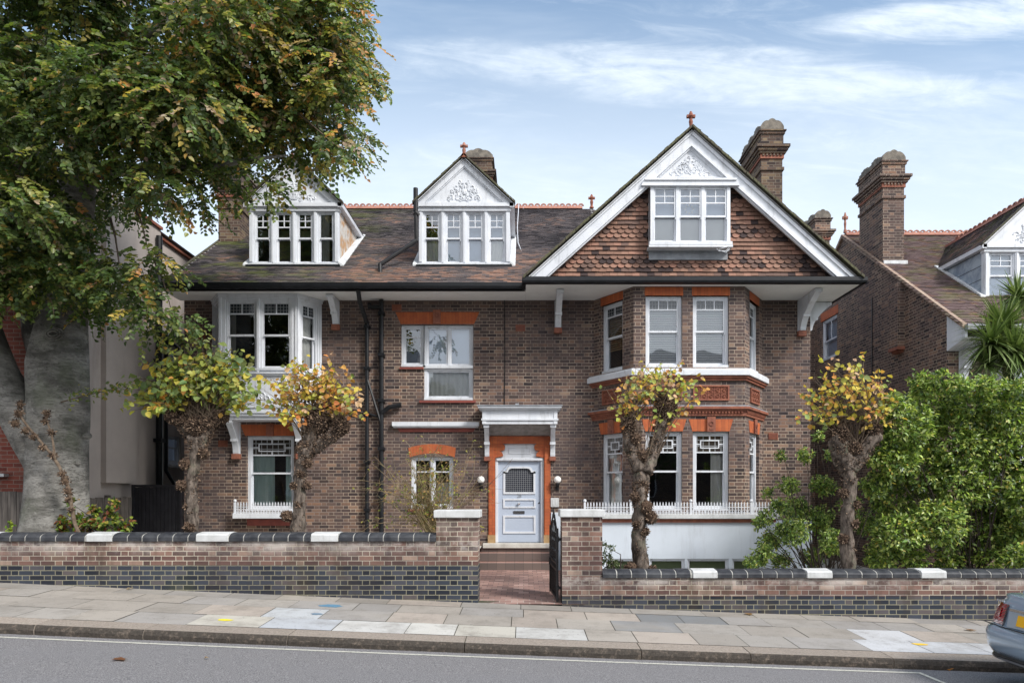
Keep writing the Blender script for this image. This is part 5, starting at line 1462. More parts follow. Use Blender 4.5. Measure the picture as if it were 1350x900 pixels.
# gardens
gnd = plain_mat('pale_bounce_ground', (.42,.40,.36), (.55,.52,.48), .95, 8, .5, 60)  # garden floor, out of sight, made pale to bounce light onto the soffits
gl_ = MB(); gridmesh('garden_ground', fr_(-16,-.95,1), fr_(PY+.3,YW,1), lambda x, y: .50+.0*x, gnd)
gridmesh('garden_ground', fr_(.95,20,1), fr_(PY+.3,YW,1), lambda x, y: -.35-.02*x, gnd)
gridmesh('garden_ground', fr_(-16,XL,1), fr_(YW,30,3), lambda x, y: .50, gnd); gridmesh('garden_ground', fr_(XR,20,2), fr_(YW,32,3), lambda x, y: -.4, gnd)
# path of red tiles, low side walls
def pathm():
    m = NT('red_path_tiles'); o = m.xyz(m.pos())
    def cell(v, s): return m.math('FLOOR', m.math('DIVIDE', v, s)), m.math('FRACT', m.math('DIVIDE', v, s))
    nearv = m.math('LESS_THAN', o[1], 10.98)
    row, fy = cell(o[1], .19); xo = m.math('ADD', o[0], m.math('MULTIPLY', m.math('MULTIPLY', m.math('MODULO', row, 2), .095), 1))
    cx_, fx = cell(xo, .19)
    g = m.math('MAXIMUM', m.math('LESS_THAN', fx, .05), m.math('LESS_THAN', fy, .05))
    r = m.white(m.comb(cx_, row, 1))
    c = m.ramp(r, [(0,(.20,.125,.11)),(.4,(.27,.165,.14)),(.8,(.33,.205,.175)),(1,(.40,.27,.235))])
    c = m.mix(m.math('MULTIPLY', m.step(m.noise(2.4, 5), .45, .7), .4), c, (.20,.145,.125))
    gc2 = m.mix(nearv, (.10,.07,.055), (.40,.36,.31)); c = m.mix(g, c, gc2)
    m.bsdf(c, .7, normal=m.bump(m.math('MULTIPLY', g, -1), .4, .005), spec=.35); return m.mat
M_['path'] = pathm()
o = gridmesh('path', [-.95,0,.95], [PY-.02,11.2,12.5,14,15.12], lambda x, y: .012 if y > 11 else zp(0,PY)+.012, M_['path'])
stp = MB()
def steptile():
    m = NT('step_tiles'); o = m.xyz(m.uv()); fx = m.math('FRACT', m.math('DIVIDE', o[0], .2)); g = m.math('LESS_THAN', fx, .035)
    r = m.white(m.comb(m.math('FLOOR', m.math('DIVIDE', o[0], .2)), 0, 0)); up = m.step(m.xyz(m.n('ShaderNodeNewGeometry').outputs['Normal'])[2], .4, .6)
    c = m.mix(up, m.mix(r, (.10,.078,.07), (.15,.11,.095)), m.mix(r, (.28,.16,.135), (.36,.22,.185))); c = m.mix(g, c, (.06,.05,.045))
    m.bsdf(c, .6); return m.mat
stp.box(-1.05,.66,15.12,YW-.004,-.1,.175); stp.box(-1.05,.66,15.42,YW-.0045,.176,.365); stp.box(-.98,.62,15.66,YW-.005,.366,.455)
so_ = empty('doorstep', (-.2, 15.5, 0), 'flight of brown and red tiled steps with a pale stone threshold below the front door', 'steps')
stp.build('step', steptile(), so_, bevel=.012)
th = MB(); th.box(-.93,.62,15.60,YW+.15,.457,.565); th.build('threshold', M_['cream'], so_, bevel=.01)
sw_ = empty('path_wall', (.9, 13, 0), 'low white rendered wall along the right side of the tiled path behind the gate', 'wall')
q = MB(); q.box(.86,.98,10.98,YW-.06,-.3,.30); q.build('wall_body', M_['render_white'], sw_)
sw2 = empty('path_wall', (-1.1, 13, 0), 'low brick wall along the left side of the tiled path', 'wall')
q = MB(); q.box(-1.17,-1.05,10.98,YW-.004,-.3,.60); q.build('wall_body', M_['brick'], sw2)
# ================================================================== boundary walls, piers, gate
def bwall(label, name, x0, x1, zc, ht, mat, whites, px0, px1, pz, cap, anchor):
    """brick boundary wall with a blue brick coping, white stones let into it, and its gate pier"""
    w = empty('boundary_wall', anchor, label, 'wall')
    b = MB(); b.box(x0, x1, PY, PY+.33, -1.4, zc); b.build('wall_body', M_[mat], w)
    mo = MB(); cp = MB(); zt = zc+ht
    def prof(k=0): 
        pr = [(PY-.035+k, zc), (PY-.035+k, zc+ht*.45)]
        for i in range(1, 8): t = pi*(1-i/8); pr.append((PY+.165+(.20-k)*cos(t), zc+ht*.45+(ht*.55-k)*sin(t)))
        return pr+[(PY+.365-k, zc+ht*.45), (PY+.365-k, zc)]
    mo.prismx(list(reversed(prof(.008))), x0, x1)
    wr_ = [((p-690)*PY/900, (q-690)*PY/900) for p, q in whites]
    x = x0
    while x < x1-.02:
        hit = [q for q in wr_ if q[0]-.03 < x < q[1]]
        if hit: x = hit[0][1]+.012; continue
        L = .215+random.uniform(-.006,.006); nx = min(x+L, x1)
        for q in wr_:
            if x < q[0] < nx: nx = q[0]-.012
        if nx-x > .04:
            dz = random.uniform(-.004,.004)
            pr = [(a, c+dz) for a, c in prof(0)]
            sh_ = .0
            cp.prismx(list(reversed(pr)), x, nx)
        x = nx+.016
    cp.build('coping', M_['coping'], w, label='dark blue half-round brick coping', bevel=.004)
    mo.build('coping_bed', plain_mat('coping_mortar', (.42,.41,.38), (.30,.30,.28), .9, 8), w)
    for a, c in wr_:
        s = MB(); s.prismx(list(reversed([(PY-.045,zc-.003),(PY-.045,zt-.035),(PY-.02,zt-.012),(PY+.165,zt+.008),(PY+.35,zt-.012),(PY+.375,zt-.035),(PY+.375,zc-.003)])), a, c); s.build('coping_stone', M_['gardenwhite'], w, bevel=.006)
    p = MB(); p.box(px0, px1, PY-.004, PY+.45, -1.2, pz); p.build('gate_pier', M_[mat], w)
    c = MB(); c.box(px0-.035, px1+.035, PY-.055, PY+.50, pz, pz+.118); c.build('pier_cap', M_['gardenwhite'], w, bevel=.012)
    return w
bwall('long brick garden wall left of the gate with dark blue lower courses and tall end pier', 'l', -16, -1.342, .975, .13, 'brick_gl',
      [(-40,-5),(116,149),(260,302),(411,446)], -1.34, -.70, 1.335, 1, (-6, PY+.15, 0))
bwall('low brick garden wall right of the gate running below the green shrubs', 'r', 1.215, 16, .415, .12, 'brick_gr',
      [(913,945),(1063,1096),(1213,1246),(1368,1400)], .595, 1.213, 1.345, 1, (6, PY+.15, -.2))
# gate: local x runs along the open leaf, from the hinge (front) to the back
gate = empty('iron_gate', (.53, 10.55, .05), 'open black wrought iron gate with scrollwork beside the right brick pier', 'gate')
GM = frameM((.525, 10.58), (.465, 11.72)); g = MB(); g.M = GM; GL = 1.14
def topz(x): return 1.13+.20*sin(pi*min(1,max(0,x/GL)))**1.5
for x in (0, GL): g.box(x-.018,x+.018,-.018,.018,.03,topz(x)+.04)
for z in (.06,.50,.60): g.box(0,GL,-.012,.012,z,z+.03)
g.tube([(x,0,topz(x)-.06) for x in [GL*k/16 for k in range(17)]], .014, n=6); g.tube([(x,0,topz(x)) for x in [GL*k/16 for k in range(17)]], .012, n=6)
for k in range(1, 19):
    x = GL*k/19; g.box(x-.007,x+.007,-.007,.007,.06,(.60 if k % 3 else topz(x)-.05))
g.box(.01,GL-.01,-.002,.002,.09,.50)
def spiral(cx, cz, r, a0, d, turns=1.6, w=.007):
    return [(cx+r*(1-.8*t/14)*cos(a0+d*turns*2*pi*t/14), 0, cz+r*(1-.8*t/14)*sin(a0+d*turns*2*pi*t/14)) for t in range(15)]
for k in range(5):
    cx = GL*(k+.5)/5
    for cz, r in ((.72,.075),(.88,.07),(1.03,.06)):
        g.tube(spiral(cx-.045, cz, r, 0, 1), .009, n=5); g.tube(spiral(cx+.045, cz, r, pi, -1), .009, n=5)
for k in range(7):
    x = GL*(.2+.6*k/6); z = topz(x); g.tube([(x,0,z),(x,0,z+.07+.05*sin(pi*k/6))], [.014,.002], n=5)
g.tube([(GL/2,0,topz(GL/2)),(GL/2,0,topz(GL/2)+.13)], [.03,.004], n=6)
g.build('gate_leaf', M_['iron'], gate)
h = MB(); h.M = GM
for z in (.25,1.0): h.tube([(0,0,z-.04),(0,0,z+.04)], .028, n=8); h.box(-.03,.0,-.09,.0,z-.02,z+.02)
h.build('hinge', M_['iron'], gate)
l_ = MB(); l_.M = GM; l_.box(GL-.09,GL-.0,-.03,.03,.50,.62); l_.build('latch', M_['iron'], gate)
# fences
def fence(label, p0, p1, z0, z1, mat, w=.10, post=True, name='board_fence', cat='fence', frame=False):
    f = empty(name, (p0[0], p0[1], z0), label, cat); M = frameM(p0, p1); L = math.hypot(p1[0]-p0[0], p1[1]-p0[1]); n = max(1, int(L/w)); b = MB(); b.M = M
    for k in range(n):
        a = L*k/n; b.box(a+.004, a+L/n-.004, random.uniform(-.004,.004), .022, z0, z1+random.uniform(-.012,.012))
    b.build('boards', M_[mat], f); r = MB(); r.M = M
    for z in (z0+.2, (z0+z1)/2, z1-.2): r.box(0,L,.022,.06,z,z+.07)
    if frame: r.box(0,L,-.02,.04,z1+.002,z1+.06); r.box(-.05,.0,-.03,.05,z0,z1+.06); r.box(L,L+.05,-.03,.05,z0,z1+.06)
    r.build('rails', M_[mat], f)
    if post:
        for k in range(int(L/1.8)+1):
            q = MB(); q.M = M; a = min(L, k*1.8+.02); q.box(a-.05,a+.05,.03,.12,z0,z1+.05); q.build('post', M_[mat], f)
fence('black painted timber side gate of vertical boards left of the house', (WX(177,15.7),15.7), (XL-.06,15.7), .45, WZ(642,15.7), 'blackwood', .085, False, 'timber_gate', 'gate', True)
fence('grey weathered board fence beside the rendered wall behind the beech', (-8.95,13.0), (-8.95,15.6), .4, 1.62, 'wood', .14)
fence('dark weathered board fence at the far left edge below the red brick house', (-14,11.95), (WX(33,11.95),11.95), .2, WZ(648,11.95), 'wood', .15)

# ================================================================== vegetation
def pick(cols, w, n): 
    a = np.array(cols); return a[rng.choice(len(cols), n, p=np.array(w)/sum(w))]
def jitter(c, s=.18): return np.clip(c*(1+rng.normal(0, s, (len(c),1)))*(1+rng.normal(0, .06, c.shape)), .004, 1)
def rdir(n): return unit(rng.normal(0, 1, (n,3)))
def limb(mb, pts, radii, n=10, seg=6, wob=.05, seed=0, jit=.12):
    """smooth tapered limb through control points (Catmull-Rom) with slight wander"""
    P = [Vector(p) for p in pts]; P = [P[0]*2-P[1]]+P+[P[-1]*2-P[-2]]; out = []; rr = []
    for i in range(1, len(P)-2):
        for k in range(seg):
            t = k/seg; a, b, c, d = P[i-1:i+3]
            q = .5*((2*b)+(c-a)*t+(2*a-5*b+4*c-d)*t*t+(3*b-a-3*c+d)*t**3)
            q += Vector((mnoise.noise(q*1.3+Vector((seed,0,0))), mnoise.noise(q*1.3+Vector((0,seed,9))), 0))*wob
            out.append(q); rr.append(radii[i-1]*(1-t)+radii[i]*t)
    out.append(P[-2]); rr.append(radii[-1]); mb.tube(out, rr, n=n, jit=jit, seed=seed)
    return out

# ---- the great beech
TB = empty('beech_tree', W(75,700,11.75), 'huge smooth-barked beech tree with spreading green and orange crown at the left', 'tree')
tr = MB(); Yt = 11.75
nT = 28
# main trunk as stacked noisy rings, fluted at the fork
prof = [(760,74,54),(720,75,43),(690,76,39),(650,75,36.5),(600,75,36),(560,76,36),(520,76,35.5),(480,76,35),(445,80,31),(410,84,27),(370,88,23)]
rings = []
for i in range(len(prof)-1):
    for k in range(5):
        t = k/5; a, b = prof[i], prof[i+1]; rings.append(tuple(a[j]*(1-t)+b[j]*t for j in range(3)))
rings.append(prof[-1]); vs = []; fs = []
for py, px, rp in rings:
    c = W(px, py, Yt); r = rp*Yt/900
    for k in range(nT):
        w = 2*pi*k/nT; d = Vector((cos(w), sin(w), 0)); q = c+d*r
        f = 1+.05*mnoise.noise(Vector((cos(w)*1.5, sin(w)*1.5, q.z*.6)))+.035*mnoise.noise(Vector((q.x*3, q.y*3, q.z*1.4)))+.012*mnoise.noise(Vector((q.x*4, q.y*4, q.z*14)))
        f += .07*max(0, (py-660)/80)*sin(5*w+1)
        vs.append(c+d*r*f)
for i in range(len(rings)-1):
    for k in range(nT): fs.append((i*nT+k, i*nT+(k+1)%nT, (i+1)*nT+(k+1)%nT, (i+1)*nT+k))
tr.add(vs, fs)
limb(tr, [W(64,640,11.75), W(48,590,11.7), W(22,540,11.6), W(-8,480,11.5), W(-36,410,11.4), W(-62,300,11.3), W(-60,80,11.2), W(-20,-80,11)], [.28,.31,.32,.32,.30,.26,.20,.12], n=20, seed=2, jit=.08)
limb(tr, [W(84,420,11.75), W(92,340,11.8), W(102,240,11.9), W(118,140,12.0), W(150,20,12), W(170,-90,12)], [.38,.31,.27,.24,.18,.1], n=16, seed=3, jit=.08)
limb(tr, [W(60,470,11.8), W(40,380,12.2), W(30,280,12.6), W(50,120,12.8), W(60,-60,12.8)], [.25,.22,.2,.17,.1], n=12, seed=4)
limb(tr, [W(118,165,12), W(150,146,11.6), W(180,128,11.2), W(240,112,10.8), W(300,85,10.6), W(380,60,10.5), W(440,70,10.4)], [.16,.14,.12,.10,.08,.05,.02], n=10, seed=5)
limb(tr, [W(108,230,11.9), W(160,225,11.2), W(230,225,10.8), W(300,215,10.6), W(380,205,10.5)], [.12,.09,.07,.05,.015], n=8, seed=6)
limb(tr, [W(140,70,12), W(220,30,11.5), W(300,-10,11.2), W(380,-40,11)], [.12,.09,.07,.03], n=8, seed=8)
# burr where a limb was lost, and bark eyes
for px, py, s in ((92,447,.17),(118,575,.08),(56,575,.06),(108,610,.07)):
    c = W(px, py, Yt); cY = c.y-.40*(1 if px>60 else 1)
    rr0 = 39*Yt/900; dx = c.x-W(73,py,Yt).x; yy = Yt-math.sqrt(max(.01, (rr0*.96)**2-dx**2))
    for q in range(3):
        a = s*(1-.28*q); tr.tube([(c.x+a*cos(t*pi/8), yy-.012*q+.02, c.z+a*.6*sin(t*pi/8)) for t in range(17)], .016, n=6)
tr.build('trunk', M_['bark_beech'], TB, smooth=True)
poly = [(-90,-90),(490,-90),(482,20),(497,75),(484,140),(490,205),(455,212),(420,228),(398,248),(350,258),(322,292),(300,245),(262,300),(247,332),(228,345),(262,402),(246,432),(228,472),(182,438),(140,462),(108,425),(60,405),(0,395),(-90,420)]
def inpoly(x, y):
    c = False; n = len(poly)
    for i in range(n):
        (x1,y1),(x2,y2) = poly[i], poly[(i+1)%n]
        if (y1>y) != (y2>y) and x < (x2-x1)*(y-y1)/(y2-y1)+x1: c = not c
    return c
def pdist(x, y):
    b = 1e9; n = len(poly)
    for i in range(n):
        ax, ay = poly[i]; bx, by = poly[(i+1)%n]; dx, dy = bx-ax, by-ay; t = max(0,min(1,((x-ax)*dx+(y-ay)*dy)/(dx*dx+dy*dy)))
        b = min(b, math.hypot(x-ax-t*dx, y-ay-t*dy))
    return b
blobs = []; rb2 = random.Random(5); tries = 0
while len(blobs) < 190 and tries < 20000:
    tries += 1; px, py = rb2.uniform(-85,500), rb2.uniform(-85,475)
    if not inpoly(px, py): continue
    d = pdist(px, py)
    if 225 < px < 320 and 210 < py < 345 and rb2.random() < .55: continue
    if px > 150 and py > 330 and rb2.random() < .40: continue
    if d < 11: continue
    Y = rb2.uniform(9.0, 13.2) if py < 300 else rb2.uniform(9.4, 11.6)
    if px > 330: Y = rb2.uniform(9.6, 12.2)
    blobs.append((px, py, Y, min(46, d*.95+4)))
for k in range(7):    # the rest of the crown, above and to the left of the picture
    blobs.append((rb2.uniform(-420,-120), rb2.uniform(-260,330), rb2.uniform(9.5,13.5), 75))
for k in range(5): blobs.append((rb2.uniform(-100,380), rb2.uniform(-330,-130), rb2.uniform(10,13), 75))
P_=[]; D_=[]; N_=[]; C_=[]; L_b=[]; tw = MB()
pal = [(.075,.12,.040),(.125,.185,.055),(.20,.25,.07),(.34,.35,.10),(.48,.37,.09),(.56,.29,.10),(.50,.38,.27)]
for bi, (px, py, Y, rp) in enumerate(blobs):
    c = np.array(W(px, py, Y)); r = rp*Y/900; out = -90 > px or py < -95
    ns = int((6+54*(r/.55)**2)*(.35 if out else 1)) if True else 0
    warm = max(0, min(1, (px-150)/330*.55+(.25 if py<120 and px>250 else 0)+rb2.uniform(-.15,.3)))
    o = rdir(ns)*(rng.random((ns,1))**.4)*r*np.array([1,1,.8]); st = c+o
    od = unit(o+rng.normal(0,.25*r,(ns,3))); od[:,2] = od[:,2]*.3-.35-.3*rng.random(ns); od[:,0] += .25; od[:,1] -= .2; od = unit(od)
    for s in range(ns):
        nl = int(rng.integers(9, 17)); Ls = .028*nl; t = (np.arange(nl)+.5)/nl
        d = od[s]; up = unit(np.array([rng.normal(0,.35), -.75+rng.normal(0,.35), 1.])); side = unit(np.cross(d, up)); up = np.cross(side, d)
        sg = np.where(np.arange(nl)%2, 1., -1.)[:,None]
        p = st[s]+d*Ls*t[:,None]+np.array([0,0,-.10])*(t[:,None]**2)
        P_.append(p); dd = unit(d*.55+side*sg*.8+rng.normal(0,.22,(nl,3))); D_.append(dd); N_.append(up+rng.normal(0,.38,(nl,3)))
        L_b.append(rng.uniform(.06,.095,nl)*(1.1 if out else 1))
        wv = [.34,.34,.20,.07,.03,.01+.0*warm,.01]; ww = np.array([.34*(1-.6*warm),.34*(1-.4*warm),.20,.08+.10*warm,.03+.09*warm,.01+.09*warm,.005+.12*warm])
        base = pick(pal, ww, 1); cc = np.where(rng.random((nl,1))<.72, base, pick(pal, ww, nl)); C_.append(jitter(cc,.2))
        if s % 3 == 0 and not out: tw.tube([st[s]-d*.08, st[s]+d*Ls*.5, p[-1]], [.006,.004,.002], n=3, cap=False)
P_=np.concatenate(P_); D_=np.concatenate(D_); N_=np.concatenate(N_); C_=np.concatenate(C_); L_b=np.concatenate(L_b)
print('beech leaves', len(P_))
leaf_mesh('crown', P_, D_, N_, L_b, L_b*.8, C_, M_['leaf_beech'], TB)
# twigs that tie the sprays back to the limbs
for (px, py, Y, rp) in blobs[:190]:
    if rb2.random() < .6:
        a = W(px, py, Y); b = W(px*.75+25, py*.8-10, (Y+11.8)/2); m_ = (a+b)/2+Vector((0,0,.15)); tw.tube([b, m_, a], [.022,.014,.005], n=4, cap=False)
tw.build('twigs', M_['twig'], TB)
# low shoot on the trunk
n = 150; t = rng.random(n); bx = np.array(W(88,525,11.2)); ex = np.array(W(178,508,10.9)); pp_ = bx+(ex-bx)*t[:,None]+rng.normal(0,.05,(n,3))*np.array([1,1,1.1])
s1 = leaf_mesh('foliage', pp_, unit(rng.normal(0,.6,(n,3))+np.array([.6,-.3,-.1])), rng.normal(0,.5,(n,3))+np.array([0,-.4,1]), rng.uniform(.05,.085,n), rng.uniform(.035,.055,n), jitter(pick(pal,[.1,.35,.3,.15,.1,.03,.02],n)), M_['leaf_beech'], TB)
q = MB(); q.tube([W(80,530,11.4),W(110,522,11.2),W(150,512,11.0),W(178,508,10.9)], [.012,.009,.006,.002], n=5); q.build('twig', M_['twig'], s1)

# ---- pollarded limes
def knobs(mb, c, r, n, rd, s=(.012,.03)):
    """a fist of stubs and dead scales"""
    c = Vector(c)
    for k in range(n):
        d = Vector((rd.gauss(0,1), rd.gauss(0,1), rd.gauss(0,1))).normalized(); b = c+Vector((d.x*r[0], d.y*r[1], d.z*r[2]))*rd.uniform(.75,1.0)
        L = rd.uniform(.012,.036); w = rd.uniform(*s)*.62; cc = rd.choice([(.07,.05,.04),(.12,.085,.065),(.17,.12,.09),(.30,.22,.16),(.045,.035,.03)])
        e = b+d*L; t = d.orthogonal().normalized()*w; u = d.cross(t)
        mb.add([b+t, b+u, b-t, b-u, e+t*.4, e+u*.5, e-t*.3, e-u*.4], [(0,1,5,4),(1,2,6,5),(2,3,7,6),(3,0,4,7),(4,5,6,7)], cc)
def pollard(label, Y, trunk, arms, fists, burls, env, nshoot, cols, wts, seed, leafs=(.07,.11), nleaf=5, base_py=760):
    rd = random.Random(seed); b = W(trunk[0][0], base_py, Y); t = empty('pollarded_tree', b, label, 'tree')
    m = MB(); limb(m, [W(p[0], p[1], Y) for p in trunk], [p[2]*.9*Y/900 for p in trunk], n=20, seg=10, seed=seed, wob=.04, jit=.38)
    for a in arms: limb(m, [W(p[0], p[1], Y+(p[3] if len(p) > 3 else 0)) for p in a], [p[2]*.88*Y/900 for p in a], n=16, seg=9, seed=seed+3, wob=.05, jit=.4)
    m.build('trunk', M_['bark'], t, smooth=True)
    k = MB()
    for (px, py, rx, rz) in fists:
        c = W(px, py, Y); r = (rx*Y/900, rx*Y/900*.9, rz*Y/900); k.blob(c, tuple(q*.86 for q in r), 14, 10, (.05,.035,.028), .3, seed); knobs(k, c, r, int(1500*r[0]*r[2]/.02*.8), rd)
    for (px, py, r_) in burls:
        c = W(px, py, Y-.06); r = r_*Y/900; k.blob(c, r*.8, 8, 6, (.08,.055,.04), .3, seed); knobs(k, c, (r*.85,r*.85,r*.8), 170, rd, (.010,.022))
    # little scales scattered up the trunk and arms
    for a in [trunk]+arms:
        for i in range(len(a)-1):
            for _ in range(130 if a is not trunk else 50):
                u = rd.random(); px = a[i][0]*(1-u)+a[i+1][0]*u; py = a[i][1]*(1-u)+a[i+1][1]*u; rr = (a[i][2]*(1-u)+a[i+1][2]*u)*Y/900
                if mnoise.noise(Vector((px*.05, py*.05, seed))) < -.05 and a is trunk: continue
                knobs(k, W(px,py,Y), (rr,rr,rr), 5, rd, (.008,.02))
    k.build('burls', M_['knob'], t)
    tw = MB(); P=[];Dd=[];Nn=[];Cc=[];Ll=[]
    for s in range(nshoot):
        f = rd.choice(fists); a = W(f[0]+rd.uniform(-.6,.6)*f[2], f[1]-rd.uniform(.0,.9)*f[3], Y+rd.uniform(-.1,.1))
        th = rd.uniform(-1.62, 1.62)*rd.uniform(.75,1); rr_ = rd.uniform(.18, 1)**.62; cxm, yb_ = (env[0]+env[2])/2, env[3]
        ex = cxm+(env[2]-env[0])/2*rr_*sin(th)+rd.gauss(0,3); ey = yb_-(yb_-env[1])*rr_*cos(th)+rd.gauss(0,3)
        e = W(ex, ey, Y+rd.gauss(0,.28)); mid = a.lerp(e, .5)+Vector((0,0,.10*(e-a).length+.03)); pts = [a, mid, e]
        tw.tube([a, a.lerp(mid,.6)+Vector((0,0,.01)), mid, mid.lerp(e,.55)+Vector((0,0,.015)), e], [.008,.006,.005,.004,.002], n=4, cap=False)
        nl = max(1, int(nleaf*rd.uniform(.8,1.8)))
        base = cols[rng.choice(len(cols), p=np.array(wts)/sum(wts))]
        for q in range(nl):
            u = rd.uniform(.45,1.04); p = (a.lerp(mid, u*2) if u < .5 else mid.lerp(e, (u-.5)*2))
            d = Vector((rd.gauss(0,.8), rd.gauss(-.35,.6), rd.gauss(-.35,.45))).normalized(); st = p+d*rd.uniform(.015,.05)
            P.append(st); Dd.append(d); Nn.append((rd.gauss(0,.55), rd.gauss(-.75,.5), rd.gauss(.55,.5))); Ll.append(rd.uniform(*leafs))
            Cc.append(base if rd.random() < .6 else cols[rng.choice(len(cols), p=np.array(wts)/sum(wts))])
    P=np.array([tuple(x) for x in P]); Dd=np.array([tuple(x) for x in Dd]); Nn=np.array(Nn); Ll=np.array(Ll); Cc=jitter(np.array(Cc),.14)
    leaf_mesh('foliage', P, Dd, Nn, Ll, Ll*.88, Cc, M_['leaf_lime'], t, fold=.10, curl=.2)
    tw.build('shoots', M_['twig'], t)
    return t
G1,G2,YG,YL,OR,OR2,PK = (.19,.27,.10),(.32,.40,.15),(.46,.48,.11),(.68,.54,.10),(.68,.36,.10),(.60,.24,.08),(.68,.46,.28)
PYL = 11.45
pollard('grey-trunked pollarded lime with mostly green leaves at the house corner', PYL, [(254,770,9.5),(252,700,9),(254,650,8),(258,605,8),(262,580,10)],
    [[(262,590,10),(245,565,8),(226,545,7)],[(262,590,10),(275,565,8),(292,545,7)]], [(262,562,17,15),(230,548,11,11),(290,548,11,11),(246,554,12,10),(278,556,12,10)], [(244,612,9),(240,640,9),(268,598,9),(250,695,9),(247,668,5)],
    (160,444,358,548), 215, [G1,G2,YG,YL,OR], [.20,.34,.28,.15,.03], 31, nleaf=5, leafs=(.085,.14))
pollard('pollarded lime with orange and gold leaves in front of the teal-curtained window', PYL, [(392,770,12),(390,710,11.5),(396,660,8.5),(398,620,8.5),(405,590,11)],
    [[(405,595,11),(412,570,10),(420,545,9)],[(402,600,9),(430,580,8),(452,566,7)]], [(420,552,16,20),(449,562,12,11),(404,590,12,11)], [(378,680,9),(394,665,6),(405,640,6),(388,640,6),(396,625,7),(405,610,8)],
    (338,462,486,556), 150, [G2,YG,YL,OR,OR2,PK], [.06,.18,.30,.24,.10,.12], 32, nleaf=5, leafs=(.065,.11))
pollard('pollarded lime with forked knobbly trunk and yellow leaves in front of the bay', PYL, [(846,800,14),(846,755,11.5),(843,700,9.5),(845,650,10.5),(846,612,11.5)],
    [[(842,620,10),(832,590,8.5),(828,560,8)],[(850,622,10),(864,585,8),(876,545,9)]], [(828,560,9,15),(877,538,15,19),(845,640,10,22)], [(851,668,12),(858,682,11),(838,655,9),(846,600,10),(850,700,7),(832,750,12),(858,752,9),(838,578,9),(840,690,8)],
    (792,470,938,534), 115, [G2,YG,YL,OR,OR2,PK], [.12,.24,.30,.12,.05,.17], 33, nleaf=4, leafs=(.06,.10), base_py=800)
pollard('dark-trunked pollarded lime with orange and yellow leaves beside the big green shrub', PYL, [(1118,800,12),(1118,755,10.5),(1118,690,9.5),(1118,640,9.5),(1116,612,11)],
    [[(1116,618,12),(1108,595,13),(1102,575,13)],[(1118,618,12),(1138,595,12),(1152,572,11)]], [(1104,572,14,15),(1149,568,13,12),(1126,593,13,11)], [(1112,650,8),(1128,665,7),(1126,690,7),(1112,710,8),(1122,632,8)],
    (1036,462,1194,568), 130, [G2,YG,YL,OR,OR2,PK], [.12,.24,.30,.20,.06,.08], 34, nleaf=4, base_py=800)
# stray long shoots with single leaves on the right hand lime handled by the envelope above

# ---- young knobbly stem in front of the beech
kt = empty('knobbly_sapling', W(112,715,11.0), 'thin leaning knobbly bare stem in front of the beech trunk', 'sapling'); m = MB(); Yk = 11.0
limb(m, [W(112,720,Yk),W(98,690,Yk),(W(88,640,Yk)),W(72,605,Yk),W(48,575,Yk),W(25,545,Yk),W(24,530,Yk)], [.035,.03,.028,.024,.02,.016,.012], n=8, seed=3, jit=.3)
limb(m, [W(72,605,Yk),W(68,580,Yk),W(62,550,Yk),W(60,540,Yk)], [.02,.016,.013,.01], n=6, seed=4); m.build('stem', M_['twig'], kt)
k = MB(); rd = random.Random(4)
for px, py, r in ((25,545,6),(20,558,6),(27,533,5),(34,568,5),(44,575,4.5),(62,545,5),(60,555,4.5),(68,570,4.5),(70,600,5),(82,625,5),(86,634,6),(90,648,5.5),(91,658,4.5),(56,590,4),(94,672,4)):
    c = W(px,py,Yk); r = r*Yk/900; k.blob(c, r*.8, 7, 5, (.10,.07,.05), .3, 3); knobs(k, c, (r,r,r), 60, rd, (.008,.018))
k.build('burls', M_['knob'], kt)
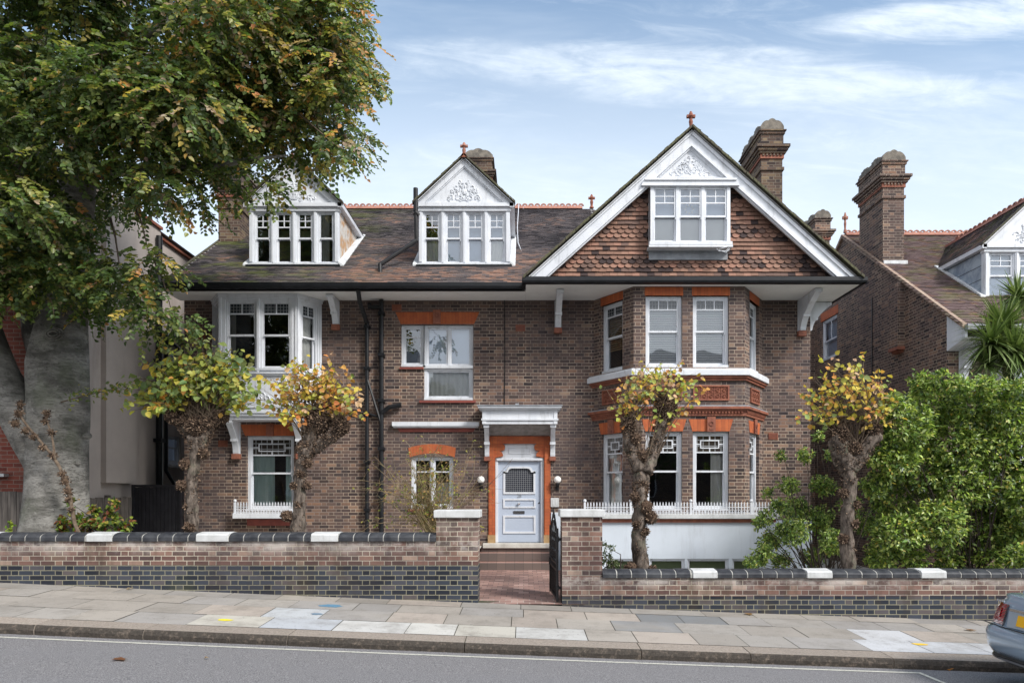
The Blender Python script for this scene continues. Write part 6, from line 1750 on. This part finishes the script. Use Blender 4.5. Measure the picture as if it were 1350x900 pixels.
# ---- low plants and shrubs
M_['stem'] = plain_mat('dark_stem', (.035,.026,.02), (.06,.045,.035), .85, 20)
def shrub(name, label, cat, blobs_, n, leaf, cols, wts, mat, stems=None, seed=1, shell=.5, asp=.5, up=.7, anchor=None, dens=None, fold=.18, deep=0):
    c0_ = blobs_[0]; t = empty(name, anchor or W(c0_[0], c0_[1]+c0_[3], c0_[2]), label, cat)
    areas = np.array([b[3]*b[3]*(b[4] if len(b) > 4 else 1) for b in blobs_], float); areas /= areas.sum()
    P=[];Dd=[];Nn=[];Cc=[];Ll=[]
    for b, ar in zip(blobs_, areas):
        k = max(3, int(n*ar/6)); c = np.array(W(b[0], b[1], b[2])); r = b[3]*b[2]/900
        o = rdir(k); rad = (shell+(1-shell)*rng.random((k,1))**.7); tip = c+o*rad*r*np.array([1,1,.9])
        for j in range(6):                       # whorls of leaves at each shoot tip
            d = unit(o*.7+rng.normal(0,.7,(k,3))+np.array([0,-.15,-.05])); P.append(tip+rng.normal(0,leaf*.35,(k,3))); Dd.append(d)
            Nn.append(o*.4+rng.normal(0,.45,(k,3))+np.array([0,-.3,up])); Ll.append(rng.uniform(leaf*.7,leaf*1.2,k))
            ww = np.array(wts, float); Cc.append(pick(cols, ww/ww.sum(), k))
    P=np.concatenate(P);Dd=np.concatenate(Dd);Nn=np.concatenate(Nn);Cc=jitter(np.concatenate(Cc),.2);Ll=np.concatenate(Ll)
    leaf_mesh('foliage', P, Dd, Nn, Ll, Ll*asp, Cc, M_[mat], t, fold=fold)
    if stems:
        m = MB(); rd = random.Random(seed)
        for b in blobs_:
            for _ in range(stems[0]):
                a = Vector(stems[1]); a += Vector((rd.uniform(-.25,.25), rd.uniform(-.15,.15), 0)); c = W(b[0]+rd.uniform(-.6,.6)*b[3], b[1]+rd.uniform(-.6,.6)*b[3], b[2]+deep)
                mid = a.lerp(c, .5)+Vector((rd.uniform(-.12,.12), rd.uniform(-.1,.1), .15)); m.tube([a, a.lerp(mid,.5)+Vector((0,0,.04)), mid, c], [.016,.012,.008,.003], n=5, cap=False)
        m.build('stems', M_['stem'], t)
    return t
GR = [(.06,.11,.04),(.14,.22,.06),(.26,.37,.09),(.42,.54,.14),(.64,.70,.24),(.66,.52,.12)]
rd = random.Random(77); bb_ = []
for px, py, r in ((1232,538,40),(1280,532,38),(1325,535,36),(1372,530,42),(1195,562,34),(1255,585,40),(1305,590,42),(1360,590,48),(1178,605,30),(1215,620,36),(1262,640,40),(1312,650,44),(1370,655,48),(1180,655,32),(1238,690,36),(1285,705,36),(1335,705,40),(1390,700,44),(1182,705,30),(1420,600,60),(1440,680,60),(1215,508,18),(1240,502,14),(1300,508,14),(1268,506,12),(1345,512,14),(1180,535,18),(1160,560,14),(1155,600,14),(1152,640,18),(1345,735,20),(1300,738,18),(1250,738,18),(1205,735,18),(1165,735,18)):
    bb_.append((px, py, rd.uniform(11.35,12.3) if r < 30 else rd.uniform(11.7,12.8), r))
shrub('evergreen_shrub', 'large dense glossy evergreen shrub with yellow-green leaves behind the right-hand wall', 'shrub', bb_, 60000, .080, GR, [.13,.22,.27,.22,.12,.012], 'leaf_gloss', stems=(2, tuple(W(1285,800,12.2))), anchor=W(1285,790,12.2), shell=.45, asp=.55, up=1.0, deep=.45)
bb2 = []
for px, py, r in ((1000,690,9),(990,742,10),(1028,668,13),(1008,728,14),(1040,640,14),(1062,600,10),(1030,600,7),(1085,640,16),(1050,670,18),(1080,685,22),(1045,700,22),(1015,710,16),(1100,715,20),(1070,735,16),(1030,738,14),(1000,738,9),(1145,690,18),(1150,640,12),(1165,600,9),(1160,725,18),(1095,600,8),(1080,575,7),(1150,735,12),(1012,650,7),(1010,680,9),(1120,665,14)):
    bb2.append((px, py, rd.uniform(12.2,13.4), r))
shrub('loose_shrub', 'loose airy green shrub partly hiding the white plinth and house corner', 'shrub', bb2, 15000, .062, GR, [.12,.26,.28,.20,.10,.01], 'leaf_gloss', stems=(2, tuple(W(1085,790,12.8))), anchor=W(1085,790,12.8), shell=.1, asp=.5)
shrub('variegated_shrub', 'small variegated shrub beside the right gate pier below the white plinth', 'shrub', [(800,735,12,11),(806,722,12,6),(797,716,12,6),(812,742,12,7),(790,742,12,7)], 420, .05, [(.06,.12,.03),(.12,.18,.05),(.50,.52,.38)], [.4,.3,.3], 'leaf_gloss', stems=(2, tuple(W(801,760,12))), shell=.2)
shrub('hydrangea', 'hydrangea with faded reddish flower heads behind the left garden wall', 'plant', [(85,690,11.3,12),(110,692,11.3,15),(140,688,11.3,16),(165,692,11.3,11),(128,672,11.3,9),(148,664,11.3,8),(95,665,11.3,7)], 800, .075, [(.07,.13,.025),(.16,.24,.04),(.34,.36,.06),(.36,.13,.07),(.30,.18,.08)], [.25,.33,.2,.12,.1], 'leaf_lime', stems=(2, tuple(W(125,720,11.3))), shell=.2, asp=.8)
shrub('small_weed', 'small bright green weed above the coping at the far left', 'plant', [(14,693,11.1,7),(10,698,11.1,5)], 60, .05, [(.15,.25,.03),(.3,.36,.05)], [.5,.5], 'leaf_lime', shell=.1, asp=.8)
# rambling rose: thin arching bare canes
rz_ = empty('rose_bush', W(575,712,13.4), 'twiggy nearly bare climbing rose in front of the small casement window', 'plant'); m = MB(); rd = random.Random(9); P=[];Dd=[];Nn=[];Cc=[];Ll=[]
for k in range(135):
    a = W(572+rd.uniform(-10,8), 705, 13.4+rd.uniform(-.1,.1)); ex = rd.gauss(564,44); ex = max(478,min(645,ex)); ey = rd.triangular(578,700,640)+abs(ex-570)*.12
    e = W(ex, ey, 13.4+rd.uniform(-.7,.6)); mid = a.lerp(e,.55)+Vector((rd.gauss(0,.12), rd.gauss(0,.08), rd.uniform(.05,.32))); q2 = e+Vector(((ex-570)*.003+rd.gauss(0,.08), rd.gauss(0,.06), rd.uniform(-.22,.05)))
    pts = [a, a.lerp(mid,.5)+Vector((rd.gauss(0,.04),0,rd.gauss(.03,.03))), mid, mid.lerp(e,.5)+Vector((rd.gauss(0,.03),0,.04)), e, q2]
    m.tube(pts, [.0075,.006,.005,.004,.003,.0015], n=4, cap=False)
    for _ in range(5):
        i = rd.choice([1,2,3,4]); s = pts[i]; f = s+Vector((rd.gauss(0,.14), rd.gauss(0,.1), rd.gauss(.05,.12))); m.tube([s, s.lerp(f,.5)+Vector((0,0,.02)), f], [.0035,.0025,.001], n=3, cap=False)
        for __ in range(rd.choice([0,1,1,2,3])): P.append(f); Dd.append((rd.gauss(0,1),rd.gauss(-.3,.6),rd.gauss(-.2,.6))); Nn.append((rd.gauss(0,.4),-.5,.7)); Ll.append(rd.uniform(.03,.06)); Cc.append(rd.choice([(.16,.22,.04),(.26,.30,.06),(.40,.36,.10),(.42,.26,.10)]))
m.build('canes', plain_mat('rose_cane', (.16,.14,.055), (.27,.19,.11), .7, 12), rz_)
P=np.array([tuple(x) for x in P]); leaf_mesh('foliage', P, np.array(Dd), np.array(Nn), np.array(Ll), np.array(Ll)*.7, np.array(Cc), M_['leaf_lime'], rz_)
# thin canes across the door
m = MB(); m.tube([W(655,628,12.6),W(664,618,12.6),W(676,604,12.6)], .003, n=4); m.tube([W(652,632,12.6),W(668,620,12.6),W(674,606,12.6)], .0025, n=4); m.tube([W(655,628,12.6),W(640,645,12.8),W(610,668,13.1),W(578,700,13.4)], .004, n=4); m.tube([W(652,632,12.6),W(636,646,12.8),W(606,670,13.1),W(576,702,13.4)], .004, n=4); m.build('long_cane', M_['twig'], rz_)
# ---- cordyline palm
pt = empty('palm_tree', W(1335,720,13.2), 'spiky green palm with sword-shaped leaves above the evergreen shrub at the right edge', 'palm'); m = MB()
limb(m, [W(1335,760,13.2),W(1333,600,13.2),W(1330,520,13.2),W(1328,455,13.2)], [.13,.11,.10,.08], n=10, seed=5); limb(m, [W(1332,560,13.2),W(1350,520,13.0),W(1362,500,12.9)], [.08,.07,.06], n=8, seed=6); limb(m, [W(1330,500,13.2),W(1322,470,13.0),W(1318,455,12.9)], [.07,.06,.05], n=8, seed=7)
m.build('trunk', M_['bark'], pt)
def rosette(c, n, Lr, seed, cols):
    rd = random.Random(seed); v=[];f=[];cc=[]
    c = Vector(c)
    for k in range(n):
        w = rd.uniform(0, 2*pi); el = math.asin(rd.uniform(-.55,.98)); d = Vector((cos(w)*cos(el), sin(w)*cos(el), sin(el))); L = Lr*rd.uniform(.7,1.1); wd = rd.uniform(.018,.030)
        side = d.cross(Vector((0,0,1)));
        if side.length < .05: side = Vector((1,0,0))
        side.normalize(); b = len(v); ns = 6; droop = rd.uniform(.12,.42)*(1.2-max(0,d.z)*.9); col_ = rd.choice(cols)
        for i in range(ns+1):
            t = i/ns; p = c+d*L*t+Vector((0,0,-droop*L*t*t)); ww = wd*(.55+.45*sin(pi*min(1,t*1.6)))*(1-t**3) + .001
            v += [p-side*ww, p+Vector((0,0,-ww*.25)), p+side*ww]
        for i in range(ns):
            for j in range(2): f.append((b+i*3+j, b+i*3+j+1, b+(i+1)*3+j+1, b+(i+1)*3+j)); cc.append(col_)
    return v, f, cc
PC = [(.08,.13,.035),(.14,.21,.06),(.20,.28,.09),(.28,.35,.14)]
for i, (px, py, Y, n, L) in enumerate(((1322,432,13.1,260,.86),(1342,392,13.3,170,.66),(1366,470,12.8,240,.85),(1306,452,12.8,170,.74),(1385,425,13.3,170,.8),(1338,465,12.7,220,.8),(1300,480,12.9,120,.6))):
    v, f, cc = rosette(W(px,py,Y), n, L, 50+i, PC); numpy_mesh('rosette', [tuple(p) for p in v], f, M_['leaf_palm'], np.array(cc), pt)
v, f, cc = rosette(W(1325,470,13.1), 90, .35, 70, [(.16,.11,.05),(.22,.16,.08),(.10,.07,.035)]); numpy_mesh('dead_skirt', [tuple(p) for p in v], f, M_['leaf_palm'], np.array(cc), pt)
# ---- fallen leaves
def fleaf(label, px, py, onroad, cc, s=.09, seed=0):
    Y = 7.0
    for _ in range(60):
        X = WX(px, Y); z = zr(X, Y) if onroad else zp(X, Y); Y += ((CAMZ-z)*900/(py-650)-Y)*.5
    X = WX(px, Y); z = (zr(X, Y) if onroad else zp(X, Y))+.012; rd = random.Random(seed+px); w = rd.uniform(0,6.3); m = MB(); n = 10
    vs = [(X, Y, z+.012)]
    for k in range(n):
        a = w+2*pi*k/n; r = s*(.5 if k % 2 else .8)*rd.uniform(.7,1.1); vs.append((X+r*cos(a), Y+r*sin(a)*.8, z+rd.uniform(-.004,.022)))
    m.add(vs, [(0,k+1,(k+1)%n+1) for k in range(n)], cc); o = m.build('fallen_leaf', M_['leaf_lime']); tag(o, label, 'leaf', 'fallen leaves')
    o.data.transform(Matrix.Translation((-X,-Y,-z))); o.location = (X,Y,z)
fleaf('curled brown fallen leaf on the road at the lower left', 158, 870, True, (.22,.10,.05), .13)
fleaf('small yellow fallen leaf on the road against the kerb below the left wall', 470, 851, True, (.60,.45,.04), .08)
fleaf('orange fallen leaf in the gutter left of the car', 1251, 883, True, (.40,.17,.04), .07)
fleaf('brown crumpled leaf at the foot of the right garden wall', 988, 810, False, (.30,.18,.08), .12)
fleaf('tan fallen leaf on the paving near the wall just left of the car', 1279, 831, False, (.25,.15,.08), .10)
fleaf('pale tan fallen leaf on the left paving below the wall', 171, 777, False, (.32,.25,.17), .08)
fleaf('tiny pale leaf on the road at the centre left', 272, 869, True, (.35,.25,.15), .04)

# ---- the other side of the street, out of view, added for the panes to reflect
def back_tree(x, y, h, r, seed, label):
    t = empty('street_tree', (x, y, -.2), label, 'tree', 'street trees across the road'); m = MB(); z0 = zr(x, y)
    limb(m, [(x,y,z0),(x+.1,y,z0+h*.3),(x-.1,y+.1,z0+h*.6),(x,y,z0+h*.85)], [.28,.22,.15,.05], n=8, seed=seed)
    rd = random.Random(seed)
    for k in range(7):
        w = rd.uniform(0,6.3); m.tube([(x,y,z0+h*(.35+.06*k)),(x+r*.4*cos(w),y+r*.4*sin(w),z0+h*(.5+.05*k)),(x+r*.8*cos(w),y+r*.8*sin(w),z0+h*(.55+.05*k))], [.1,.06,.02], n=6)
    m.build('trunk', M_['bark'], t); g = np.random.default_rng(seed); nb = 26; c = g.normal(0,1,(nb,3)); c = unit(c)*g.uniform(.3,.9,(nb,1))*np.array([r,r,h*.36])+np.array([x,y,z0+h*.62])
    n = 4200; q = c[g.integers(0,nb,n)]+unit(g.normal(0,1,(n,3)))*r*.33*g.random((n,1))**.4
    leaf_mesh('crown', q, g.normal(0,1,(n,3)), g.normal(0,1,(n,3))+np.array([0,0,1]), g.uniform(.2,.32,n), g.uniform(.14,.22,n), np.array([(.04,.06,.02)])*g.uniform(.6,1.6,(n,1)), M_['leaf_beech'], t)
for i, (x, y, h, r) in enumerate(((-13,-9,10.5,3.6),(-6,-10.5,9,3.0),(.5,-9.5,8,2.6),(6.5,-10,11,3.6),(14,-9.5,9.5,3.2))): back_tree(x, y, h, r, 90+i, 'leafy street tree across the road behind the viewer')
for x0, x1, h in ((-22,-8,8.5),(-6.5,5,7.6),(6.5,20,8.2)):  # unseen houses, put in only as something for the windows to reflect
    oh2 = empty('unseen_house', ((x0+x1)/2, -14.5, -.2), 'brick house added across the road behind the viewer for pane reflections', 'house', 'added houses across the road'); m = MB(); m.box(x0,x1,-24,-14.5,-1,h); m.build('wall', M_['brick_n'], oh2)
    m = MB(); m.prismx([(-24.3,h),(-14.2,h),(-19.2,h+3.6)], x0-.2, x1+.2); m.build('roof', M_['lead'], oh2)
    for k in range(int((x1-x0)/2.6)):
        for z in (1.6, 4.8):
            m = MB(); a = x0+.9+k*2.6; m.box(a,a+1.1,-14.5,-14.42,z,z+1.7); m.build('window', M_['white'], oh2)
            m = MB(); m.box(a+.1,a+1.0,-14.42,-14.40,z+.1,z+1.6); 
            m.build('pane', M_['carglass_early'], oh2)
# ================================================================== parked car (rear kerbside corner shows at the right edge)
def smooth_mat():
    m = NT('silver_blue_car_paint'); m.bsdf((.34,.44,.55), .22, .35, spec=.5, coat=1.0, Coat_Roughness=.04); return m.mat
M_['carpaint'] = smooth_mat()
def lensm(nm, c, r=.08):
    m = NT(nm); p = m.pos(); o = m.xyz(p); k = m.math('FRACT', m.math('MULTIPLY', m.math('ADD', o[2], m.math('MULTIPLY', o[1], .5)), 26)); cc = m.mix(m.step(k, .2, .9), c, tuple(q*.35 for q in c)); m.bsdf(cc, r, spec=.8, coat=1); return m.mat
M_['lens'] = lensm('red_tail_lens', (.33,.006,.012)); M_['lensw'] = lensm('pale_tail_lens', (.75,.55,.55)); M_['plate'] = plain_mat('yellow_plate', (.80,.42,.01), None, .4, 2)
M_['rubber'] = plain_mat('tyre_rubber', (.015,.015,.016), (.03,.03,.03), .8, 9); M_['alloy'] = plain_mat('alloy', (.5,.5,.52), None, .3, 3, metal=1)
M_['carglass'] = plain_mat('dark_car_glass', (.012,.015,.018), None, .05, 1, coat=1); M_['plastic'] = plain_mat('black_plastic', (.02,.02,.022), (.03,.03,.03), .6, 9)
cxr, cyr = 5.0, 6.82; zrd = zr(cxr+.6, 7.0)
car = empty('parked_car', (cxr+2.3, cyr, zr(cxr+2.3, cyr)), 'silver-blue saloon car parked by the kerb at the right edge, seen from behind', 'car')
slope = (zr(cxr+3.6, 7)-zr(cxr+.9, 7))/2.7; CM = Matrix.Translation((cxr, cyr, zr(cxr, 7.0)+.0)) @ Matrix.Rotation(-math.atan(slope), 4, 'Y')
LC = 4.75
def outline(xr, xf, w, rc=.30, rf=.45, n=8):
    pts = []
    def arc(cx, cy, r, a0, a1, ry=None):
        ry = ry or r
        for k in range(n+1):
            a = a0+(a1-a0)*k/n; pts.append((cx+r*cos(a), cy+ry*sin(a)))
    arc(xr+rc*.75, w-rc, rc*.75, pi, pi/2, rc); arc(xf-rf*1.2, w-rf, rf*1.2, pi/2, 0, rf); arc(xf-rf*1.2, -w+rf, rf*1.2, 0, -pi/2, rf); arc(xr+rc*.75, -w+rc, rc*.75, -pi/2, -pi, rc)
    return pts
def bow(pts, xr, b=.10, w=.9): return [(x+(b*(y/w)**2 if x < xr+.5 else -b*(y/w)**2 if x > 4 else 0), y) for x, y in pts]
def loft(m, layers, capb=True, capt=True, zdrop=None):
    n = len(layers[0][1]); vs = []
    for z, pts in layers:
        for x, y in pts: vs.append((x, y, z-(zdrop(x, z) if zdrop else 0)))
    fs = [(i*n+k, i*n+(k+1)%n, (i+1)*n+(k+1)%n, (i+1)*n+k) for i in range(len(layers)-1) for k in range(n)]
    fs = [tuple(reversed(f)) for f in fs]
    if capb: fs.append(tuple(range(n)))
    if capt: fs.append(tuple(reversed(range((len(layers)-1)*n, len(layers)*n))))
    m.add(vs, fs)
def LY(z, xr, w, xf=LC, rc=.34): return (z, bow(outline(xr, xf, w, rc), xr))
zd = lambda x, z: (max(0, x-3.1)**2*.10+ .0)*(1 if z > .6 else 0)*min(1,(z-.6)/.35)
bd = MB(); bd.M = CM
loft(bd, [LY(.36,.055,.865,LC-.05), LY(.42,.015,.89), LY(.50,.0,.905), LY(.575,.0,.91), LY(.62,.02,.908), LY(.645,.05,.905), LY(.66,.075,.905), LY(.74,.10,.905), LY(.84,.135,.895,LC-.1), LY(.90,.165,.875,LC-.2), LY(.945,.19,.845,LC-.3), LY(.975,.185,.81,LC-.35,.28), LY(.985,.21,.78,LC-.4,.26), LY(.990,.30,.70,LC-.5,.2)], zdrop=zd)
bo = bd.build('body', M_['carpaint'], car, smooth=True)
lo = MB(); lo.M = CM; loft(lo, [LY(.25,.20,.80,LC-.1), LY(.28,.12,.84,LC-.08), LY(.31,.075,.86,LC-.06), LY(.357,.06,.862,LC-.05)]); lo.build('lower_bumper', M_['plastic'], car, smooth=True)
ts_ = MB(); ts_.M = CM; loft(ts_, [LY(.300,.062,.868,LC-.05), LY(.318,.058,.87,LC-.05)]); ts_.build('bumper_strip', M_['alloy'], car)
gh = MB(); gh.M = CM
def GY_(z, xr, xf, w): return (z, outline(xr, xf, w, .25, .35))
loft(gh, [GY_(.97,.62,3.55,.76), GY_(1.10,.86,3.30,.72), GY_(1.25,1.15,2.98,.66), GY_(1.36,1.42,2.70,.60)], zdrop=None); gh.build('windows', M_['carglass'], car, smooth=True)
rfc = MB(); rfc.M = CM; loft(rfc, [GY_(1.355,1.36,2.75,.615), GY_(1.40,1.50,2.62,.56), GY_(1.425,1.75,2.4,.42)])
for s in (-1, 1):
    rfc.tube([(.55,s*.78,.97),(.95,s*.70,1.17),(1.42,s*.60,1.37)], .035, n=6); rfc.tube([(3.6,s*.76,.93),(3.2,s*.72,1.13),(2.7,s*.60,1.37)], .03, n=6)
rfc.build('roof', M_['carpaint'], car, smooth=True)
# tail lights wrap the corners
def layer_pts(z, xr, w, lo_y, hi_y, d=.006):
    pts = [p for p in bow(outline(xr-d, LC+d, w+d, .34, .45, 24), xr-d) if p[0] < .62 and lo_y <= p[1] <= hi_y]
    return pts
for s in (-1, 1):
    def strip(m, zs, y_in, d=.008):
        rows = []
        for z, xr, w in zs:
            o = bow(outline(xr-d, LC+d, w+d, .34, .45, 24), xr-d)
            cand = [(x, y) for x, y in o if x < .50 and y > 0]
            cand.sort(key=lambda p: -p[0]); # from the side round to the back
            yi = y_in(z); last = [p for p in cand if p[1] >= yi]; xin = last[-1][0]
            # resample to 16 points plus an inner point on the flat rear face
            last = last+[(xr-d+.10*(yi/.9)**2, yi)]
            L = [0]
            for a, b in zip(last, last[1:]): L.append(L[-1]+math.hypot(a[0]-b[0], a[1]-b[1]))
            row = []
            for k in range(17):
                t = L[-1]*k/16; i = max(j for j in range(len(L)) if L[j] <= t+1e-9); i = min(i, len(L)-2); u = (t-L[i])/max(1e-9, L[i+1]-L[i])
                row.append((last[i][0]*(1-u)+last[i+1][0]*u, s*(last[i][1]*(1-u)+last[i+1][1]*u), z))
            rows.append(row)
        for r0, r1 in zip(rows, rows[1:]):
            for k in range(16): m.quad(r0[k], r0[k+1], r1[k+1], r1[k]) if s < 0 else m.quad(r1[k], r1[k+1], r0[k+1], r0[k])
    tl = MB(); tl.M = CM; strip(tl, [(.705,.09,.905),(.74,.10,.905),(.84,.135,.895),(.885,.157,.88)], lambda z: .47+(z-.705)*.15); tl.build('tail_light', M_['lens'], car, smooth=True)
    t2 = MB(); t2.M = CM; strip(t2, [(.672,.082,.905),(.704,.09,.905)], lambda z: .47); t2.build('tail_light', M_['lensw'], car, smooth=True, label='pale lower strip of the tail light')
sm = MB(); sm.M = CM
for s in (-1,1): sm.tube([(.088,s*.465,.66),(.115,s*.47,.76),(.16,s*.49,.89)], .005, n=4)
sm.tube([(.058+.1*(y/.9)**2,y,.652) for y in [-.85+1.7*k/20 for k in range(21)]], .006, n=4); sm.build('panel_gap', M_['plastic'], car)
rc_ = MB(); rc_.M = CM; rc_.hexa([(.085,-.40,.665),(.11,-.40,.665),(.11,.40,.665),(.085,.40,.665),(.125,-.42,.85),(.16,-.42,.85),(.16,.42,.85),(.125,.42,.85)]); rc_.build('plate_recess', plain_mat('pale_car_paint', (.42,.50,.58), None, .3, 2, metal=.5, coat=1), car, bevel=.008)
pl_ = MB(); pl_.M = CM; pl_.hexa([(.083,-.26,.70),(.095,-.26,.70),(.095,.26,.70),(.083,.26,.70),(.106,-.26,.81),(.12,-.26,.81),(.12,.26,.81),(.106,.26,.81)]); pl_.build('number_plate', M_['plate'], car)
ch = MB(); ch.M = CM; ch.box(.115,.15,-.40,.40,.835,.862)
x0 = .60
for k in range(4): ch.box(.150,.166,x0-.06+k*.035,x0-.04+k*.035,.905,.925)
ch.build('chrome_strip', M_['chrome'], car)
for x in (.98, 3.82):
    for s in (-1, 1):
        tm = MB(); tm.M = CM @ Matrix.Translation((x, s*.80, .325)) @ Matrix.Rotation(pi/2, 4, 'X')
        tm.lathe([(.20,-.11),(.30,-.115),(.325,-.09),(.325,.09),(.30,.115),(.20,.11)], 0, 0, 28); wo = tm.build('wheel', M_['rubber'], car, smooth=True)
        rm = MB(); rm.M = tm.M; rm.lathe([(.05,-.118),(.21,-.112),(.215,.112),(.05,.118)], 0, 0, 20); rm.build('rim', M_['alloy'], wo)
        am = MB(); am.M = CM; am.tube([(x+.37*cos(t), s*.895, .33+.37*sin(t)) for t in [pi*k/14-.1 for k in range(17)]], .028, n=6); am.build('wheel_arch', M_['plastic'], car)
CLOUD = (5.0, 5.5, 6.0); CLOUDB = (9, 9, 9.2); SKYS = .13; SUNE = 2.8; SUNA = 14; EXPO = .68
# ================================================================== sky, sun, camera
SE, SR = R(40), R(131)
w = D.worlds.new('World'); scene.world = w; w.use_nodes = True; nt_ = w.node_tree; nt_.nodes.clear()
out = nt_.nodes.new('ShaderNodeOutputWorld'); bg = nt_.nodes.new('ShaderNodeBackground'); sky = nt_.nodes.new('ShaderNodeTexSky')
sky.sky_type = 'NISHITA'; sky.sun_disc = False; sky.sun_elevation = SE; sky.sun_rotation = SR; sky.air_density = 1.0; sky.dust_density = .6; sky.ozone_density = 1.4
class WN(NT):
    def __init__(s): s.t = nt_
wn = WN(); co = nt_.nodes.new('ShaderNodeTexCoord').outputs['Generated']
o = wn.xyz(co)
# project the view direction on a high flat cloud layer
zz = wn.math('MAXIMUM', o[2], .02); cx_ = wn.math('DIVIDE', o[0], wn.math('ADD', zz, .12)); cy_ = wn.math('DIVIDE', o[1], wn.math('ADD', zz, .12))
v = wn.comb(cx_, cy_, 0)
veil = wn.step(wn.noise(.55, 6, vec=wn.scale(v, (.7,1.9,1)), rough=.62, dist=.4), .40, .68)
wisp = wn.step(wn.noise(2.2, 8, vec=wn.scale(wn.comb(wn.math('ADD', cx_, wn.math('MULTIPLY', cy_, .25)), cy_, 3), (.45,2.6,1)), rough=.68, dist=.7), .50, .72)
# long streaks of cirrus, laid out in sky directions (azimuth, elevation)
az = wn.math('DIVIDE', o[0], wn.math('MAXIMUM', o[1], .05)); el = wn.math('DIVIDE', o[2], wn.math('MAXIMUM', o[1], .05))
elr = wn.math('ADD', el, wn.math('MULTIPLY', az, .06))
fib = wn.noise(1.0, 9, vec=wn.comb(wn.math('MULTIPLY', az, 5.5), wn.math('MULTIPLY', elr, 26), 4.2), rough=.66, dist=.9)
puff = wn.noise(1.0, 6, vec=wn.comb(wn.math('MULTIPLY', az, 26), wn.math('MULTIPLY', el, 55), 1.2), rough=.6)
big = wn.noise(1.0, 5, vec=wn.comb(wn.math('MULTIPLY', az, 1.7), wn.math('MULTIPLY', elr, 7), 8.1), rough=.6, dist=.5)
def streak(ax, ez, sl, w, h, lo=.30):
    a = wn.math('SUBTRACT', az, ax); e = wn.math('SUBTRACT', el, wn.math('ADD', ez, wn.math('MULTIPLY', a, sl))); e = wn.math('ADD', e, wn.math('MULTIPLY', wn.math('SUBTRACT', big, .5), h*1.6))
    d = wn.math('ADD', wn.math('POWER', wn.math('ABSOLUTE', wn.math('DIVIDE', a, w)), 2), wn.math('POWER', wn.math('ABSOLUTE', wn.math('DIVIDE', e, h)), 2))
    fall = wn.math('SUBTRACT', 1, wn.step(d, .0, 1.5))
    tex = wn.math('ADD', wn.math('MULTIPLY', fib, .75), wn.math('MULTIPLY', puff, .35))
    return wn.step(wn.math('MULTIPLY', fall, wn.math('ADD', wn.math('MULTIPLY', tex, 1.5), -.12)), lo*.6, lo+.75)
s1 = streak(.30, .605, -.05, .46, .050); s2 = streak(.68, .692, .06, .30, .034, .22); s3 = streak(-.02, .635, -.04, .30, .040, .36); s4 = streak(.72, .52, -.04, .5, .11, .34); s5 = streak(.0, .44, -.06, .6, .10, .34)
low = wn.math('SUBTRACT', 1, wn.step(wn.math('ADD', el, wn.math('MULTIPLY', wn.math('SUBTRACT', big, .5), .25)), .24, .84))
cl = wn.math('MULTIPLY', wn.step(big, .42, .8), .35); cl = wn.math('MAXIMUM', cl, wn.math('MULTIPLY', wn.step(fib, .45, .85), .32)); cl = wn.math('ADD', cl, .05)
def over(a, b): return wn.math('SUBTRACT', 1, wn.math('MULTIPLY', wn.math('SUBTRACT', 1, a), wn.math('SUBTRACT', 1, b)))
for s_, k_ in ((s1,.78),(s2,.92),(s3,.45),(s4,.38),(s5,.35)): cl = over(cl, wn.math('MULTIPLY', s_, k_))
cl = over(cl, wn.math('MULTIPLY', low, .86))
behind = wn.step(o[1], .1, -.2)   # the sky behind the camera is mostly cloud
cl = wn.math('MAXIMUM', cl, wn.math('MULTIPLY', behind, .8), clamp=True)
skc = wn.mix(cl, wn.mix(1, sky.outputs[0], (.86,1.03,1.04), 'MULTIPLY'), wn.mix(behind, CLOUD, CLOUDB))
nt_.links.new(skc, bg.inputs[0]); bg.inputs[1].default_value = SKYS
nt_.links.new(bg.outputs[0], out.inputs[0])
sun = D.lights.new('sun', 'SUN'); sun.energy = SUNE; sun.angle = R(SUNA); sun.color = (1, .96, .90); so2 = D.objects.new('sun', sun); col.objects.link(so2)
# direction of the sun in the sky texture: rotation measured from +Y towards +X
dv = Vector((sin(SR)*cos(SE), cos(SR)*cos(SE), sin(SE))); so2.rotation_euler = dv.to_track_quat('Z', 'Y').to_euler(); so2.location = (0, -5, 20)
cam = D.cameras.new('camera'); cam.lens = 24; cam.sensor_width = 36; cam.shift_x = -15/1350; cam.shift_y = 200/1350; cam.clip_end = 4000; cam.clip_start = .05
co_ = D.objects.new('camera', cam); col.objects.link(co_); co_.location = (0, 0, CAMZ); co_.rotation_euler = (pi/2, 0, 0); scene.camera = co_
scene.view_settings.view_transform = 'Standard'; scene.view_settings.look = 'None'; scene.view_settings.exposure = EXPO; scene.view_settings.gamma = 1
scene.render.engine = 'CYCLES'; scene.cycles.max_bounces = 8; scene.cycles.transparent_max_bounces = 12; scene.cycles.diffuse_bounces = 4; scene.cycles.glossy_bounces = 3; scene.cycles.sample_clamp_indirect = 6
scene.render.resolution_x = 1024; scene.render.resolution_y = 682
for m in D.materials: m.use_fake_user = False
